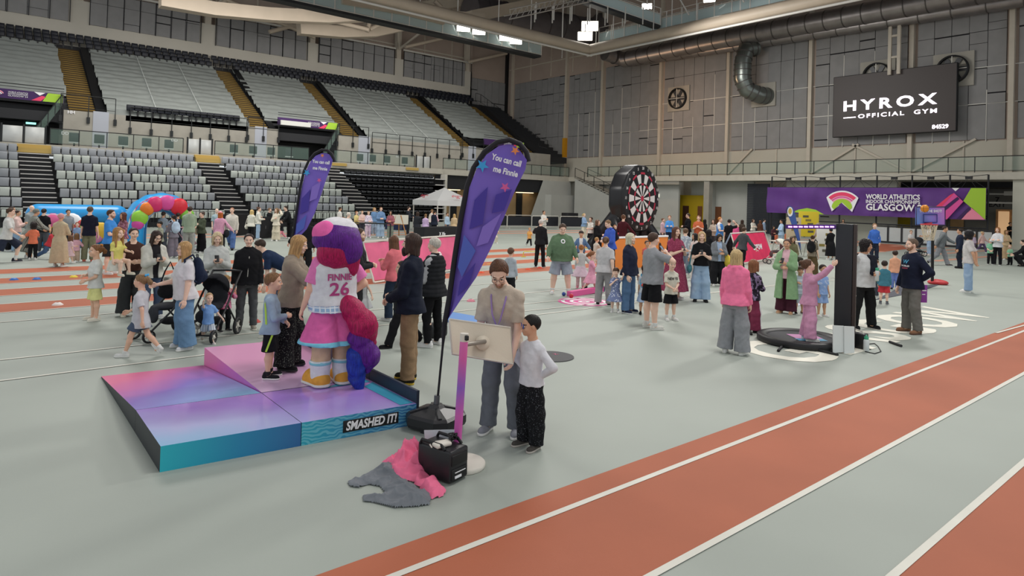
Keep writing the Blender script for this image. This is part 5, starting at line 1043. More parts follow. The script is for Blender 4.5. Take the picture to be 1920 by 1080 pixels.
# power station with leads, clothes heap
pb = at(836, 896); pz = math.atan2(*( (at(862, 900)-at(838, 912))[[1, 0]])); PS = empty('power_station', tuple(pb), 'black portable battery box with handles beside the pink hoodie', 'battery', rz=pz)
MB().rbox((-.1, -.13, .01), (.13, .24, .27), .02).build('case', mat('case_black', '#232326', .4, bump=.1, bs=80), PS); MB().rbox((-.085, -.14, .15), (.11, -.125, .235), .01).rbox((-.085, -.14, .03), (.11, -.125, .12), .008).build('front_panel', m_black, PS); MB().box((-.05, -.145, .045), (.03, -.14, .065)).box((-.05, -.145, .09), (.08, -.14, .095)).build('label_marks', m_wht, PS)
MB().tube([(-.09, .22, .26), (-.09, .2, .3), (-.09, -.02, .3), (-.09, -.06, .27)], .014, 8).build('handle', m_black, PS); MB().tube([(.12, .22, .26), (.12, .2, .3), (.12, -.02, .3), (.12, -.06, .27)], .014, 8).build('handle', m_black, PS)
ad = empty('mains_adapter', tuple(Vector(pb)+Vector((-.05, .0, .275))), 'white mains adapter lying on the black battery box', 'adapter'); MB().rbox((-.075, -.045, 0), (.075, .045, .035), .014).build('body', m_off, ad); MB().tube([(.07, 0, .02), (.12, .02, .012), (.1, .07, .012), (.0, .09, .012), (-.08, .06, .012), (-.1, .0, .012)], .006, 6).build('lead', m_off, ad)
q = MB(); q.tube([(.035*math.cos(t*1.9)+.02*math.sin(t*.7)+.05, .035*math.sin(t*2.1)+.0, .03+.02*math.sin(t*1.3)+.018) for t in np.linspace(0, 19, 110)], .006, 5); tag(q.build('power_lead', m_black, loc=tuple(Vector(pb)+Vector((.03, .02, .275)))), 'tangle of black cable on top of the battery box', 'cable')
q = MB(); P4 = [at(788, 850), at(862, 852)]; up_ = np.array([0, .02, .3]); q.add([tuple(at(800, 868)+np.array([0, 0, .01])), tuple(at(866, 880)+np.array([0, 0, .01])), tuple(at(866, 880)+np.array([-.02, .06, .33])), tuple(at(800, 868)+np.array([0, .06, .27]))], [(0, 1, 2, 3)]); o = q.build('white_sheet', mat('sheet_pale', '#c9ced4', .6), label='white sheet propped behind the black battery box', cat='sheet'); o.modifiers.new('t', 'SOLIDIFY').thickness = .006
def heap(name, outl, peaks, base, col, lab, cat, seed=1, fr=26.):
    """a garment dropped on the floor: an outline of cloth with peaks and folds; peaks are (px, py, reach, height)"""
    b0 = at(*outl[0]); P_ = np.array([(at(*p)-b0)[:2] for p in outl]); n = len(P_); g_ = np.random.default_rng(seed); lo = P_.min(0)-.01; st_ = .0075; N = np.ceil((P_.max(0)+.01-lo)/st_).astype(int)+1
    X, Y = np.meshgrid(lo[0]+np.arange(N[0])*st_, lo[1]+np.arange(N[1])*st_, indexing='ij'); ins = np.zeros(X.shape, bool); D = np.full(X.shape, 9.)
    for k in range(n):
        a, b = P_[k], P_[(k+1) % n]; ins ^= ((a[1] > Y) != (b[1] > Y)) & (X < (b[0]-a[0])*(Y-a[1])/(b[1]-a[1]+1e-12)+a[0]); d = b-a; t = np.clip(((X-a[0])*d[0]+(Y-a[1])*d[1])/(d@d), 0, 1); D = np.minimum(D, np.hypot(X-a[0]-t*d[0], Y-a[1]-t*d[1]))
    Hh = np.full(X.shape, base)
    for px, py, r, hz in peaks: q = (at(px, py)-b0)[:2]; Hh += hz*np.exp(-((X-q[0])**2+(Y-q[1])**2)/r**2)
    ph = g_.uniform(0, 6, 6); wx, wy = X+.03*np.sin(Y*31+ph[0]), Y+.03*np.sin(X*27+ph[1]); rd = lambda a, f, p: 1-np.abs(np.sin((wx*math.cos(a)+wy*math.sin(a))*f+p))
    fd = .5*rd(g_.uniform(0, 3), fr, ph[2])**2+.35*rd(g_.uniform(0, 3), fr*1.5, ph[3])**2+.3*rd(g_.uniform(0, 3), fr*.7, ph[4])
    Z = (Hh*(.55+.6*fd)+.012*fd)*(1-np.exp(-D/.022))*ins+.004; m = ins[:-1, :-1] & ins[1:, :-1] & ins[1:, 1:] & ins[:-1, 1:]; idx = np.arange(X.size).reshape(X.shape); c = np.array(np.nonzero(m)); Q = np.stack([idx[c[0], c[1]], idx[c[0]+1, c[1]], idx[c[0]+1, c[1]+1], idx[c[0], c[1]+1]], 1); u_, inv = np.unique(Q, return_inverse=True); V = np.stack([X.ravel(), Y.ravel(), Z.ravel()], 1)[u_]
    o = to_obj(name, V, inv.reshape(Q.shape), cloth(col)); o.location = tuple(b0); return tag(o, lab, cat)
heap('hoodie', [(715, 868), (735, 858), (752, 846), (785, 850), (802, 872), (800, 893), (822, 908), (838, 922), (832, 932), (808, 938), (792, 922), (770, 904), (740, 905), (722, 896), (728, 884)], [(772, 880, .14, .2), (782, 868, .1, .1), (745, 890, .09, .06), (808, 916, .09, .05)], .05, '#ef6a90', 'crumpled bright pink hoodie thrown down against the battery box', 'hoodie', 3, 22)
heap('jacket', [(650, 905), (672, 897), (700, 884), (722, 874), (745, 880), (760, 902), (790, 922), (812, 930), (806, 948), (780, 952), (740, 954), (722, 950), (700, 944), (680, 942), (678, 930), (705, 932), (722, 928), (712, 914), (690, 910), (672, 916), (655, 914)], [(728, 892, .1, .07), (755, 930, .13, .05), (785, 940, .08, .02)], .04, '#6a6e75', 'grey jacket lying spread on the floor under the pink hoodie', 'jacket', 5, 24)
# mats, balls, cones
def disc(px, py, r_, th_, col, lab, name, cat, mat_=None):
    o = MB().lathe([(0, 0), (r_, 0), (r_, th_), (0, th_)], 48, smooth=False).build(name, mat_ or mat(name+col, col, .7), label=lab, cat=cat, loc=tuple(at(px, py))); return o
o = disc(1035, 669, .33, .012, '#4a4a4c', 'flat black round mat on the floor behind the boy in white', 'round_mat', 'mat'); text('lettering', 'X', Matrix.Translation((.12, .05, .014)), .1, mat('mark_pink', '#d0668a', .6), o, W=False)
pm = at(1095, 566); R_ = empty('target_mat', tuple(pm), 'pink and white ringed target mat lying by the red and blue balls', 'mat'); 
for r0, r1, m, z in ((0, .62, mat('mat_pink', '#d9599a', .6), .004), (.46, .54, m_wht, .007), (.26, .34, m_wht, .007), (.06, .14, m_wht, .007)): MB().lathe([(r0, z), (r1, z)], 48, smooth=False).build('ring', m, R_)
q = empty('foam_roll', tuple(at(1095, 552)), 'long pink foam wedge lying beyond the ringed target mat', 'wedge'); w0, w1 = at(1067, 556)-at(1095, 552), at(1128, 548)-at(1095, 552); MB().bar((w0[0], w0[1], .06), (w1[0], w1[1], .09), .14, .13).build('foam', mat('foam_pink', '#e0609c', .6), q); MB().bar((w1[0], w1[1], .09), (w1[0]*1.06, w1[1]*1.06, .09), .15, .14).build('end_cap', mat('foam_navy', '#4a3a5e', .6), q)
def ball(px, py, r_, col, lab): tag(MB().lathe([(r_*math.sin(t), r_-r_*math.cos(t)) for t in np.linspace(0, math.pi, 12)], 18).build('ball', mat('ball'+col, col, .4), loc=tuple(at(px, py))), lab, 'ball')
ball(1057, 555, .05, '#2c478f', 'small blue ball by the feet of the man in the green sweatshirt'); ball(1071, 559, .055, '#c0283a', 'small red ball at the near end of the pink foam wedge')
def fmat(pts, th_, m, lab, name='floor_mat'):
    q = MB(); b0 = at(*pts[0]); P_ = [at(*p)-b0 for p in pts]; q.add([(p[0], p[1], z) for z in (.003, th_) for p in P_], [(4, 5, 6, 7), (3, 2, 1, 0), (0, 1, 5, 4), (1, 2, 6, 5), (2, 3, 7, 6), (3, 0, 4, 7)]); return tag(q.build(name, m, loc=tuple(b0)), lab, 'mat')
fmat([(838, 604), (905, 610), (912, 600), (845, 588)], .04, mat('mat_blue', '#5f8fcf', .5), 'blue and white mat on the floor behind the touchscreen'); fmat([(1640, 563), (1722, 548), (1762, 534), (1690, 538)], .012, mat('mat_dark', '#4b4d56', .8), 'dark rubber mat under the basketball hoop'); fmat([(1490, 575), (1525, 568), (1530, 562), (1500, 566)], .01, mat('mat_pale', '#b8bcc4', .8), 'pale floor pad behind the child in lilac')
fmat([(487, 648), (512, 646), (520, 638), (495, 640)], .03, mat('pad_coral', '#e0808a', .6), 'small coral pad on the floor behind the boy on the stage', 'floor_pad')
def cone(px, py, col, lab): o = empty('marker_cone', tuple(at(px, py)), lab, 'cone', 'flat marker cones'); MB().lathe([(.1, 0), (.1, .008), (.05, .05), (.025, .052)], 20).build('dome', mat('cone'+col, col, .5), o); MB().lathe([(.025, .052), (.0, .046)], 12).build('hole_rim', mat('cone_hole', '#3a3a3a', .8), o)
for a in ((26, 525, '#2f6fc0', 'flat blue marker cone on the red lane, nearest the left edge'), (69, 524, '#2f6fc0', 'flat blue marker cone on the red lane, left of the yellow one'), (138, 520, '#e0c83a', 'flat yellow marker cone on the far red lane at left'), (108, 572, '#e8e0dc', 'flat white marker cone on the nearest red lane'), (903, 512, '#e0522a', 'flat orange marker cone right of the feather flag'), (929, 508, '#ece4dc', 'flat white marker cone on the red lane behind the man at the screen'), (990, 506, '#e0522a', 'flat orange marker cone below the man in black tracksuit'), (478, 604, '#c0453a', 'flat red marker cone behind the child in the pink fleece'), (883, 565, '#e08a9a', 'flat pink marker cone between feather flag and white lane line'), (1012, 503, '#d8442a', 'flat red marker cone on the red lane beside the black tracksuit')): cone(*a)
def hurdle(px, py, w_, lab): b0 = at(px, py); o = empty('mini_hurdle', tuple(b0), lab, 'hurdle', 'yellow mini hurdles'); MB().tube([(-.02, 0, .0), (-.02, 0, .2), (.02, -.04, .24), (w_*.7, -w_*.7, .24), (w_*.72, -w_*.72, .2), (w_*.72, -w_*.72, 0)], .02, 6).build('hoop', mat('hurdle_yellow', '#e0c84a', .5), o); MB().box((-.12, -.02, 0), (.1, .02, .03)).box((w_*.72-.1, -w_*.72-.02, 0), (w_*.72+.1, -w_*.72+.02, .03)).build('foot', MATS['hurdle_yellow'], o)
hurdle(982, 482, .55, 'yellow mini hurdle left of the man in black tracksuit'); hurdle(1088, 474, .5, 'yellow mini hurdle behind the child in the grey top')
for px, py, lab in ((899, 496, 'flat yellow lane strip on the red lane, nearer the flag'), (922, 495, 'flat yellow lane strip on the red lane, farther from the flag')): p = at(px, py); tag(MB().box((-.22, -.02, 0), (.22, .03, .012)).build('lane_strip', MATS['hurdle_yellow'], loc=tuple(p)), lab, 'strip')
# trampoline and reach tower
tp = at(1502, 642); T_ = empty('mini_trampoline', tuple(tp), 'black round mini trampoline under the child in lilac', 'trampoline')
MB().lathe([(.56, .09), (.60, .125), (.70, .12), (.73, .1), (.73, .02), (.7, .0), (.6, .08), (.56, .085)], 48).build('frame_pad', mat('pad_black', '#1d1d20', .5), T_); MB().lathe([(0, .085), (.58, .088)], 40).build('jump_mat', mat('jump_black', '#20222a', .6), T_)
MB().quad((-.3, -.12, .091), (.1, -.42, .091), (.2, -.28, .091), (-.2, .02, .091)).build('print', mat('print_cyan', '#5fa8cc', .5), T_); MB().quad((-.18, .0, .091), (.22, -.28, .091), (.42, -.02, .091), (.05, .3, .091)).build('print', mat('print_pink', '#c88ab8', .5), T_)
for k in range(6): a = k*math.pi/3+.3; MB().tube([(math.cos(a)*.66, math.sin(a)*.66, .08), (math.cos(a)*.68, math.sin(a)*.68, 0)], .022, 8).build('leg', m_black, T_)
tb = at(1579, 652); W_ = empty('reach_tower', tuple(tb), 'tall black tower with glowing purple light bar at its top', 'tower', rz=.35); td = dep(tb); Ht = 232/F*td
MB().rbox((-.1, -.13, 0), (.1, .13, Ht), .008).build('column', mat('tower_black', '#24262b', .45), W_); MB().rbox((-.1, -.19, .0), (.1, -.135, Ht), .008).build('edge_strip', mat('tower_brown', '#3a302d', .5), W_)
q = MB()
for z in (.9, 1.3, 1.7): q.lathe([(0, .004), (.012, .003), (.012, 0)], 8, M=Matrix.Translation((0, -.192, z)) @ Matrix.Rotation(math.pi/2, 4, 'X'))
q.build('bolt', m_steel, W_)
b0, b1 = atd(1474, 425, td-.1), atd(1566, 425, td-.02); MB().bar(b0, b1, .06, .07).build('light_bar', mat('bar_purple', '#3a1f5e', .4, emit=.25), W_, W=True); q = MB()
for k in range(9): p = b0+(b1-b0)*(k+.6)/9.4; q.bar(p-np.array([.025, -.02, 0])-AW*.035, p+np.array([.025, -.02, 0])-AW*.035, .012, .022)
q.build('led', mat('led_violet', '#d890ff', .5, emit=3.5), W_, W=True)
for k, (x0, x1, lab) in enumerate(((1562, 1582, 'white panel leaning on the tower foot, left of the pair'), (1583, 1602, 'white panel leaning on the tower foot, right of the pair'))):
    d_ = td-.45-.03*k; v4 = [atd(x0, 668, d_), atd(x1, 666, d_), atd(x1, 617, d_+.1), atd(x0, 616, d_+.1)]; q = MB(); q.add([tuple(p) for p in v4]+[tuple(p+AW*.02) for p in v4], [(0, 1, 2, 3), (7, 6, 5, 4), (0, 4, 5, 1), (1, 5, 6, 2), (2, 6, 7, 3), (3, 7, 4, 0)]); z_ = min(v[2] for v in q.v); q.v = [(v[0], v[1], v[2]-z_+.002) for v in q.v]; tag(q.build('panel', mat('panel_white', '#cfd4d2', .5)), lab, 'panel')
sp = at(1608, 652); o = empty('speaker_box', tuple(sp), 'black battery box standing beside the white panels', 'box'); MB().rbox((-.09, -.14, 0), (.09, .14, .26), .02).build('case', MATS['case_black'], o); MB().tube([(-.06, -.1, .26), (-.06, -.1, .3), (.06, .1, .3), (.06, .1, .26)], .012, 6).build('handle', m_steel, o)
bt = at(1624, 658); o = empty('bottle', tuple(bt), 'white water bottle with green cap standing by the black box', 'bottle'); MB().lathe([(0, 0), (.042, 0), (.045, .01), (.045, .17), (.03, .2), (.0, .2)], 20).build('body', mat('bottle_white', '#d5dbdb', .3), o); MB().lathe([(.034, .19), (.036, .235), (.012, .245), (.012, .27), (0, .27)], 16).build('cap', mat('cap_green', '#3fa07a', .4), o)
pts = [at(*p) for p in ((1622, 660), (1640, 664), (1652, 660), (1646, 650), (1640, 645), (1628, 646))]; tag(MB().tube([tuple(p+np.array([0, 0, .008])) for p in pts], .008, 6).build('floor_cable', m_black), 'thin black cable curling on the floor beside the bottle', 'cable')
for a, b, lab in (((1398, 622), (1409, 629), 'black foam stick on the floor by the woman in the pink hoodie'), ((1459, 660), (1468, 650), 'short black foam stick inside the white floor letter'), ((1531, 656), (1566, 661), 'black foam stick below the trampoline, upper of the crossed pair'), ((1533, 659), (1571, 668), 'black foam stick below the trampoline, lower of the crossed pair'), ((1668, 643), (1690, 651), 'black foam stick on the floor right of the water bottle')):
    tag(MB().tube([tuple(at(*a)+np.array([0, 0, .022])), tuple(at(*b)+np.array([0, 0, .022]))], .022, 10).build('foam_stick', mat('foam_black', '#202124', .7)), lab, 'stick', 'black foam sticks')
# basketball hoop
hb_ = at(1748, 533); hd = dep(hb_); H_ = empty('basketball_hoop', tuple(hb_), 'portable basketball hoop with pink and blue backboard and red foot', 'hoop'); zc = lambda px, py, dd=0: Vector(atd(px, py, hd+dd))-Vector(hb_)
v = Vol(.02); v.ell((.2, -.1, .06), (.28, .3, .1), .03); v.cut(lambda X, Y, Z: .003-Z); V, Q = v.mesh(.006, 30, 1); to_obj('foot', V, Q, mat('foot_red', '#c0353a', .5), H_)
MB().tube([(0, 0, .05), zc(1749, 420)], .045, 10).build('pole', m_black, H_); MB().tube([zc(1749, 500), (.35, .1, .1)], .015, 6).build('brace', m_black, H_)
c4 = [zc(1718, 388, -.3), zc(1772, 388, -.3), zc(1772, 422, -.3), zc(1718, 422, -.3)]; q = MB(); wv = Vector(AW)*.05; q.add(c4+[c+wv for c in c4], [(0, 3, 2, 1), (4, 5, 6, 7), (0, 1, 5, 4), (1, 2, 6, 5), (2, 3, 7, 6), (3, 0, 4, 7)]); q.build('backboard', grad('board_grad', [(0, '#4f9ad8'), (.5, '#8a78d0'), (1, '#d977c0')], (.62*float(AR[0]), .62*float(AR[1]), .3), 1.0, .35), H_)
fr = MB(); fr.tube(c4, .022, 6, closed=True); fr.build('board_edge', mat('edge_dark', '#3a2f5a', .5), H_); i4 = [zc(1732, 402, -.33), zc(1757, 402, -.33), zc(1757, 417, -.33), zc(1732, 417, -.33)]; fr = MB(); fr.tube(i4, .018, 5, closed=True); fr.build('aim_square', mat('square_navy', '#2c3f8c', .5), H_)
text('lettering', 'TAKE THE SHOT!', face_M(Vector(hb_)+zc(1745, 396, -.34), AR, AU), .12, m_wht, H_, bold=.02, width=.72)
rim = zc(1742, 421, -.62); q = MB(); q.tube([rim+Vector((math.cos(t)*.23, math.sin(t)*.23, 0)) for t in np.linspace(0, 2*math.pi, 25)[:-1]], .018, 6, closed=True); q.bar(rim+Vector(AW)*.2, zc(1745, 418, -.3), .1, .05); q.build('rim', mat('rim_red', '#c8323a', .4), H_)
q = MB()
for k in range(14):
    for sg in (1, -1): q.tube([rim+Vector((math.cos(k*.4488+sg*s_*.5)*(.23-.1*s_), math.sin(k*.4488+sg*s_*.5)*(.23-.1*s_), -.5*s_)) for s_ in np.linspace(0, 1, 7)], .008, 4)
q.build('net', mat('net_cream', '#d9cdb4', .8), H_)
bc = Vector(atd(1734, 391, hd-.62)); q = empty('basketball', tuple(bc), 'orange basketball in the air above the hoop rim', 'ball'); r_ = .12; MB().lathe([(r_*math.sin(t), -r_*math.cos(t)) for t in np.linspace(0, math.pi, 14)], 22).build('shell', mat('ball_orange', '#dd8a22', .5), q); s_ = MB()
for M_ in (Matrix(), Matrix.Rotation(math.pi/2, 4, 'X'), Matrix.Rotation(math.pi/2, 4, 'Y')): s_.tube([M_ @ Vector((math.cos(t)*r_, math.sin(t)*r_, 0)) for t in np.linspace(0, 2*math.pi, 25)[:-1]], .004, 4, closed=True)
s_.build('seam', m_dark, q)
# giant inflatable dartboard
db = at(1190, 468); dd = dep(db); D_ = empty('giant_dartboard', tuple(db), 'tall black inflatable dartboard with red and white rings', 'dartboard', rz=math.atan2(-db[1], -db[0])+math.pi/2+1.02); m_inf = mat('inflatable_black', '#1c1d20', .3); u_ = dd/F; zc_ = (468-372)*u_; Rr = 54*u_
q = MB(); NO = 12; oct_ = [(math.cos(math.pi/NO+k*2*math.pi/NO)*1.24*Rr, math.sin(math.pi/NO+k*2*math.pi/NO)*1.2*Rr) for k in range(NO)]; bm = bmesh.new(); vs_ = [bm.verts.new((x, y, z)) for z in (-.45, .45) for x, y in oct_]; bm.faces.new(vs_[:NO][::-1]); bm.faces.new(vs_[NO:]); [bm.faces.new((vs_[k], vs_[(k+1) % NO], vs_[NO+(k+1) % NO], vs_[NO+k])) for k in range(NO)]; bmesh.ops.bevel(bm, geom=bm.edges[:], offset=.16, segments=4, profile=.5, affect='EDGES')
q.bm(bm, M=Matrix.Translation((0, .1, zc_)) @ Matrix.Rotation(math.pi/2, 4, 'X')); q.build('board_body', m_inf, D_)
m_dr, m_dw, m_dk = mat('dart_red', '#b32a45', .5), mat('dart_white', '#d9d8d6', .5), mat('dart_black', '#17171a', .5); yf = -.365
def sector(r0, r1, k, n=5): ts = np.linspace((k-.5)*math.pi/10, (k+.5)*math.pi/10, n); return [(math.sin(t)*r1, yf, zc_+math.cos(t)*r1) for t in ts]+[(math.sin(t)*r0, yf, zc_+math.cos(t)*r0) for t in ts[::-1]]
q = MB()
for k in range(20):
    for r0, r1, c_ in ((.05, .46, 1 if k % 2 else 2), (.46, .53, 0 if k % 2 == 0 else 2), (.53, .84, 1 if k % 2 else 2), (.84, .91, 0 if k % 2 == 0 else 2)): q.add(sector(r0*Rr, r1*Rr, k), [tuple(range(10))], c_)
q.add([(math.sin(t)*.1*Rr, yf-.004, zc_+math.cos(t)*.1*Rr) for t in np.linspace(0, 2*math.pi, 17)[:-1]], [tuple(range(16))], 0); q.build('target_face', [m_dr, m_dw, m_dk], D_)
for k, s_ in enumerate('20 1 18 4 13 6 10 15 2 17 3 19 7 16 8 11 14 9 12 5'.split()): t = k*math.pi/10; text('number', s_, Matrix.Translation((math.sin(t)*1.04*Rr, yf-.01, zc_+math.cos(t)*1.04*Rr)) @ Matrix.Rotation(math.pi/2, 4, 'X'), .2, m_dw, D_, bold=.02, W=False)
v = Vol(.05)
for sx_ in (-1, 1): v.cone((sx_*1.25, .35, .3), (sx_*1.15, .3, zc_-.1), .34, .3, .1).cone((sx_*1.2, .3, zc_-1.1), (sx_*1.75, -.5, .25), .3, .26, .15).cone((sx_*1.2, .4, zc_-.8), (sx_*1.6, 1.5, .25), .3, .28, .15).cone((sx_*1.75, -.5, .25), (sx_*1.6, 1.5, .25), .25, .25, .1)
v.cone((-1.6, 1.4, .25), (1.6, 1.4, .25), .25, .25, .1).cone((-1.7, -.45, .24), (1.7, -.45, .24), .2, .2, .1); V, Q = v.mesh(); to_obj('inflated_frame', V, Q, m_inf, D_)
ob0, ob1 = at(1128, 508), at(1250, 497); ob = empty('orange_board', tuple(ob0), 'low orange barrier board with white top edge before the giant dartboard', 'barrier'); d_ = ob1-ob0; MB().bar((0, 0, .55), (d_[0], d_[1], .55), .05, 1.1).build('board', mat('board_orange', '#e8863a', .6), ob); MB().bar((0, 0, 1.13), (d_[0], d_[1], 1.13), .1, .06).build('top_edge', m_wht, ob)
# gazebo, table, easel
gz = at(819, 436); G_ = empty('gazebo', tuple(gz), 'white pop-up gazebo with small red lettering on the roof', 'gazebo'); gs = 3.1; m_can = mat('canopy_white', '#d4d5d4', .6); ze, zv, za = 2.12, 1.82, 3.05
for x in (0, gs):
    for y in (0, gs): MB().box((x-.03, y-.03, 0), (x+.03, y+.03, ze)).build('leg', m_steel, G_)
q = MB(); ap = (gs/2, gs/2, za); cs = [(-.06, -.06), (gs+.06, -.06), (gs+.06, gs+.06), (-.06, gs+.06)]
for i in range(4):
    a, b = cs[i], cs[(i+1) % 4]; n = 6
    for j in range(n):
        t0, t1 = j/n, (j+1)/n; f = lambda c_, t: (c_[0]+(ap[0]-c_[0])*t, c_[1]+(ap[1]-c_[1])*t, ze+.05+(za-ze)*(t**1.12)); q.add([f(a, t0), f(b, t0), f(b, t1), f(a, t1)], [(0, 1, 2, 3)], 0, True)
    q.add([(a[0], a[1], zv), (b[0], b[1], zv), (b[0], b[1], ze+.05), (a[0], a[1], ze+.05)], [(0, 1, 2, 3)])
q.build('canopy', m_can, G_); m_rd = mat('print_red', '#c23a4a', .6)
for M_ in (face_M(Vector(gz)+Vector((-.02, gs*.5, 2.48)), (0, -1, 0), (.55, 0, .8)), face_M(Vector(gz)+Vector((gs*.5, -.02, 2.48)), (1, 0, 0), (0, .55, .8))):
    for k in range(3): M_ = M_ @ Matrix.Translation((0, 0, .06)) if k == 0 else M_; text('lettering', ('glasgow', 'life', '')[k] or '.', M_ @ Matrix.Translation((0, -.16*k, 0)), .22, m_rd, G_, bold=.01, width=(.95, .3, .04)[k])
def drape(p0, p1, h_, dp, lab, col='#1b1c1f', name='draped_table', cat='table', marks=None):
    a, b = at(*p0), at(*p1); d_ = b-a; L_ = float(np.linalg.norm(d_[:2])); o = empty(name, tuple(a), lab, cat, rz=math.atan2(d_[1], d_[0])); q = MB(); n = max(6, int(L_/.12)); q.rbox((0, 0, h_-.05), (L_, dp, h_), .02)
    q.add([(L_*i/n, -.02-.02*(i % 2), z) for i in range(n+1) for z in (.02, h_-.01)], [(2*i, 2*i+2, 2*i+3, 2*i+1) for i in range(n)], 0, True); q.add([(x, dp*i/4, z) for x in (0, L_) for i in range(5) for z in (.02, h_-.01)], [(k*10+2*i, k*10+2*i+1, k*10+2*i+3, k*10+2*i+2) for k in (0, 1) for i in range(4)]); q.build('cloth_cover', mat('drape'+col, col, .8), o)
    if marks: text('printed_mark', marks, face_M(Vector(a)+Vector((d_[0]*.5, d_[1]*.5, h_*.55))+Vector(-AW)*.08, (d_[0], d_[1], 0), (0, 0, 1)), h_*.3, m_wht, o, bold=.02)
    return o
drape((794, 456), (862, 452), .8, .7, 'black-draped table under the front of the white gazebo', marks='X life'); drape((437, 443), (468, 440), 1.15, .6, 'black-draped stand with white mark beside the man in cream', marks='O X'); drape((486, 448), (510, 446), 1.1, .6, 'black box stand between the standing women at the far left lanes', marks='the')
ez = at(746, 443); E_ = empty('easel', tuple(ez), 'wooden easel holding a cream board left of the gazebo', 'easel'); m_ez = mat('easel_wood', '#b5814f', .6)
for a, b in (((-.4, .3, 0), (-.1, .1, 1.25)), ((.4, -.3, 0), (.1, -.1, 1.25)), ((.3, .4, 0), (.05, .05, 1.3))): MB().tube([a, b], .035, 6).build('leg', m_ez, E_)
MB().bar((-.45, .38, 1.0), (.45, -.38, 1.0), .04, .55).build('board', mat('board_cream', '#d8d3c4', .6), E_); MB().bar((-.4, .3, .72), (.4, -.3, .72), .06, .05).build('ledge', m_ez, E_)
# A-frame banners
def aframe(p0, p1, h_, col, lab, letters=None, name='a_frame_banner', group=None):
    a, b = at(*p0), at(*p1); d_ = b-a; L_ = float(np.linalg.norm(d_[:2])); o = empty(name, tuple(a), lab, 'banner', group, math.atan2(d_[1], d_[0])); q = MB(); n = 16
    q.v = [(.06+(L_-.12)*i/n, .02+.4*t+.012*math.sin(i*1.9+t*3), .08+(h_-.12)*t) for i in range(n+1) for t in np.linspace(0, 1, 6)]; q.f = [(i*6+j, (i+1)*6+j, (i+1)*6+j+1, i*6+j+1) for i in range(n) for j in range(5)]; q.m = [0]*len(q.f); q.s = [True]*len(q.f); q.build('banner_cloth', mat('aframe'+col, col, .65, vary=.12, vs=2), o)
    fr = MB(); fr.tube([(0, 0, .03), (0, .42, h_), (L_, .42, h_), (L_, 0, .03), (0, 0, .03)], .028, 6).tube([(0, .42, h_), (0, .95, 0)], .025, 6).tube([(L_, .42, h_), (L_, .95, 0)], .025, 6); MB().tube([(0, .42, h_), (0, .95, 0)], .03, 6).tube([(L_, .42, h_), (L_, .95, 0)], .03, 6).build('rear_leg', mat('frame_blue', '#8fa0b8', .4), o); fr.build('frame', m_off, o)
    if letters: text('lettering', letters, Matrix.Translation((L_*.62, .2, h_*.52)) @ Matrix.Rotation(math.atan2(h_, .4), 4, 'X'), h_*.4, m_wht, o, bold=.02, W=False)
    return o
aframe((701, 532), (890, 502), 1.1, '#e0638a', 'long pink A-frame banner behind the bearded man and the flag', 'life'); aframe((1388, 497), (1450, 486), 1.25, '#dd2f5c', 'red barrier banner with white lettering behind the pink hoodie', 'asgow')
for i, (a, b, lab) in enumerate((((905, 428), (950, 428), 'grey crowd barrier nearest the feather flag'), ((951, 428), (996, 428), 'grey crowd barrier left of the man in black'), ((997, 429), (1047, 429), 'grey crowd barrier right of the man in black'), ((1050, 430), (1094, 430), 'grey crowd barrier before the black cases'))):
    p, q_ = at(*a), at(*b); d_ = q_-p; o = empty('crowd_barrier', tuple(p), lab, 'barrier', 'grey crowd barriers below the concourse'); m_ = MB(); D_v = Vector(d_); m_.tube([(0, 0, .1), (0, 0, 1.0), tuple(D_v*.04+Vector((0, 0, 1.1))), tuple(D_v*.96+Vector((0, 0, 1.1))), tuple(D_v+Vector((0, 0, 1.0))), tuple(D_v+Vector((0, 0, .1)))], .03, 6); m_.tube([(0, 0, .2), tuple(D_v+Vector((0, 0, .2)))], .025, 6)
    m_.build('frame', m_steel, o); MB().quad((.0, .05, .22), tuple(D_v+Vector((0, .05, .22))), tuple(D_v+Vector((0, .05, 1.02))), (0, .05, 1.02)).build('cover', mat('barrier_black', '#1d2026', .7), o)
    MB().box((-.05, -.3, 0), (.05, .3, .06)).build('foot', m_steel, o)
for px, py, w_, lab in ((970, 414, 1.5, 'black equipment case behind the barriers, left one'), (990, 414, 1.6, 'black equipment case behind the barriers, middle one'), (1068, 419, 1.6, 'tall black equipment case right of the barriers'), (1110, 417, 1.9, 'black equipment case beside the giant dartboard leg')): p = at(px, py); o = empty('flight_case', tuple(p), lab, 'case', 'black equipment cases'); MB().rbox((-w_/2, -.5, 0), (w_/2, .5, 1.15), .04).build('body', m_dark, o); MB().box((-w_/2-.02, -.52, .75), (w_/2+.02, .52, .8)).build('rim', MATS['grey_metal'], o)
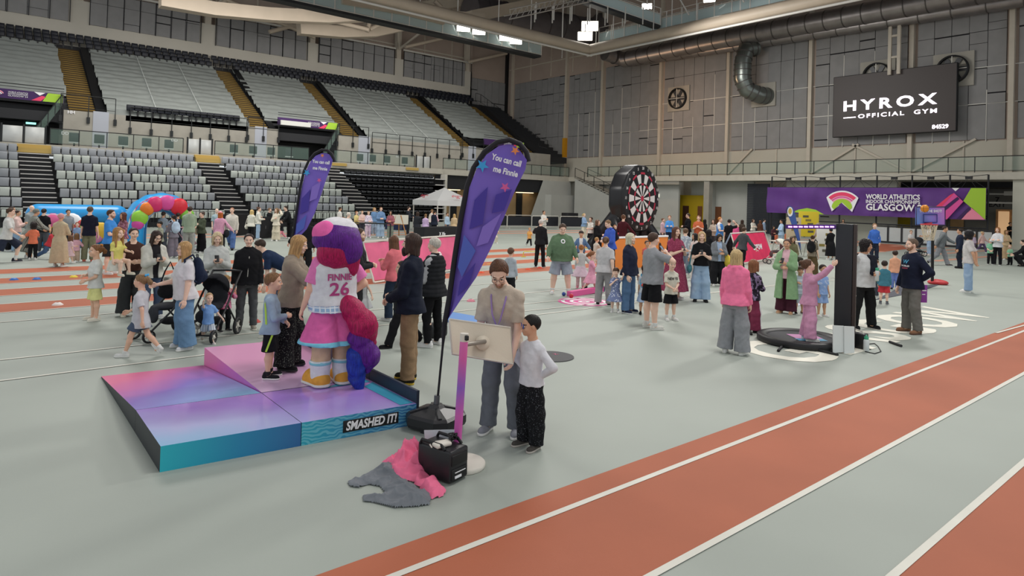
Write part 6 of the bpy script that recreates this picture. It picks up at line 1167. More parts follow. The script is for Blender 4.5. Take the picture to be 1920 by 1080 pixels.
# small teardrop flag, yellow boards, tables
tf = at(1503, 478); d3 = dep(tf); o = empty('teardrop_flag', tuple(tf), 'small blue teardrop flag with white and gold badge under the banner', 'flag'); q = MB(); out = [(1502, 470), (1496, 452), (1486, 425), (1478, 405), (1475, 395), (1477, 388), (1482, 386), (1487, 390), (1491, 402), (1495, 422), (1500, 448)]; q.add([tuple(atd(x, y, d3)) for x, y in out], [tuple(range(11))]); r = q.build('flag_cloth', mat('flag_blue', '#3f5a9c', .7), o, W=True); r.modifiers.new('t', 'SOLIDIFY').thickness = .01
q = MB(); q.add([tuple(atd(1481.5+math.cos(t)*5.2, 397+math.sin(t)*9, d3-.03)) for t in np.linspace(0, 6.28, 20)[:-1]], [tuple(range(19))]); q.build('badge', m_wht, o, W=True); q = MB(); q.add([tuple(atd(1481.5+math.cos(t)*3.2, 396+math.sin(t)*5.6, d3-.05)) for t in np.linspace(0, 6.28, 20)[:-1]], [tuple(range(19))]); q.build('badge_centre', mat('badge_gold', '#c8b04a', .6), o, W=True); MB().tube([atd(1503, 478, d3), atd(1494, 446, d3+.02), atd(1480, 408, d3+.02), atd(1474, 394, d3+.02), atd(1478, 386, d3+.02)], .015, 6).build('pole', m_dark, o, W=True)
def board(px, py, w_, h_, z0, col, lab, rz=-.6, marks=4):
    p = at(px, py); o = empty('display_board', tuple(p), lab, 'board', rz=rz); MB().rbox((-w_/2, -.03, z0), (w_/2, .03, z0+h_), .01).build('panel', mat('board'+col, col, .6), o)
    for k in range(marks): x, z = RNG.uniform(-w_*.3, w_*.3), z0+h_*(.2+.6*k/max(1, marks-1)); MB().box((x-w_*.14, -.045, z-.06), (x+w_*.14, -.03, z+.06)).build('photo_print', mat('photo_print%d' % (k % 2), ('#5a5648', '#8a7a3c')[k % 2], .6), o)
    MB().box((-w_/2+.02, .0, 0), (-w_/2+.07, .3, z0+.1)).box((w_/2-.07, .0, 0), (w_/2-.02, .3, z0+.1)).build('leg', m_steel, o)
board(1515, 468, 1.15, 1.45, .75, '#e0c632', 'yellow display board with small pictures behind the light bar', -.7, 5); board(1487, 470, .8, 1.35, .5, '#c9b89a', 'beige display board left of the yellow one', -.7, 3); board(1549, 484, .95, 1.3, .1, '#d5d3cc', 'white display board with dark pictures behind the tower', -.7, 4); board(1530, 445, 2.6, .7, 1.6, '#c4c6c8', 'pale wide board on trestles below the banner', -.7, 2)
ct = at(1481, 480); o = empty('folding_table', tuple(ct), 'white folding table by the yellow display board', 'table', rz=-.7); MB().rbox((-.9, -.35, .7), (.9, .35, .74), .01).build('top', m_off, o)
for x in (-.8, .8): MB().tube([(x, -.3, 0), (x, 0, .7), (x, .3, 0)], .02, 6).build('leg', m_steel, o)
for px, py, col, lab in ((1462, 470, '#c86a48', 'orange plastic chair left of the display boards'), (1476, 466, '#c86a48', 'orange plastic chair beside the folding table')):
    p = at(px, py); o = empty('plastic_chair', tuple(p), lab, 'chair', 'orange plastic chairs', RNG.uniform(0, 3)); MB().rbox((-.22, -.22, .43), (.22, .22, .47), .02).build('seat', mat('chair_orange', col, .5), o); MB().rbox((-.22, .18, .5), (.22, .23, .85), .03).build('backrest', MATS['chair_orange'], o)
    for x in (-.19, .19):
        for y in (-.19, .19): MB().tube([(x, y, 0), (x*.9, y*.9, .44)], .012, 6).build('leg', m_steel, o)
# inflatable obstacle course
ic = at(288, 467); idp = dep(ic); I_ = empty('inflatable_arch', tuple(ic), 'blue inflatable arch painted with colourful fruit blobs', 'inflatable', rz=math.atan2(-ic[1], -ic[0])+math.pi/2+.35); m_ib = mat('inflatable_blue', '#2f96d6', .3, vary=.05, vs=1); us = idp/F
v = Vol(.05); Ro, Ri = 1.2, .62; pr = None
ts = np.linspace(0, math.pi, 9)
for off_, y0 in ((0, -.5), (.55, .8)):
    pts = [(off_+math.cos(t)*.95, y0, .9+math.sin(t)*.95) for t in ts]; pts = [(off_+.95, y0, 0)]+pts+[(off_-.95, y0, 0)]
    for a, b in zip(pts[:-1], pts[1:]): v.cone(a, b, .36, .36, .05, ((0, 1, 0), .7))
v.cut(lambda X, Y, Z: .003-Z); V, Q = v.mesh(); to_obj('arch_tube', V, Q, m_ib, I_)
q = MB(); a_ = np.linspace(.0, math.pi, 25); q.v = [(math.cos(t)*r, -.86-.03*(r < 1.1)*(r > .8), .9+math.sin(t)*r) for t in a_ for r in (.66, .82, 1.08, 1.24)]; q.f = [(i*4+j, i*4+j+1, i*4+j+5, i*4+j+4) for i in range(24) for j in range(3)]; q.m = [0]*72; q.s = [True]*72; mp = mat('arch_art', '#e8ece8', .35); tt = NT(mp); vx_ = tt.n('ShaderNodeTexVoronoi', Scale=4.5); tt.l(tt.co('Object'), vx_.inputs['Vector']); tt.l(tt.ramp(vx_.outputs['Color'], [(0, '#e8ece8'), (.35, '#9fcbe0'), (.5, '#b8da6a'), (.62, '#e8ece8'), (.75, '#d85a9c'), (.88, '#f0f0ee')], 'CONSTANT'), tt.b.inputs['Base Color']); q.build('painted_band', mp, I_)
for k, (t, col, s_) in enumerate(((2.75, '#8cc63e', .3), (2.3, '#e07a2a', .26), (1.95, '#d0306a', .3), (1.5, '#d8509a', .3), (1.0, '#d62a3a', .34), (.5, '#7cc040', .28), (.15, '#4a9a4a', .24), (3.0, '#c84a9a', .22))):
    x, z = math.cos(t)*.95, .9+math.sin(t)*.95; q = MB(); q.lathe([(s_*math.sin(a), -.12*math.cos(a)) for a in np.linspace(0, math.pi, 9)], 16, M=Matrix.Translation((x, -.98, z)) @ Matrix.Rotation(math.pi/2, 4, 'X')); q.build('painted_fruit', mat('fruit'+col, col, .4), I_)
ba, bb = at(70, 464), at(216, 463); d_ = bb-ba; o = empty('inflatable_wall', tuple(ba), 'long low blue inflatable wall with painted fruit left of the arch', 'inflatable', rz=math.atan2(d_[1], d_[0])); L_ = float(np.linalg.norm(d_)); v = Vol(.06)
v.cone((0, 0, .45), (L_, 0, .45), .42, .42, .1).cone((0, 0, 1.25), (L_, 0, 1.25), .42, .42, .1); v.cut(lambda X, Y, Z: .003-Z); V, Q = v.mesh(); to_obj('wall_tube', V, Q, m_ib, o)
for k in range(9): x = .5+k*(L_-1)/8; s_ = RNG.uniform(.28, .42); col = ('#e06a9a', '#f0b03a', '#c83a8a', '#f0f0f0', '#d84a4a', '#7ac04a', '#f0f0f0', '#e08ab0', '#f0c040')[k]; q = MB(); q.lathe([(s_*math.sin(a), -.1*math.cos(a)) for a in np.linspace(0, math.pi, 8)], 14, M=Matrix.Translation((x, -.42, RNG.uniform(.5, 1.25))) @ Matrix.Rotation(math.pi/2, 4, 'X')); q.build('painted_fruit', mat('fruit'+col, col, .4), o)
MB().box((.2, -.47, .95), (L_*.45, -.4, 1.3)).build('white_band', m_wht, o)
# pushchairs
def pram(px, py, face, lab, hood='#c9c6bd', frame='#2a2b2e', s_=1., seat='#33353a', wheel='#222326'):
    p = at(px, py); v_ = p[:2]/np.linalg.norm(p[:2]); r_ = np.array([v_[1], -v_[0]]); fw = math.cos(face*D2R)*-v_+math.sin(face*D2R)*r_; o = empty('pushchair', tuple(p), lab, 'pushchair', rz=math.atan2(fw[0], -fw[1])); o.scale = (s_,)*3; mf = mat('pram'+frame, frame, .4)
    for x, y, r in ((-.22, -.42, .1), (.22, -.42, .1), (-.27, .32, .14), (.27, .32, .14)):
        w_ = MB(); Mw = Matrix.Translation((x, y, r)) @ Matrix.Rotation(math.pi/2, 4, 'Y'); w_.lathe([(r*.72, -.02), (r*.95, -.022), (r, 0), (r*.95, .022), (r*.72, .02), (r*.72, -.02)], 22, M=Mw); wh = w_.build('wheel', mat('tyre'+wheel, wheel, .6), o); h_ = MB(); h_.lathe([(0, .024), (.03, .02), (.03, -.02), (0, -.024)], 10, M=Mw)
        for k in range(5): a = k*1.2566; h_.bar(Mw @ Vector((0, 0, 0)), Mw @ Vector((math.cos(a)*r*.76, math.sin(a)*r*.76, 0)), .022, .014)
        h_.lathe([(r*.7, -.012), (r*.75, -.012), (r*.75, .012), (r*.7, .012)], 20, M=Mw); h_.build('hub', m_steel, wh)
    q = MB()
    for x in (-.24, .24): q.tube([(x*.9, -.42, .14), (x, -.1, .45), (x, .25, .8), (x, .48, 1.02)], .016, 8).tube([(x*1.1, .32, .16), (x, .0, .52)], .015, 8)
    q.tube([(-.24, .48, 1.02), (0, .5, 1.03), (.24, .48, 1.02)], .02, 8).tube([(-.22, -.42, .12), (.22, -.42, .12)], .012, 6); q.build('chassis', mf, o)
    v = Vol(.016); v.ell((0, -.05, .5), (.17, .22, .06), .04).ell((0, .15, .66), (.17, .06, .2), .05).ell((0, -.26, .38), (.15, .05, .12), .05); V, Q = v.mesh(.004, 40, 2); to_obj('seat', V, Q, cloth(seat), o)
    v = Vol(.016); v.ell((0, .08, .8), (.2, .24, .22), .02); v.cut(lambda X, Y, Z: np.maximum(.8-Z-.9*(Y-.06), -(np.sqrt((X/.18)**2+((Y+.06)/.22)**2+((Z-.76)/.2)**2)-1)*.2)); V, Q = v.mesh(.003, 40, 3); to_obj('hood', V, Q, cloth(hood), o)
    v = Vol(.016); v.ell((0, .08, .26), (.16, .22, .06), .03); V, Q = v.mesh(.005, 40, 4); to_obj('basket', V, Q, cloth(frame), o); return o
pram(316, 632, -62, 'pushchair with beige hood pushed by the woman in a white tee', '#b9b4aa', '#242528', 1.0); pram(397, 633, -25, 'black pushchair with blue bag behind the toddler in blue', '#1f2024', '#1d1e21', 1.0, '#2b2c30'); pram(1458, 495, -70, 'pushchair with pale cream hood beside the red banner', '#d6d6c8', '#d0ccc0', 1.05, '#5a4a4c'); pram(1718, 480, -80, 'dark pushchair beside the hoop net, next to blue jeans', '#2a2c30', '#2a2c30', 1.0); pram(352, 474, 140, 'pink and grey pushchair before the person in sage green', '#8f8f93', '#c9a0aa', .95, '#c49aa4')
# carried bags
def pack(J, col, lab, dy=.0, s_=1., col2=None, front=False):
    H_, T = J['H'], J['T']; o = empty('backpack', (0, 0, 0), lab, 'bag'); sg = -1 if front else 1
    q = Vector(J['pel'])+Vector(J['R'] @ np.array([0, sg*(float(J['B'][3])-.012+.06*s_), T*.68+dy])); Mx = J['root'].matrix_basis @ (Matrix.Translation(q) @ Matrix([list(r_) for r_ in J['R']]).to_4x4()); o.matrix_basis = Mx
    v = Vol(.012); v.ell((0, .0, 0), (.15*s_, .085*s_, .21*s_), .02).ell((0, sg*.06*s_, -.07*s_), (.12*s_, .06*s_, .1*s_), .03); V, Q = v.mesh(.003, 40, 4); to_obj('main_pocket', V, Q, cloth(col), o); v = Vol(.012); v.ell((0, sg*.085*s_, -.08*s_), (.1*s_, .05*s_, .08*s_), .02); V, Q = v.mesh(); to_obj('front_pocket', V, Q, cloth(col2 or col), o)
    for sd in (-1, 1): MB().tube([(sd*.08*s_, -sg*.05, .17*s_), (sd*.11*s_, -sg*.1, .26*s_), (sd*.12*s_, -sg*.22*s_, .2*s_), (sd*.13*s_, -sg*.2*s_, -.05), (sd*.12*s_, -sg*.06, -.15*s_)], .016, 6).build('strap', cloth(col), o)
    MB().tube([(-.03, 0, .2*s_), (-.03, 0, .25*s_), (.03, 0, .25*s_), (.03, 0, .2*s_)], .008, 6).build('grab_loop', m_dark, o); return o
def sidebag(J, col, lab, sd=1, z=.08, s_=1., y=.0):
    H_, T = J['H'], J['T']; o = empty('shoulder_bag', tuple(J['root'].matrix_basis @ Vector(J['pel']+J['R'] @ np.array([sd*(.12*H_*J['g']+.05), y, T*z]))), lab, 'bag', rz=J['root'].rotation_euler.z); v = Vol(.012); v.ell((0, 0, -.02), (.07*s_, .16*s_, .12*s_), .02); V, Q = v.mesh(.004, 30, 5); to_obj('pouch', V, Q, cloth(col), o); h_ = T*(.95-z); MB().tube([(0, -.13*s_, .05), (-sd*.04, -.06, h_*.7), (-sd*.08, .0, h_+.02), (-sd*.04, .07, h_*.7), (0, .13*s_, .05)], .012, 6).build('strap', cloth(col), o); return o
def phone(J, lab, sd=1): o = empty('phone', tuple(J['w'](J['wri', sd]+J['hz', sd]*.1*J['H']/1.75+J['hy', sd]*.02)), lab, 'phone'); z_, y_ = J['Rw'] @ Vector((0, 0, 1)), Vector(J['root'].matrix_basis.to_3x3() @ Vector(J['hy', sd])); M_ = Matrix.Rotation(J['root'].rotation_euler.z, 4, 'Z') @ Matrix.Rotation(-.7, 4, 'X'); MB().rbox((-.036, -.005, -.05), (.036, .005, .09), .006, M=M_).build('body', m_dark, o); MB().rbox((-.033, .005, -.045), (.033, .007, .085), .004, M=M_).build('display', mat('phone_glow', '#9db4c8', .2, emit=.3), o); return o
# ---------------------------------------------------------------- the people
from mathutils.bvhtree import BVHTree
tee = lambda c, p=None, hem='hip': ('t_shirt', c, ('short', hem), p)
jum = lambda c, p=None, hem='hip': ('jumper', c, ('long', hem), p)
hood = lambda c, p=None: ('hoodie', c, ('long', 'hip'), p)
jak = lambda c, o=None, hem='hip': ('jacket', c, ('long', hem), o)
trs = lambda c, k='straight', p=None: ('trousers', c, k, p)
jns = lambda c, k='straight': ('jeans', c, k, 'denim:#a9bfd6' if c[1] in '789' else None)
leg = lambda c, p=None: ('leggings', c, 'slim', p)
sho = lambda c, f=.82, p=None: ('shorts', c, 'short', p, f)
drs = lambda c, hem='knee', p=None, sl='short', fl=None: ('dress', c, (sl, hem), p, fl)
BLK, WHT = ('#1b1b1d', '#1f1f20'), ('#d9d8d4', '#e6e5e0')
WB = ('#1f2023', '#dcdcd8')
def decal(J, part, s, size, zf, back=False, x=0., width=None, m=None, bold=.03, par='lettering', arc=None):
    g = [c for c in J['root'].children if c.name.split('.')[0] == part][0]; bv = BVHTree.FromPolygons([v.co for v in g.data.vertices], [p.vertices for p in g.data.polygons]); R = Matrix([list(q) for q in J['R']]); sg = 1 if back else -1; O = Vector(J['pel'])+R @ Vector((0, 0, J['T']*zf)); dr = R @ Vector((0, -sg, 0))
    def conf(me):
        for v in me.vertices:
            q = O+R @ Vector(((-sg)*(v.co.x+x) if True else 0, 0, v.co.y)); h_ = bv.ray_cast(q-dr*.6, dr); v.co = (h_[0]-dr*.009) if h_[0] is not None else q-dr*.1
        if back is None: pass
    return text(par, s, Matrix(), size, m, J['root'], bold=bold, width=width, ext=0., conform=conf, W=False)
def stripe(J, part, sd, a, b, w_, m, n=16, front=False):
    """a sewn stripe down the side of a garment, from a to b = (forward, height) in torso lengths"""
    g = [c for c in J['root'].children if c.name.split('.')[0] == part][0]; bv = BVHTree.FromPolygons([v.co for v in g.data.vertices], [p.vertices for p in g.data.polygons]); R = Matrix([list(q) for q in J['R']]); O = Vector(J['pel']); T = J['T']; d = R @ (Vector((0, 1, 0)) if front else Vector((-sd, 0, 0))); q = MB(); ok = []
    for k in range(n+1):
        t = k/n; y, z = a[0]+(b[0]-a[0])*t, a[1]+(b[1]-a[1])*t
        for e in (-w_/2, w_/2):
            p = O+R @ (Vector((y*T+e, -.7, z*T)) if front else Vector((sd*.7, -y*T+e, z*T))); h_ = bv.ray_cast(p, d); q.v.append(tuple(h_[0]-d*.005) if h_[0] is not None else None)
    for k in range(n):
        i = [2*k, 2*k+1, 2*k+3, 2*k+2]
        if all(q.v[j] is not None for j in i): q.f.append(tuple(i)); q.m.append(0); q.s.append(True)
    q.v = [v or (0, 0, 0) for v in q.v]; return q.build('stripe', m, J['root'])
m_lime = mat('stripe_lime', '#b4d84a', .6)
# around the stage and the touchscreen
J = person(757, 716, 437, -97, 'bearded man in a navy jacket and brown trousers standing behind the stage corner', 'm', (trs('#86694a'), tee('#b9c0c6', 'speck:#8f9aa6'), jak('#1d2230', 'open')), 4, ('longmess', '#3d2c24'), ('clasp', 'clasp'), 'still', extra=(('beard', '#2b1d17'),), shoe=('#2c2a22', '#d6b234'), head=(0, -4))
J = person(938, 814, 513, -14, 'man in a beige polo shirt and glasses bending to the touchscreen', 'm', (trs('#5b5f67'), ('polo_shirt', '#b9aa98', ('short', 'hip'))), 4, ('quiff', '#5c3b28'), ('low', 'pushbar'), 'relax', 20, extra=(('stubble', '#a07a60'), ('glasses', '')), H=1.8, head=(8, 22), shoe=('#7c7e85', '#e2e0dc'), g=.98)
lan = MB(); Jr = J['R']; pp = [Vector(J['pel']+Jr @ np.array([x, y, J['T']*z])) for x, y, z in ((-.07, .02, 1.1), (-.075, -.09, .98), (-.05, -.175, .72), (-.005, -.2, .5), (.03, -.19, .62), (.075, -.1, .96), (.07, .02, 1.1))]; lan.tube([J['w'](p) for p in pp], .009, 6); lo = lan.build('lanyard', mat('lanyard_violet', '#9a7fb8', .6)); tag(lo, 'violet lanyard round the neck of the man in the beige polo shirt', 'lanyard')
J = person(988, 840, 592, -44, 'boy in a white long sleeved top with painted face, hands on hips by the touchscreen', 'c', (('joggers', '#18191c', 'baggy', 'speck:#6d7076'), ('t_shirt', '#d4d4da', ('long', 'waist'))), 1, ('buzz', '#17120f'), ('hip', 'hip'), 'still', shoe=('#4c4844', '#b8b0a8'), head=(-30, 2), age=.45)
q = MB(); Mh = J['Mh']; q.add([Mh @ Vector(p) for p in [(.034+math.cos(t)*(.026 if k % 2 else .034)*.9, -.1+.012*abs(math.cos(t)), .116+math.sin(t)*(.026 if k % 2 else .034)) for k, t in enumerate(np.linspace(0, 2*math.pi, 15)[:-1])]], [tuple(range(14))]); q.build('face_paint', mat('paint_blue', '#3d549c', .5), J['root'], W=True)
q = MB(); q.add([Mh @ Vector((-.036+math.cos(t)*.026, -.098+.01*abs(math.cos(t)), .118+math.sin(t)*.03)) for t in np.linspace(0, 6.283, 15)[:-1]], [tuple(range(14))]); q.build('face_paint', MATS['paint_blue'], J['root'], W=True)
J = person(510, 708, 513, 82, 'boy in a light blue long sleeved top and black shorts standing on the stage', 'c', (sho('#19191c', .95), ('t_shirt', '#8fa3b8', ('long', 'hip'))), 0, ('short', '#7d5a3c'), ('clasp', 'carry'), 'still', shoe=('#232327', '#e4e4e0'), Z=.225, socks=('#2a2a2e', .15))
stripe(J, 't_shirt', -1, (-.16, .92), (-.1, .2), .022, m_lime); stripe(J, 'shorts', -1, (.1, -.12), (-.06, -.62), .022, m_lime)
J = person(531, 688, 541, 60, 'small child in a tan top half hidden behind the boy on the stage', 'c', (trs('#33302f'), jum('#c2a07a')), 0, ('fringe', '#a8794c'), ('down', 'carry'), 'still', Z=.24)
J = person(546, 690, 439, 74, 'woman in a taupe jacket and black glittering trousers greeting the costumed person', 'w', (trs('#1a1a1d', 'wide', 'speck:#8d9488'), jum('#cfc6be'), jak('#8c7d6d')), 4, ('long', '#b78f5e'), ('reach', 'fwd'), 'relax', 4, shoe=BLK, Z=.24, head=(0, 10))
# the costumed person (plain costume)
J = person(617, 717, 440, -158, 'person in a padded costume of pink shorts and purple wig standing on the stage', 'm', (('shorts', '#d9589c', 'padded', None, 1.02), ('tunic', '#8fb0d0', ('none', 'hip'), 'plaid:#e4e9ee'), ('t_shirt', '#e070ae', ('short', 'crop')), ('vest_top', '#d6d6da', ('none', 'waist'))), 0, ('none', '#5b1f7a'), ((4, 16, 18, 10), (-6, 34, 84, 70)), 'still', 0, Z=.22, H=1.72, g=1.46, shoe=None, head=(-8, 4), hands=('relax', 'grip'))
R0, s_ = J['root'], J['H']
def blob(name, prims, m, cut=None, noise=.004, vx=.011):
    v = Vol(vx)
    for p in prims: (v.ell(*p[1:]) if p[0] == 'e' else v.cone(*p[1:]))
    if cut: v.cut(cut)
    V, Q = v.mesh(noise, 30, 3); return to_obj(name, V, Q, m, R0)
hc = np.array(J['pel'])+np.array([0, .01, J['T']*1.33]); m_pu, m_ma, m_bl = hairmat('#5a1c80'), hairmat('#a8124e'), hairmat('#20379c')
blob('wig_top', [('e', hc+np.array([0, .03, .05]), (.27, .25, .2), .03), ('e', hc+np.array([-.1, .14, -.06]), (.16, .14, .18), .04)], m_pu, lambda X, Y, Z: np.minimum(np.minimum(hc[2]-.02-Z, hc[1]-.06-Y), .2-np.abs(X-hc[0]))); blob('wig_under', [('e', hc+np.array([.02, .08, -.1]), (.22, .17, .2), .03), ('e', hc+np.array([-.16, .1, -.18]), (.09, .1, .2), .04)], m_ma, lambda X, Y, Z: np.minimum(hc[2]+.05-Z, hc[1]-.03-Y))
blob('cap_white', [('e', hc+np.array([-.02, -.02, .13]), (.24, .24, .16), .02)], cloth('#dcdade'), lambda X, Y, Z: hc[2]+.13-Z+.25*(Y-hc[1])); blob('cap_pink', [('e', hc+np.array([.12, .02, .1]), (.15, .2, .15), .02)], cloth('#e85aa2'), lambda X, Y, Z: hc[2]+.05-Z-.2*(Y-hc[1]))
for sd in (1, -1):
    a_, k_, h_ = J['ank', sd], J['knee', sd], J['hip', sd]; blob('padded_leg', [('c', h_, k_, .12, .108, .02), ('c', k_, a_+np.array([0, 0, .06]), .108, .1, .02)], cloth('#d0ab84')); blob('sock', [('c', a_+np.array([0, 0, -.02]), a_+np.array([0, 0, .2]), .1, .118, .02, None, True)], cloth('#dfe0e0')); blob('sock_band', [('c', a_+np.array([0, 0, .165]), a_+np.array([0, 0, .19]), .119, .121, .005, None, True)], cloth('#7fc4cc'), lambda X, Y, Z, a_=a_: a_[2]+.155-Z)
    blob('costume_shoe', [('c', a_+np.array([0, .04, -.02]), a_+np.array([sd*.03, -.16, -.03]), .1, .105, .03)], cloth('#e09a34'), lambda X, Y, Z, a_=a_: .02-Z); blob('costume_sole', [('c', a_+np.array([0, .05, -.07]), a_+np.array([sd*.03, -.17, -.07]), .102, .112, .01)], mat('sole_white', '#e2e0dc', .6), lambda X, Y, Z: np.maximum(Z-.035, .002-Z))
for sd in (1, -1): h_, k_ = J['hip', sd], J['knee', sd]; rr = .031*s_*1.4+.0095+.085*s_*1.15; blob('shorts_band', [('c', h_+(k_-h_)*.92, h_+(k_-h_)*1.05, rr-.004, rr+.012, .01, None, True)], cloth('#6fc0d8'), lambda X, Y, Z, h_=h_, k_=k_: (h_+(k_-h_)*.93)[2]*-1+Z)
tl = np.array(J['pel'])+np.array([-.1, .2, .02])
for nm, pr, m in (('cloth_streamer', [('c', tl, tl+np.array([-.14, .1, -.22]), .11, .16, .03), ('c', tl+np.array([-.14, .1, -.22]), tl+np.array([-.24, .12, -.42]), .16, .06, .03)], m_ma), ('cloth_streamer', [('c', tl+np.array([-.1, .08, -.36]), tl+np.array([-.2, .1, -.56]), .13, .14, .03), ('c', tl+np.array([-.2, .1, -.56]), tl+np.array([-.2, .1, -.72]), .12, .05, .03)], m_pu), ('cloth_streamer', [('c', tl+np.array([-.06, .08, -.56]), tl+np.array([-.08, .1, -.8]), .11, .09, .03), ('c', tl+np.array([-.08, .1, -.8]), tl+np.array([-.1, .13, -.92]), .08, .04, .03)], m_bl)): blob(nm, pr, m, None, .012)
mk = mat('print_magenta', '#b0407c', .6); decal(J, 'vest_top', 'FINNIE', .1, .62, True, 0, .28, mk); decal(J, 'vest_top', '26', .2, .36, True, 0, .23, mk, .02)
# left group
J = person(172, 601, 459, -72, 'girl in a white tee and yellow shorts with long ponytail beside the red lane', 'c', (sho('#dcd98a', .9), tee('#d6d6d2')), 0, ('pony', '#7d5434'), ('clasp', 'carry'), 'still', shoe=('#d6d0c0', '#e4e0d4'), extra=(('bow', '#d88a3a'),))
J = person(246, 592, 427, 16, 'woman in a brown top and dark trousers carrying a toddler in yellow', 'w', (trs('#3a3c3e', 'wide'), ('top', '#48302a', ('cap', 'waist'))), 4, ('bun', '#33231d'), ('carry', 'carry'), 'relax', shoe=('#d8d0bc', '#e0dac8'))
J = person(236, 517, 445, 40, 'toddler in a yellow top carried on the arm of the woman in brown', 't', (('skirt', '#d8d4c8', 'skirt'), tee('#dcd068')), 4, ('long', '#a87a4a'), ('reach', 'down'), 'sit', Z=.82, H=.98, shoe=('#d8d0bc', '#e0dac8'))
J = person(284, 598, 438, 24, 'woman in a cream jacket and glasses looking at her phone behind the pushchair', 'w', (jns('#33415c'), tee('#232125'), jak('#c2c0b6', 'open')), 4, ('long', '#33221e'), ('phone', 'phone'), 'relax', 4, extra=(('glasses', ''),), head=(4, 20), H=1.6); phone(J, 'phone in the hands of the woman in the cream jacket')
J = person(262, 668, 511, -118, 'girl in a loose grey tee with blue bow walking left past the pushchair', 'c', (sho('#39465c', .62), tee('#bdbdc2', None, 'long')), 0, ('pony', '#8a6a4a'), ('swing_b', 'swing_f'), 'walk', shoe=WHT, extra=(('bow', '#3fa0dc'),), socks=('#dcdcda', .16))
J = person(340, 654, 452, -72, 'woman in a white tee and blue jeans with navy backpack pushing a pushchair', 'w', (jns('#5b80a6', 'wide'), tee('#d2cfd2')), 4, ('long', '#b48e5e'), ((6, 10, 10, 0), 'pushbar'), 'relax', 3, g=1.22, shoe=('#d8d8dc', '#e6e5e0'), extra=(('glasses', ''),)); pack(J, '#222b40', 'navy backpack on the woman in the white tee'); sidebag(J, '#1d1d20', 'black bag slung at the hip of the woman in the white tee', -1, .1, .9, -.16)
J = person(389, 643, 548, 12, 'toddler in a blue tee and striped shorts holding hands with the backpack woman', 't', (sho('#a9b4c6', .95, 'vstripe:#e4e6ea'), tee('#6d98d4')), 4, ('buzz', '#b0906a'), ('side', 'high'), 'walk', shoe=('#d8c8c4', '#e6e5e0'))
J = person(402, 606, 434, 6, 'fair haired woman in a pale grey hoodie holding a phone behind a black pushchair', 'w', (trs('#b9bcba'), hood('#bcbebb')), 4, ('bob', '#cdb894'), ('phone', 'phone'), 'still', shoe=WHT, head=(0, 12)); phone(J, 'phone in the hands of the woman in the pale grey hoodie')
J = person(421, 622, 517, 32, 'small girl in a pink heart fleece with painted face beside the woman in black', 'c', (('leggings', '#1d1d20', 'slim'), hood('#dc84a4', 'blotch:#c03c6c')), 4, ('fringe', '#b08a5a'), ('mouth', 'mouth'), 'relax', shoe=('#3a3a3c', '#d8d6d0'), age=.75)
stripe(J, 'leggings', -1, (0, -.1), (0, -1.3), .03, mat('stripe_rose', '#d8b0b4', .6))
J = person(461, 618, 438, -2, 'woman in a black zip jacket and grey leggings standing and facing the stage', 'w', (leg('#505254'), tee('#d0ccc8'), jak('#19191c')), 4, ('pony', '#261a18'), ('down', 'down'), 'still', shoe=('#8a8578', '#d8d4c8'), g=1.12)
MB().tube([J['w'](J['pel']+J['R'] @ np.array([.002*k, -(.0655*J['H']*1.12+.035)-.012*math.sin(k*.5), J['T']*(.1+.085*k)])) for k in range(10)], .006, 5).build('zip', m_steel, J['root'], W=True)
J = person(522, 588, 460, -100, 'man in a navy tee bending right over behind the woman in black', 'm', (jns('#3a4660'), tee('#24334f')), 4, ('short', '#3a2a20'), ((60, 6, 10, 5), (50, 6, 20, 5)), 'bent', 62, H=1.76, shoe=BLK)
J = person(672, 612, 428, 84, 'man in a dark sweatshirt and glasses standing behind the costumed person', 'm', (trs('#232326'), jum('#2a2a2d')), 4, ('short', '#4a3528'), ('carry', 'carry'), 'still', extra=(('glasses', ''), ('stubble', '#a07a60')), shoe=WHT)
J = person(677, 603, 508, -26, 'blonde girl in a pale grey poncho right of the costumed person', 'c', (('leggings', '#2a2a30', 'slim', 'letters:#d0d0d0'), ('tunic', '#bcbec0', ('none', 'knee'), None, .16)), 4, ('highpony', '#d8bd86'), ('side', 'side'), 'wide', shoe=WB)
J = person(733, 600, 441, -128, 'woman in a coral sweater with long brown hair beyond the bearded man', 'w', (jns('#2a3648'), jum('#e06a74')), 4, ('long', '#6a4630'), ('phone', 'phone'), 'relax', shoe=WHT, head=(-20, 10))
J = person(752, 650, 486, -84, 'child in black walking left, mostly behind the bearded man', 'c', (trs('#1b1b1e'), jak('#1c1d20')), 0, ('short', '#2a1e18'), ('carry', 'swing_b'), 'walk', shoe=BLK, age=.3)
J = person(806, 648, 445, -122, 'grey haired woman in a black padded gilet behind the big feather flag', 'w', (leg('#18181a'), ('jumper', '#9a9c9e', ('long', 'hip'), 'speck:#c8c8c8'), ('puffer_gilet', '#232427', ('none', 'hip'))), 4, ('short', '#c4bdb2'), ('clasp', 'clasp'), 'relax', shoe=WHT, g=1.08)
sb = at(828, 646); o = empty('holdall', tuple(at(815, 632)), 'black holdall on the floor behind the woman in the gilet', 'bag'); MB().rbox((-.2, -.12, 0), (.2, .12, .24), .06).build('body', m_dark, o); MB().tube([(-.1, 0, .22), (-.08, 0, .34), (.08, 0, .34), (.1, 0, .22)], .012, 6).build('handle', m_black, o)
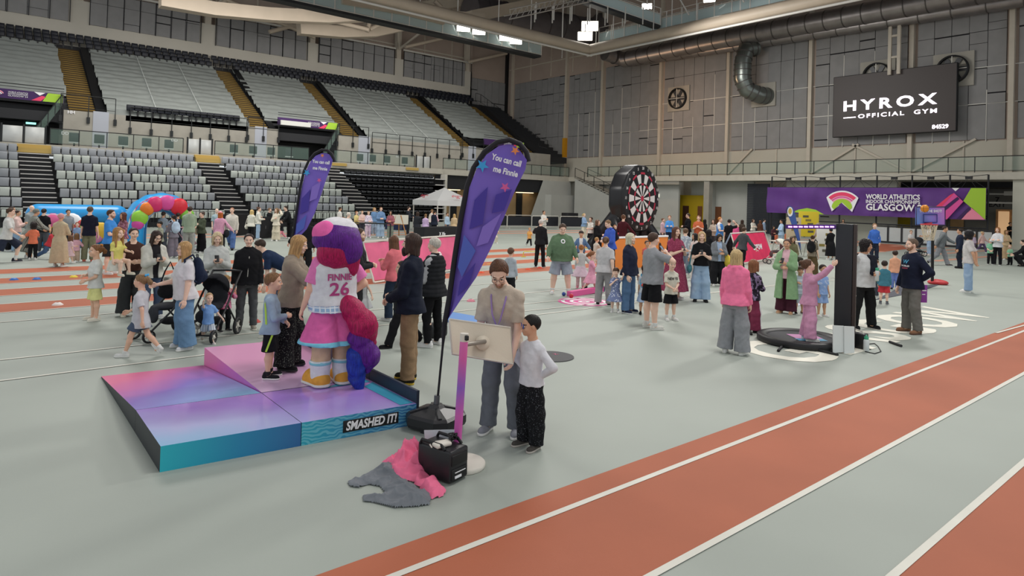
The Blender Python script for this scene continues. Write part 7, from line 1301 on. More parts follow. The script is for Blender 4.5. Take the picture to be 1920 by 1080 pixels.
# middle
J = person(956, 560, 465, 158, 'boy in a grey and white hoodie seen from behind beyond the man at the screen', 'c', (trs('#1f2023', 'straight'), hood('#9fa7b0')), 0, ('short', '#5e4230'), ('down', 'down'), 'still', shoe=WHT)
J = person(1012, 501, 411, 168, 'man in a black tracksuit with red collar and white hair seen from behind', 'm', (trs('#1c1c1f', 'slim'), jak('#222225')), 4, ('buzz', '#cfc8c0'), ((70, 25, 50, 20), 'down'), 'relax', shoe=WB)
J = person(1019, 446, 395, 40, 'person in a white hoodie lifting a hand just behind the black tracksuit', 'w', (trs('#c9c5ba'), hood('#d2cec6')), 2, ('bun', '#4a3020'), ('chest', 'phone'), 'relax')
J = person(992, 462, 426, 20, 'small child in an orange top left of the man in the black tracksuit', 'c', (leg('#202024'), tee('#d89a4a')), 2, ('pony', '#a87a4a'), ('reach', 'down'), 'walk')
J = person(1051, 551, 417, 8, 'heavy man in a green sweatshirt and grey shorts looking down at the balls', 'm', (sho('#8f98a6', 1.0), jum('#4f6a4c'), ), 4, ('short', '#4a3526'), ((12, 22, 30, 10), (12, 24, 34, 10)), 'wide', 2, g=1.5, head=(0, 22), shoe=('#d8d8d8', '#e6e5e0'), socks=('#dcdcda', .14)); decal(J, 'jumper', 'O', .14, .8, False, 0, None, m_wht, .04)
J = person(1088, 540, 459, 178, 'girl in a grey top and pale tutu seen from behind by the pink wedge', 'c', (leg('#d8b0b4'), jum('#b9bbb8'), ('skirt', '#cdb6c4', 'skirt', None, .16)), 4, ('bun', '#a8703e'), ('down', 'side'), 'still', shoe=('#d87a8c', '#e4a0ac'))
J = person(1088, 503, 433, 0, 'boy in an open blue shirt and white tee facing the camera past the green sweatshirt', 'c', (trs('#5a5c62'), tee('#dadada'), jak('#4a6a92', 'open')), 2, ('fringe', '#2a1e18'), ('side', 'side'), 'still')
J = person(1132, 572, 443, 172, 'woman in a pale tee and grey joggers with ponytail bending over the pink mat', 'w', (('joggers', '#8e8c8c', 'straight'), tee('#b9b7b8')), 4, ('pony', '#5e4028'), ('reach', 'swing_b'), 'relax', 8, g=1.25, shoe=WB)
J = person(1108, 548, 470, 90, 'small girl in a pink dress half hidden behind the woman in the pale tee', 't', (drs('#e09ab4', 'knee', None, 'short', .14),), 4, ('pony', '#8a5a3a'), ('side', 'reach'), 'walk', shoe=BLK)
J = person(1153, 586, 503, 2, 'small girl in a blue dress with white spots, hand at her mouth', 't', (drs('#66749e', 'knee', 'dots:#dfe2ee', 'short', .14),), 4, ('fringe', '#4a3020'), ('high', 'mouth'), 'still', shoe=WHT, socks=('#dcdcda', .2), age=.8)
J = person(1181, 587, 437, 62, 'woman with straight pale hair in a navy sweater and jeans', 'w', (jns('#45658c', 'straight'), jum('#262b3e')), 4, ('bob', '#cbc5ac'), ('down', 'down'), 'still', shoe=('#262c44', '#dcdcd8'), g=1.1)
J = person(1207, 590, 497, 176, 'small child with a turquoise backpack between the navy sweater and the grey tee', 'c', (('skirt', '#9fb4d2', 'knee'), tee('#d0d4dc')), 2, ('bun', '#3a2a22'), ('down', 'down'), 'still', shoe=BLK, age=.7); pack(J, '#4fa3cf', 'turquoise backpack with red pocket on the small child', 0, .62, '#cf4a3c')
J = person(1224, 616, 436, 126, 'man in a grey tee and black shorts with phone at his ear, turned away', 'm', (sho('#17171a', .95), tee('#85878c', None, 'hip')), 4, ('short', '#4a3528'), ('down', 'ear'), 'still', g=1.22, shoe=('#cfcdc6', '#dcdad4'), socks=('#d8d8d6', .12)); phone(J, 'phone held at the ear of the man in the grey tee', -1)
J = person(1258, 601, 486, 26, 'boy in a cream tee with black lettering beside the man on the phone', 'c', (sho('#19191c', .9), tee('#d0ccbc')), 4, ('short', '#8a6a48'), ('clasp', 'clasp'), 'still', shoe=WHT, socks=('#dcdcda', .22), head=(-10, 4)); decal(J, 't_shirt', 'NEW YO', .075, .72, False, 0, .22, m_black)
J = person(1266, 562, 425, 38, 'woman in a long maroon patterned dress looking up from her phone', 'w', (drs('#7d2440', 'maxi', 'flower:#a8506c', 'short', .05),), 4, ('long', '#5e3a2a'), ('phone', 'phone'), 'still', shoe=WHT, g=1.15); phone(J, 'phone in the hands of the woman in the maroon dress'); pack(J, '#2a2028', 'dark backpack on the woman in the maroon dress', .0, .8)
J = person(1313, 566, 434, 4, 'woman in a black tee and pale wide jeans facing the camera', 'w', (jns('#8aa6c4', 'wide'), tee('#18181b', None, 'waist')), 4, ('bob', '#c4a67a'), ('phone', 'phone'), 'still', shoe=BLK, g=1.1); phone(J, 'phone in the hands of the woman in the black tee'); sidebag(J, '#35707a', 'teal bag hanging beside the woman in the black tee', -1, -.1, .9)
J = person(1346, 536, 437, 18, 'woman in a grey open jacket looking down, black trousers and yellow bag', 'w', (trs('#1d1d20', 'wide'), tee('#9ab0cc'), jak('#6a6e74', 'open')), 2, ('bob', '#2a201c'), ('phone', 'carry'), 'relax', shoe=WHT, head=(0, 24), g=1.1); sidebag(J, '#d0b436', 'big yellow bag at the side of the woman in the grey jacket', 1, -.05, 1.5)
J = person(1377, 662, 467, 164, 'woman in a bright pink hoodie and grey wide trousers seen from behind', 'w', (('joggers', '#85888c', 'wide'), hood('#f4709c')), 4, ('long', '#c8ac7c'), ('down', 'down'), 'relax', shoe=WHT, g=1.14)
stripe(J, 'joggers', 1, (0, .0), (0, -1.5), .012, m_wht)
J = person(1411, 622, 487, 150, 'girl in maroon trousers and dark patterned top beside the pink hoodie', 'c', (('tracksuit_trousers', '#74203c', 'wide'), jum('#2a2630', 'blotch:#8a7a98')), 4, ('bob', '#8a5a3c'), ('down', 'carry'), 'still', shoe=BLK, age=.35)
stripe(J, 'tracksuit_trousers', -1, (0, -.1), (0, -1.45), .03, m_wht)
J = person(1472, 588, 448, -14, 'smiling woman in a long green coat over a pink shirt and maroon trousers', 'w', (trs('#4a2432', 'wide'), ('shirt', '#d8aab4', ('long', 'hip')), ('coat', '#7ca274', ('long', 'midi'), 'open')), 2, ('bun', '#4a3026'), ('phone', 'carry'), 'still', shoe=('#a87a5a', '#c8a888')); phone(J, 'phone in the hand of the woman in the green coat')
J = person(1499, 589, 500, 18, 'small girl in a pale grey hooded set beside the woman in the green coat', 'c', (sho('#b0bac0', 1.1), hood('#a3b0ba', 'hstripe:#c9d2d8')), 2, ('fringe', '#4a3024'), ('chest', 'down'), 'still', shoe=WB, age=.6)
J = person(1519, 638, 486, 112, 'girl in a lilac tracksuit stretching an arm up on the trampoline', 'c', (('tracksuit_trousers', '#c88aac', 'wide'), hood('#c487a8')), 4, ('bun', '#5e4230'), ('uphead', (128, 16, 12, 5)), 'relax', Z=.09, head=(0, -18), shoe=('#dcdcd8', '#e6e5e0'), age=.4)
J = person(1542, 594, 497, 36, 'boy in a light blue tee and shorts behind the girl in lilac', 'c', (sho('#86a4d8', .95), tee('#7fa0d8', 'blotch:#b4c4e4')), 2, ('short', '#2a1e18'), ('down', 'down'), 'still', shoe=WHT)
J = person(1621, 616, 448, 44, 'young man in a white tee with hand behind his head, dark top over his shoulder', 'm', (trs('#1e1f20'), tee('#c6c8c8', None, 'hip')), 2, ('curly', '#1b1517'), ('carry', 'uphead'), 'wide', shoe=BLK, g=1.15, head=(20, 4))
b_ = empty('sweater', tuple(J['w'](J['pel'])), 'dark sweater slung over the shoulder of the young man in white', 'sweater', rz=J['root'].rotation_euler.z); v = Vol(.012); Tt = J['T']; v.cone((.06, -.16, Tt*.95), (.03, -.2, Tt*.45), .06, .07, .03).cone((.06, -.14, Tt*.98), (-.12, .1, Tt*1.0), .05, .05, .03).cone((-.12, .12, Tt*.95), (-.16, .16, Tt*.1), .05, .06, .03); V, Q = v.mesh(.006, 40, 1); to_obj('cloth', V, Q, cloth('#23252e'), b_)
b_ = empty('bottle', tuple(J['w'](J['wri', 1]+J['hz', 1]*.09)), 'white bottle with green lid held by the young man in white', 'bottle'); MB().lathe([(0, -.12), (.035, -.12), (.037, .06), (.026, .09), (0, .09)], 16).build('body', MATS['bottle_white'], b_); MB().lathe([(.03, .08), (.032, .13), (0, .14)], 14).build('cap', MATS['cap_green'], b_)
J = person(1705, 624, 446, -48, 'balding man in a dark championship hoodie with hand on hip, grey jeans', 'm', (jns('#5f5d58'), hood('#1d2234')), 4, ('buzz', '#6a584a'), ('hip', 'down'), 'relax', extra=(('stubble', '#a07a60'),), shoe=('#7a5238', '#5e4030'), g=1.04, head=(-14, 2))
decal(J, 'hoodie', 'WORLD', .045, .66, False, 0, .2, m_wht); decal(J, 'hoodie', 'GLASGOW', .035, .58, False, 0, .14, mat('print_rose', '#d8607c', .6)); decal(J, 'hoodie', 'W', .11, .8, False, 0, .13, mat('print_sky', '#4fa8cc', .6), .02)
p = J['w'](J['pel']+np.array([.15, .13, -.22])); o = empty('leaflet', tuple(p), 'purple leaflet at the hip of the man in the dark hoodie', 'leaflet'); MB().rbox((-.06, -.01, -.1), (.06, .01, .24), .004, M=Matrix.Rotation(-.7, 4, 'Z')).build('sheet', mat('leaflet_purple', '#8a3f9c', .5), o); MB().box((-.04, -.014, .12), (.04, -.01, .14), M=Matrix.Rotation(-.7, 4, 'Z')).box((-.04, -.014, .05), (.02, -.01, .065), M=Matrix.Rotation(-.7, 4, 'Z')).build('print', m_wht, o)
J = person(1657, 571, 489, 178, 'boy in a teal jacket and red shorts seen from behind', 'c', (sho('#b8242c', .9), jak('#2f6a7c')), 4, ('short', '#2e1f18'), ('down', 'down'), 'still', shoe=('#55585c', '#c8c8c4'), socks=('#3a4048', .2))
J = person(1677, 542, 470, 182, 'boy in a peach top and blue trousers near the basketball hoop', 'c', (trs('#5f76b8'), jum('#dd9a78')), 4, ('short', '#33221a'), ('down', 'down'), 'still', shoe=BLK)
J = person(1643, 556, 488, 120, 'small child with a lime sleeve behind the young man in white', 'c', (trs('#40444c'), jum('#b8cc8a')), 4, ('short', '#6a4a30'), ('down', 'reach'), 'still')
J = person(1811, 548, 432, -98, 'man in a white tee and pale jeans with hands behind his back, black curls', 'm', (jns('#86a2c2', 'straight'), tee('#cac6c4')), 2, ('curly', '#19161a'), ('back', 'back'), 'still', shoe=('#dcdad4', '#e6e5e0'), extra=(('beard', '#1f1815'),))
J = person(1797, 503, 428, -84, 'person in dark navy standing half behind the man in the white tee', 'm', (trs('#1f2430'), jum('#232a3c')), 2, ('short', '#2a201a'), ('down', 'down'), 'relax', shoe=BLK)
J = person(1762, 498, 428, 88, 'man in a grey tracksuit striding right by the hoop with arms out', 'm', (trs('#7c7f84'), hood('#63686c')), 2, ('buzz', '#3a2a22'), ('fwd', 'swing_b'), 'walk', 12, shoe=WB, H=1.8)
J = person(1741, 478, 421, -70, 'person in a white top and pale blue jeans behind the hoop net', 'w', (jns('#8fa8c6', 'straight'), tee('#d0cecc')), 2, ('bun', '#3a2a22'), ('pushbar', 'pushbar'), 'relax')
J = person(1639, 487, 419, 10, 'boy in a blue tracksuit top with white stripes near the fence', 'c', (('tracksuit_trousers', '#2a3040', 'straight', None), ('jacket', '#2c5ab4', ('long', 'hip'))), 4, ('short', '#8a6a48'), ('pocket', 'pocket'), 'still', shoe=BLK, age=.25)
stripe(J, 'tracksuit_trousers', 1, (0, -.1), (0, -1.4), .05, m_wht); stripe(J, 'jacket', 1, (0, .86), (0, .1), .05, m_wht)
J = person(1869, 497, 426, -22, 'woman in a white top and black leggings with folded arms at far right', 'w', (leg('#19191c'), jum('#ccccd0')), 4, ('bob', '#9a6a42'), ('fold', 'fold'), 'still', shoe=WB)
J = person(1857, 496, 447, 6, 'boy in a green tee and black trousers beside the woman with folded arms', 'c', (trs('#1b1b1e', 'slim'), tee('#6fb08a')), 4, ('short', '#a8885e'), ('clasp', 'clasp'), 'still', shoe=WB)
J = person(1893, 497, 459, -30, 'toddler in a green tee near the crouching woman', 't', (trs('#1b1b1e', 'slim'), tee('#7cb894')), 4, ('buzz', '#b0906a'), ('carry', 'carry'), 'still', shoe=BLK)
J = person(1914, 500, 457, -84, 'woman in black crouching at the right edge of the track', 'w', (trs('#19191c'), jum('#1c1c1f')), 4, ('bun', '#2a1e18'), ('fwd', 'fwd'), 'crouch', 14, H=1.66, shoe=BLK)
J = person(1886, 487, 431, 30, 'woman in a tan shawl standing behind the two green tees', 'w', (trs('#b89a72', 'wide'), jum('#c4a67c')), 2, ('long', '#8a6a42'), ('fold', 'fold'), 'still')
J = person(1841, 474, 433, 60, 'girl in a pink top and purple leggings walking along the fence', 'c', (leg('#4a3a5e'), jum('#d8b0a8')), 2, ('bun', '#d0b48a'), ('swing_f', 'swing_b'), 'walk', age=.3)
J = person(1826, 470, 438, 40, 'child in a lilac coat behind the man with black curls', 'c', (leg('#6a5a7a'), jak('#c8b4cc')), 2, ('long', '#a88a5e'), ('down', 'down'), 'still')
J = person(1708, 470, 432, 20, 'small child in white behind the dark hoodie by the fence', 'c', (trs('#9a9a9e'), tee('#d4d2d0')), 4, ('short', '#9a7a54'), ('down', 'down'), 'still')
J = person(1596, 497, 436, 100, 'child in a white top and pale blue trousers right of the black tower', 'c', (trs('#a9bccc'), jum('#d2d0cc')), 4, ('pony', '#6a4a30'), ('down', 'down'), 'walk', age=.2)
J = person(1523, 516, 441, 160, 'person in a checked shirt with black backpack behind the girl in lilac', 'w', (trs('#5a4c34', 'wide'), ('shirt', '#8a7c68', ('short', 'hip'), 'plaid:#4a4438')), 4, ('bun', '#4a3222'), ('down', 'down'), 'relax'); pack(J, '#1d1e20', 'black backpack on the person in the checked shirt')
J = person(1496, 512, 458, 30, 'person in an olive coat sitting low behind the green coat', 'w', (trs('#3a3a30'), jak('#5e5a3a')), 2, ('long', '#4a3626'), ('clasp', 'clasp'), 'sit', H=1.62)
J = person(1541, 474, 424, -140, 'person in a beige jumper leaning over the display table', 'w', (jns('#4f6ea0', 'straight'), jum('#b09a8c')), 4, ('short', '#9a8a7c'), ('fwd', 'fwd'), 'relax', 36, H=1.68)
J = person(1556, 487, 428, -150, 'person in a long black coat beside the display board', 'w', (('coat', '#17171a', ('long', 'maxi')),), 2, ('hijab', '#17171a'), ('down', 'reach'), 'still')
# far left crowd
J = person(4, 492, 398, 78, 'runner in a white tee and navy shorts cut by the left edge', 'm', (sho('#2a3040', 1.0), tee('#ccceca')), 4, ('short', '#4a3526'), ('swing_b', 'swing_f'), 'run', 6, shoe=('#23242e', '#b0b0b0'), socks=('#dcdcda', .3), H=1.78)
C = lambda *a, **k: person(*a, **k)
C(21, 471, 387, 66, 'man in a cream hooded top and black trousers by the left edge', 'm', (trs('#19191c'), hood('#c6b8a2')), 2, ('short', '#2e221c'), ('chest', 'carry'), 'relax')
C(33, 472, 394, 72, 'woman in a pale pink sweater and blue jeans near the left edge', 'w', (jns('#7f9cba', 'wide'), jum('#d6b4ac')), 2, ('pony', '#33241e'), ('phone', 'phone'), 'still')
C(58, 468, 385, 40, 'bald man in a grey jacket behind the striped robe', 'm', (trs('#5a6068'), jak('#7f8688')), 4, ('none', '#8a7a6c'), ('down', 'down'), 'still')
C(57, 484, 408, 120, 'woman in a black and white striped robe stooping to a child', 'w', (('robe', '#8d9088', ('long', 'maxi'), 'vstripe:#3a3c3c'),), 2, ('hijab', '#8d9088'), ('fwd', 'fwd'), 'still', 16, extra=(('hijab', '#9a9d94'),), H=1.6)
C(61, 487, 417, 172, 'child with a curly mop in an orange vest and black leggings', 'c', (leg('#1b1b1e'), ('t_shirt', '#e2704e', ('short', 'hip'))), 2, ('curly', '#1f1613'), ('side', 'reach'), 'still', shoe=WHT)
C(80, 474, 391, 158, 'man in a black print tee with back turned by the blue inflatable', 'm', (trs('#4a4c52'), tee('#18181b')), 4, ('short', '#2a201a'), ('reach', 'down'), 'relax', g=1.1)
C(112, 500, 400, 152, 'woman in a long beige robe and pink headscarf', 'w', (('robe', '#b6a685', ('long', 'gown')),), 2, ('none', '#222222'), ('carry', 'carry'), 'still', extra=(('hijab', '#c98f8e'),), shoe=WHT)
C(142, 491, 438, 178, 'toddler in a pink hooded top and beige trousers seen from behind', 't', (trs('#b39c86'), hood('#d6a6b4')), 4, ('bob', '#7a5a3c'), ('side', 'side'), 'still')
C(130, 494, 440, 120, 'small girl in a pink dress beside the beige robe', 'c', (drs('#d4b4bc', 'knee'),), 4, ('long', '#6a4a34'), ('reach', 'down'), 'walk', shoe=WHT)
C(166, 490, 387, 166, 'man in a black tee and olive trousers seen from behind', 'm', (trs('#6e7054'), tee('#1d2030')), 4, ('short', '#5a4a3c'), ('down', 'down'), 'still', shoe=('#b8503c', '#d88a78'))
C(126, 468, 393, 20, 'man with dark hair behind the pink headscarf', 'm', (trs('#3a3c42'), tee('#7d8288')), 2, ('short', '#2e241e'), ('down', 'down'), 'still')
C(143, 468, 417, 0, 'child with painted face in blue in front of the inflatable wall', 'c', (trs('#6a7c9c'), tee('#7c96be')), 4, ('short', '#8a4a2a'), ('down', 'down'), 'still')
C(88, 486, 434, 60, 'child in jeans and pink coat crouching by the red bag', 'c', (jns('#3a567c'), jak('#c8323c')), 2, ('long', '#33241e'), ('fwd', 'fwd'), 'lunge', 20, H=1.1, shoe=WHT)
C(207, 514, 393, 66, 'man in a bright blue tee and dark shorts with short beard', 'm', (sho('#2b2b2c', 1.0), tee('#2f7fd2', None, 'hip')), 4, ('short', '#4a3020'), ('down', 'carry'), 'still', extra=(('stubble', '#a07a60'),), shoe=WHT, g=1.08)
C(226, 492, 398, -60, 'woman in a maroon patterned top beyond the bright blue tee', 'w', (trs('#c0b8a8'), tee('#6a3a48', 'blotch:#a87a8a')), 2, ('long', '#5a3226'), ('carry', 'carry'), 'still')
C(296, 484, 415, -62, 'boy in a grey jacket with yellow collar before the inflatable arch', 'c', (trs('#26282c'), jak('#9aa08c')), 2, ('fringe', '#17120f'), ('down', 'down'), 'still', age=.3)
C(305, 470, 397, 150, 'person in grey with straps behind the boy with yellow collar', 'w', (trs('#4c5058'), tee('#7f8a96')), 2, ('short', '#33261f'), ('down', 'down'), 'still')
J = C(322, 483, 403, -148, 'woman in dark grey with a pale blue backpack seen from behind', 'w', (trs('#66606c', 'wide'), jum('#6c6874')), 2, ('bun', '#2c201b'), ('carry', 'carry'), 'still'); pack(J, '#a9c0d6', 'pale blue backpack on the woman in dark grey')
C(332, 470, 399, 170, 'person in navy behind the pale blue backpack', 'm', (trs('#2b2e38'), tee('#232a3c')), 2, ('short', '#2e221c'), ('down', 'down'), 'still')
C(353, 478, 387, 178, 'man in a sage green hooded top and grey trousers seen from behind', 'm', (trs('#8f928c'), hood('#8da088')), 4, ('short', '#3a2a20'), ('pushbar', 'pushbar'), 'still')
J = C(375, 474, 397, -58, 'woman in dark green with a cream scarf and black trousers', 'w', (trs('#18181b', 'wide'), jum('#4c5444')), 4, ('bun', '#3f2e26'), ('chest', 'carry'), 'still'); sidebag(J, '#c0b59a', 'cream bag on the woman in dark green', -1, .1, 1.2)
J = C(411, 476, 396, 168, 'girl in a pink cap and pink top with ginger hair', 'w', (trs('#1f2024'), jum('#d99ab8')), 4, ('long', '#b8652f'), ('down', 'side'), 'relax', extra=(('cap', '#dc8fa6'),)); sidebag(J, '#1f2126', 'black bag on the girl in the pink cap', -1, -.05, 1.3)
C(433, 468, 387, -14, 'man in a cream sweater and blue jeans with red face walking forward', 'm', (jns('#3f5c94'), jum('#c9c4b8')), 4, ('buzz', '#a8765c'), ('down', 'down'), 'walk', shoe=BLK, g=1.15)
C(405, 458, 391, 20, 'man in pale teal behind the pink cap', 'm', (trs('#4c5560'), tee('#93a8ac')), 4, ('none', '#8a7a6c'), ('down', 'down'), 'still')
J = C(471, 453, 393, 148, 'woman with long pale curls in a cream jacket and black trousers', 'w', (leg('#19191c'), jak('#cfcbbc')), 4, ('long', '#d3b57c'), ('down', 'carry'), 'still'); sidebag(J, '#d4cfc0', 'white bag on the woman with pale curls', 1, -.1)
C(485, 449, 388, 86, 'woman in a cream jumper and pale jeans facing right', 'w', (jns('#8fa9c2', 'straight'), jum('#d6d3c6')), 4, ('bun', '#5a3c2a'), ('chest', 'carry'), 'still', shoe=WHT)
C(516, 452, 390, -36, 'woman in an all cream outfit holding up a phone', 'w', (trs('#cabfa6', 'wide'), jum('#d8cdb8')), 4, ('long', '#8a6a4a'), ('uphead', 'chest'), 'still', shoe=WHT)
C(505, 446, 390, 60, 'person in black between the cream jumper and the cream outfit', 'm', (trs('#1b1b1e'), tee('#1f2023')), 4, ('short', '#7a5c42'), ('down', 'down'), 'still')
C(528, 448, 411, -90, 'child in pink leggings and black top by the rear feather flag', 'c', (leg('#df7f92'), tee('#222225')), 4, ('short', '#33261f'), ('reach', 'down'), 'walk', shoe=WHT)
C(541, 447, 402, -60, 'person in black stooping behind the pink leggings', 'm', (trs('#1b1b1e'), jum('#1f2023')), 4, ('short', '#33261f'), ('fwd', 'fwd'), 'still', 24, H=1.72)
C(637, 441, 388, 110, 'man in a white tee and cream trousers beyond the costumed person', 'm', (trs('#cdbf9e'), tee('#d8d6d0')), 2, ('short', '#3a2a22'), ('carry', 'down'), 'still')
C(668, 440, 396, 40, 'child in a yellow top at the dark blue rail', 'c', (trs('#2b2b30'), jum('#e0cf86')), 4, ('short', '#a8744a'), ('down', 'carry'), 'still', age=.2)
C(678, 441, 395, 10, 'woman in a pale pink top at the dark blue rail', 'w', (trs('#3a3a42'), jum('#dcb8ae')), 4, ('bun', '#a8835a'), ('carry', 'carry'), 'still')
C(690, 446, 396, 20, 'girl in pastel patterned clothes at the dark blue rail', 'w', (trs('#c4a6c0', 'straight', 'blotch:#e0c8cc'), jum('#d8cfd8', 'blotch:#bba4c0')), 4, ('bun', '#b09070'), ('carry', 'carry'), 'still')
C(701, 440, 389, 30, 'woman in denim blue with fair hair at the dark blue rail', 'w', (jns('#8397ae', 'straight'), jum('#5f86b4')), 4, ('bob', '#b8935e'), ('down', 'down'), 'still')
J = C(713, 446, 388, 12, 'woman in a denim jacket and pale jeans with black bag at the rail', 'w', (jns('#8fa6be', 'wide'), tee('#c8ccd0'), jak('#5d7fa8')), 4, ('bun', '#6a4a34'), ('carry', 'carry'), 'still', shoe=WHT); sidebag(J, '#222226', 'black bag on the woman in the denim jacket', 1, .1)
C(731, 448, 395, -10, 'girl in a dark top with pink sleeve and grey trousers left of the easel', 'w', (trs('#6d7466', 'straight'), jum('#8f4a54')), 2, ('long', '#2c1f1a'), ('carry', 'carry'), 'still', shoe=WHT)
C(766, 441, 387, 90, 'bearded man in dark clothes under the left of the white gazebo', 'm', (trs('#26282e'), jum('#2c3038')), 4, ('short', '#33261f'), ('fwd', 'carry'), 'still', extra=(('beard', '#33241c'),))
C(782, 452, 397, 150, 'person in a black padded jacket before the white gazebo', 'w', (trs('#1f2023'), ('puffer_gilet', '#2c2e33', ('long', 'hip'))), 4, ('long', '#3a2a22'), ('down', 'carry'), 'still')
C(797, 447, 401, 170, 'child in a lilac top under the white gazebo', 'c', (trs('#26282e'), jum('#c0a4cc')), 2, ('short', '#8a6a48'), ('down', 'down'), 'still', age=.2)
C(806, 440, 392, 120, 'person in a cream top leaning into the gazebo', 'w', (trs('#3a3c42'), jum('#d6cfc2')), 2, ('short', '#8a6a4a'), ('fwd', 'fwd'), 'still', 14)
C(814, 446, 394, 150, 'person in a navy gilet with pink sleeves under the gazebo', 'w', (trs('#26282e'), jum('#d4a4b0'), ('puffer_gilet', '#242a38', ('none', 'hip'))), 2, ('short', '#2a201a'), ('down', 'carry'), 'still')
C(838, 440, 399, 40, 'child in pale blue under the right of the gazebo', 'c', (trs('#4a4e5a'), jum('#a4bed2')), 2, ('short', '#4a3426'), ('down', 'down'), 'still', age=.2)
C(851, 447, 401, 160, 'woman with long fair hair in a tan coat right of the gazebo leg', 'w', (('coat', '#c4a880', ('long', 'knee')),), 4, ('long', '#c4a06a'), ('down', 'down'), 'still')
C(924, 456, 418, 30, 'child in cream running right of the big feather flag', 'c', (trs('#cfc2ae'), jum('#d8cbb6')), 2, ('long', '#9a7a54'), ('swing_f', 'swing_b'), 'run', H=1.3)
C(652, 470, 430, 150, 'person with white hair just behind the costumed person', 'w', (trs('#5a5c60'), jum('#c8c4bc')), 4, ('short', '#d4ccc0'), ('down', 'down'), 'still', H=1.6)
C(571, 520, 430, 170, 'fair haired person in black behind the woman in the taupe jacket', 'm', (trs('#1f2023'), jak('#1d1e22')), 4, ('quiff', '#c4a878'), ('side', 'down'), 'still', H=1.72)
# middle and right crowd
J = C(1095, 447, 400, 62, 'woman with fair ponytail in a blue top and cream trousers left of the dartboard', 'w', (trs('#cdc2ac', 'wide'), jum('#7d9cc0')), 4, ('pony', '#d0b078'), ('carry', 'carry'), 'still', g=1.1)
C(1106, 462, 407, -40, 'child in a white top and dark shorts held by the fair ponytail', 'c', (sho('#232327', .9), tee('#d8d4cc')), 4, ('short', '#4a3426'), ('carry', 'down'), 'relax', age=.3)
C(1120, 488, 412, 60, 'person in a long black coat by the left inflatable leg', 'w', (('coat', '#18181b', ('long', 'maxi')),), 4, ('bob', '#6a4c38'), ('down', 'carry'), 'still')
J = C(1141, 517, 411, -58, 'man in a royal blue jacket and dark backpack looking down', 'm', (trs('#26272e'), jak('#2f4fb4')), 4, ('buzz', '#8a6a4c'), ('carry', 'carry'), 'still', 4, head=(0, 22)); pack(J, '#2a2530', 'dark backpack on the man in the royal blue jacket')
C(1167, 486, 402, 170, 'woman in a maroon jumper and pale jeans throwing at the dartboard', 'w', (jns('#97b0cc', 'straight'), jum('#4a1f26')), 4, ('bun', '#6a4a34'), ('carry', 'side'), 'relax')
C(1152, 480, 422, 20, 'child in a red coat under the giant dartboard', 'c', (trs('#3a3a40'), jak('#c02c34')), 4, ('short', '#9a6a44'), ('down', 'down'), 'still', age=.3)
C(1117, 500, 444, 130, 'small child in a cream coat before the long black coat', 'c', (leg('#d0c8bc'), jak('#cfc8ba')), 4, ('short', '#b08a5a'), ('down', 'reach'), 'walk')
C(1254, 462, 404, 0, 'boy in a bright blue top right of the giant dartboard', 'c', (trs('#26324c'), jum('#3f8ad8')), 4, ('short', '#8a5a34'), ('fold', 'fold'), 'still', age=.15)
C(1243, 460, 409, 60, 'child in pale pink behind the bright blue top', 'c', (trs('#5a4a54'), jum('#caa4ac')), 4, ('short', '#6a4a34'), ('down', 'down'), 'still', age=.15)
C(1287, 466, 400, -70, 'man in a black jacket before the yellow lobby wall', 'm', (trs('#1d1d20'), jak('#19191c')), 4, ('short', '#3a2a22'), ('carry', 'down'), 'still')
C(1308, 472, 404, -4, 'man in a rust tee with hands raised before the concrete column', 'm', (trs('#4a3a30'), tee('#b4532f', None, 'hip')), 4, ('short', '#7a4a2c'), ('phone', 'phone'), 'still', g=1.1)
C(1321, 462, 411, 130, 'person with long black hair and black coat behind the rust tee', 'w', (trs('#1d1d20'), jak('#1f2023')), 2, ('long', '#17120f'), ('down', 'down'), 'still')
C(1336, 470, 411, -30, 'woman in a cream top with brown hair before the lobby door', 'w', (trs('#4c4c50'), jum('#b8a898')), 4, ('long', '#4a3424'), ('carry', 'carry'), 'still')
C(1350, 474, 407, 70, 'ginger man in a blue vest over a white tee', 'm', (trs('#26324c'), tee('#d4d2d0'), ('vest_top', '#2f74c4', ('none', 'hip'))), 4, ('short', '#b87a3c'), ('carry', 'carry'), 'still', g=1.1)
C(1366, 480, 411, 172, 'woman in a black tee and black trousers seen from behind, hair in a bun', 'w', (trs('#1b1b1e', 'wide'), tee('#19191c', None, 'waist')), 4, ('bun', '#2a201a'), ('down', 'uphead'), 'still')
C(1379, 462, 417, 10, 'girl in a bright pink top behind the black tee', 'c', (trs('#3a3a42'), jum('#e0508a')), 4, ('short', '#33241e'), ('down', 'down'), 'still', age=.2)
C(1391, 462, 412, 150, 'woman with dark brown hair and brown coat left of the roller door', 'w', (trs('#33302e'), jak('#4a4038')), 4, ('long', '#3a2a22'), ('down', 'down'), 'still')
C(1412, 452, 411, 40, 'woman with long brown hair in a cream top before the roller door', 'w', (trs('#4c4c50'), jum('#cfc9bd')), 4, ('long', '#5a3e2e'), ('fold', 'fold'), 'still')
C(1425, 452, 413, 160, 'woman with auburn hair in a brown coat before the roller door', 'w', (trs('#33302e'), jak('#5a3a2c')), 4, ('long', '#6a4028'), ('down', 'down'), 'still')
C(1433, 450, 411, 100, 'person in a slate blue top at the edge of the roller door', 'm', (trs('#33363c'), jum('#70839c')), 4, ('short', '#2a201a'), ('down', 'down'), 'still')
C(1463, 462, 412, -60, 'person in a light blue shirt between roller door and display boards', 'w', (trs('#8fa6be'), ('shirt', '#9fbddc', ('long', 'long'))), 2, ('short', '#33241e'), ('carry', 'carry'), 'still')
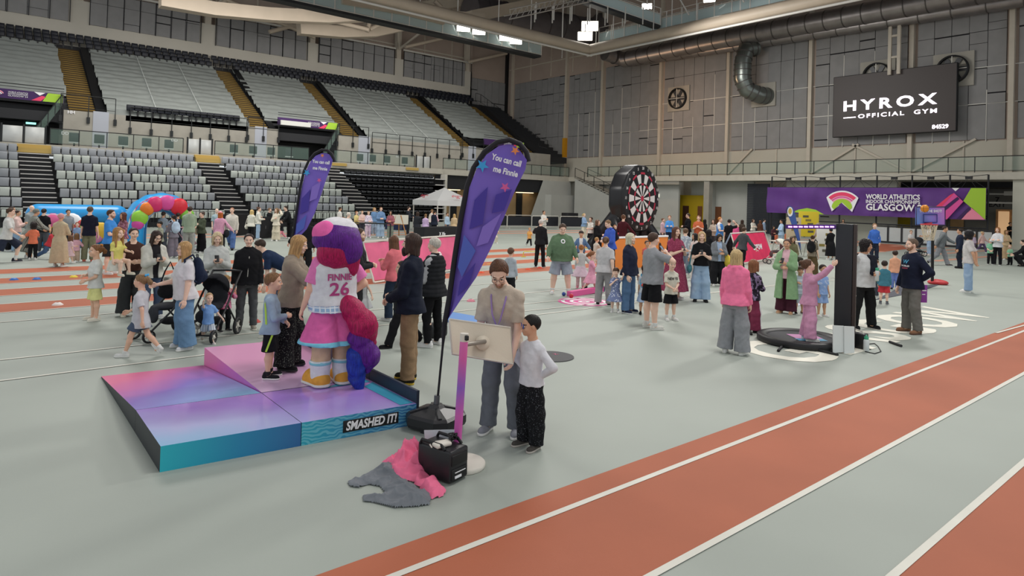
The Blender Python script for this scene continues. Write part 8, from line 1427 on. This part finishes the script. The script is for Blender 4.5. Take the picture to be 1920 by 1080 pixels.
C(1450, 458, 424, 20, 'child in dark red low behind the red banner', 'c', (trs('#2b2b30'), jak('#4a2a30')), 2, ('curly', '#1f1613'), ('carry', 'carry'), 'still', age=.3)
J = C(1390, 506, 426, 152, 'person in a dark grey jacket turned away before the red banner', 'w', (trs('#1d1d20'), jak('#4a4d50')), 4, ('short', '#4a3424'), ('side', 'side'), 'walk', 10, H=1.62)
C(1299, 527, 437, -60, 'woman with long black hair and a flowered top behind the maroon dress', 'w', (trs('#c8c0bc'), jum('#d4c4bc', 'flower:#b88a8c')), 2, ('long', '#1d1613'), ('carry', 'down'), 'still', extra=(('headband', '#1f1a1a'),))
C(1284, 515, 428, 170, 'child in a grey printed tee behind the flowered top', 'c', (trs('#6a7484'), tee('#9aa4b4', 'blotch:#d4d8dc')), 4, ('short', '#6a4e38'), ('down', 'down'), 'still', age=.15)
C(1329, 520, 430, 120, 'person with black hair in a black coat behind the black tee', 'w', (trs('#1d1d20'), jak('#1d1d20')), 2, ('longmess', '#1b1512'), ('carry', 'carry'), 'still')
C(1233, 498, 444, 150, 'child in a dark top before the orange board', 'c', (trs('#3a3a40'), jum('#4a3a38')), 2, ('short', '#2a201a'), ('down', 'down'), 'still', age=.4)
C(1212, 520, 452, 20, 'small child in red and white behind the turquoise backpack', 'c', (trs('#6a4a50'), tee('#c8524a')), 2, ('short', '#4a3424'), ('down', 'down'), 'still', H=1.15)
C(1580, 452, 411, 0, 'woman with dark hair far behind the light bar', 'w', (trs('#2b2b30'), jum('#7a6a5c')), 2, ('long', '#2c201b'), ('down', 'down'), 'still', H=1.64)
C(1894, 463, 418, 40, 'man in black in the lit doorway at far right', 'm', (trs('#1b1b1e'), tee('#17171a')), 2, ('short', '#17120f'), ('fold', 'fold'), 'still', H=1.78)
C(1770, 446, 414, 20, 'woman with fair hair beyond the fence beside the ginger chairs', 'w', (trs('#4c4c50'), jum('#c89a5a')), 4, ('short', '#b08a5e'), ('down', 'down'), 'still', H=1.65)
ph = at(663, 452); o = railing('queue_rail', [tuple(at(661, 456)), tuple(at(731, 458))], 1.0, 'low dark blue rail before the people left of the easel', 2.2, gl=False)
for px, lab in ((640, 'dark blue draped table beyond the costumed person, left'), (652, 'dark blue draped table beyond the costumed person, right')): pass
drape((604, 436), (660, 440), .8, .8, 'dark blue draped table under the black folded seats', '#20284a'); drape((722, 430), (752, 432), .8, .6, 'dark blue draped table behind the easel', '#232b4c')
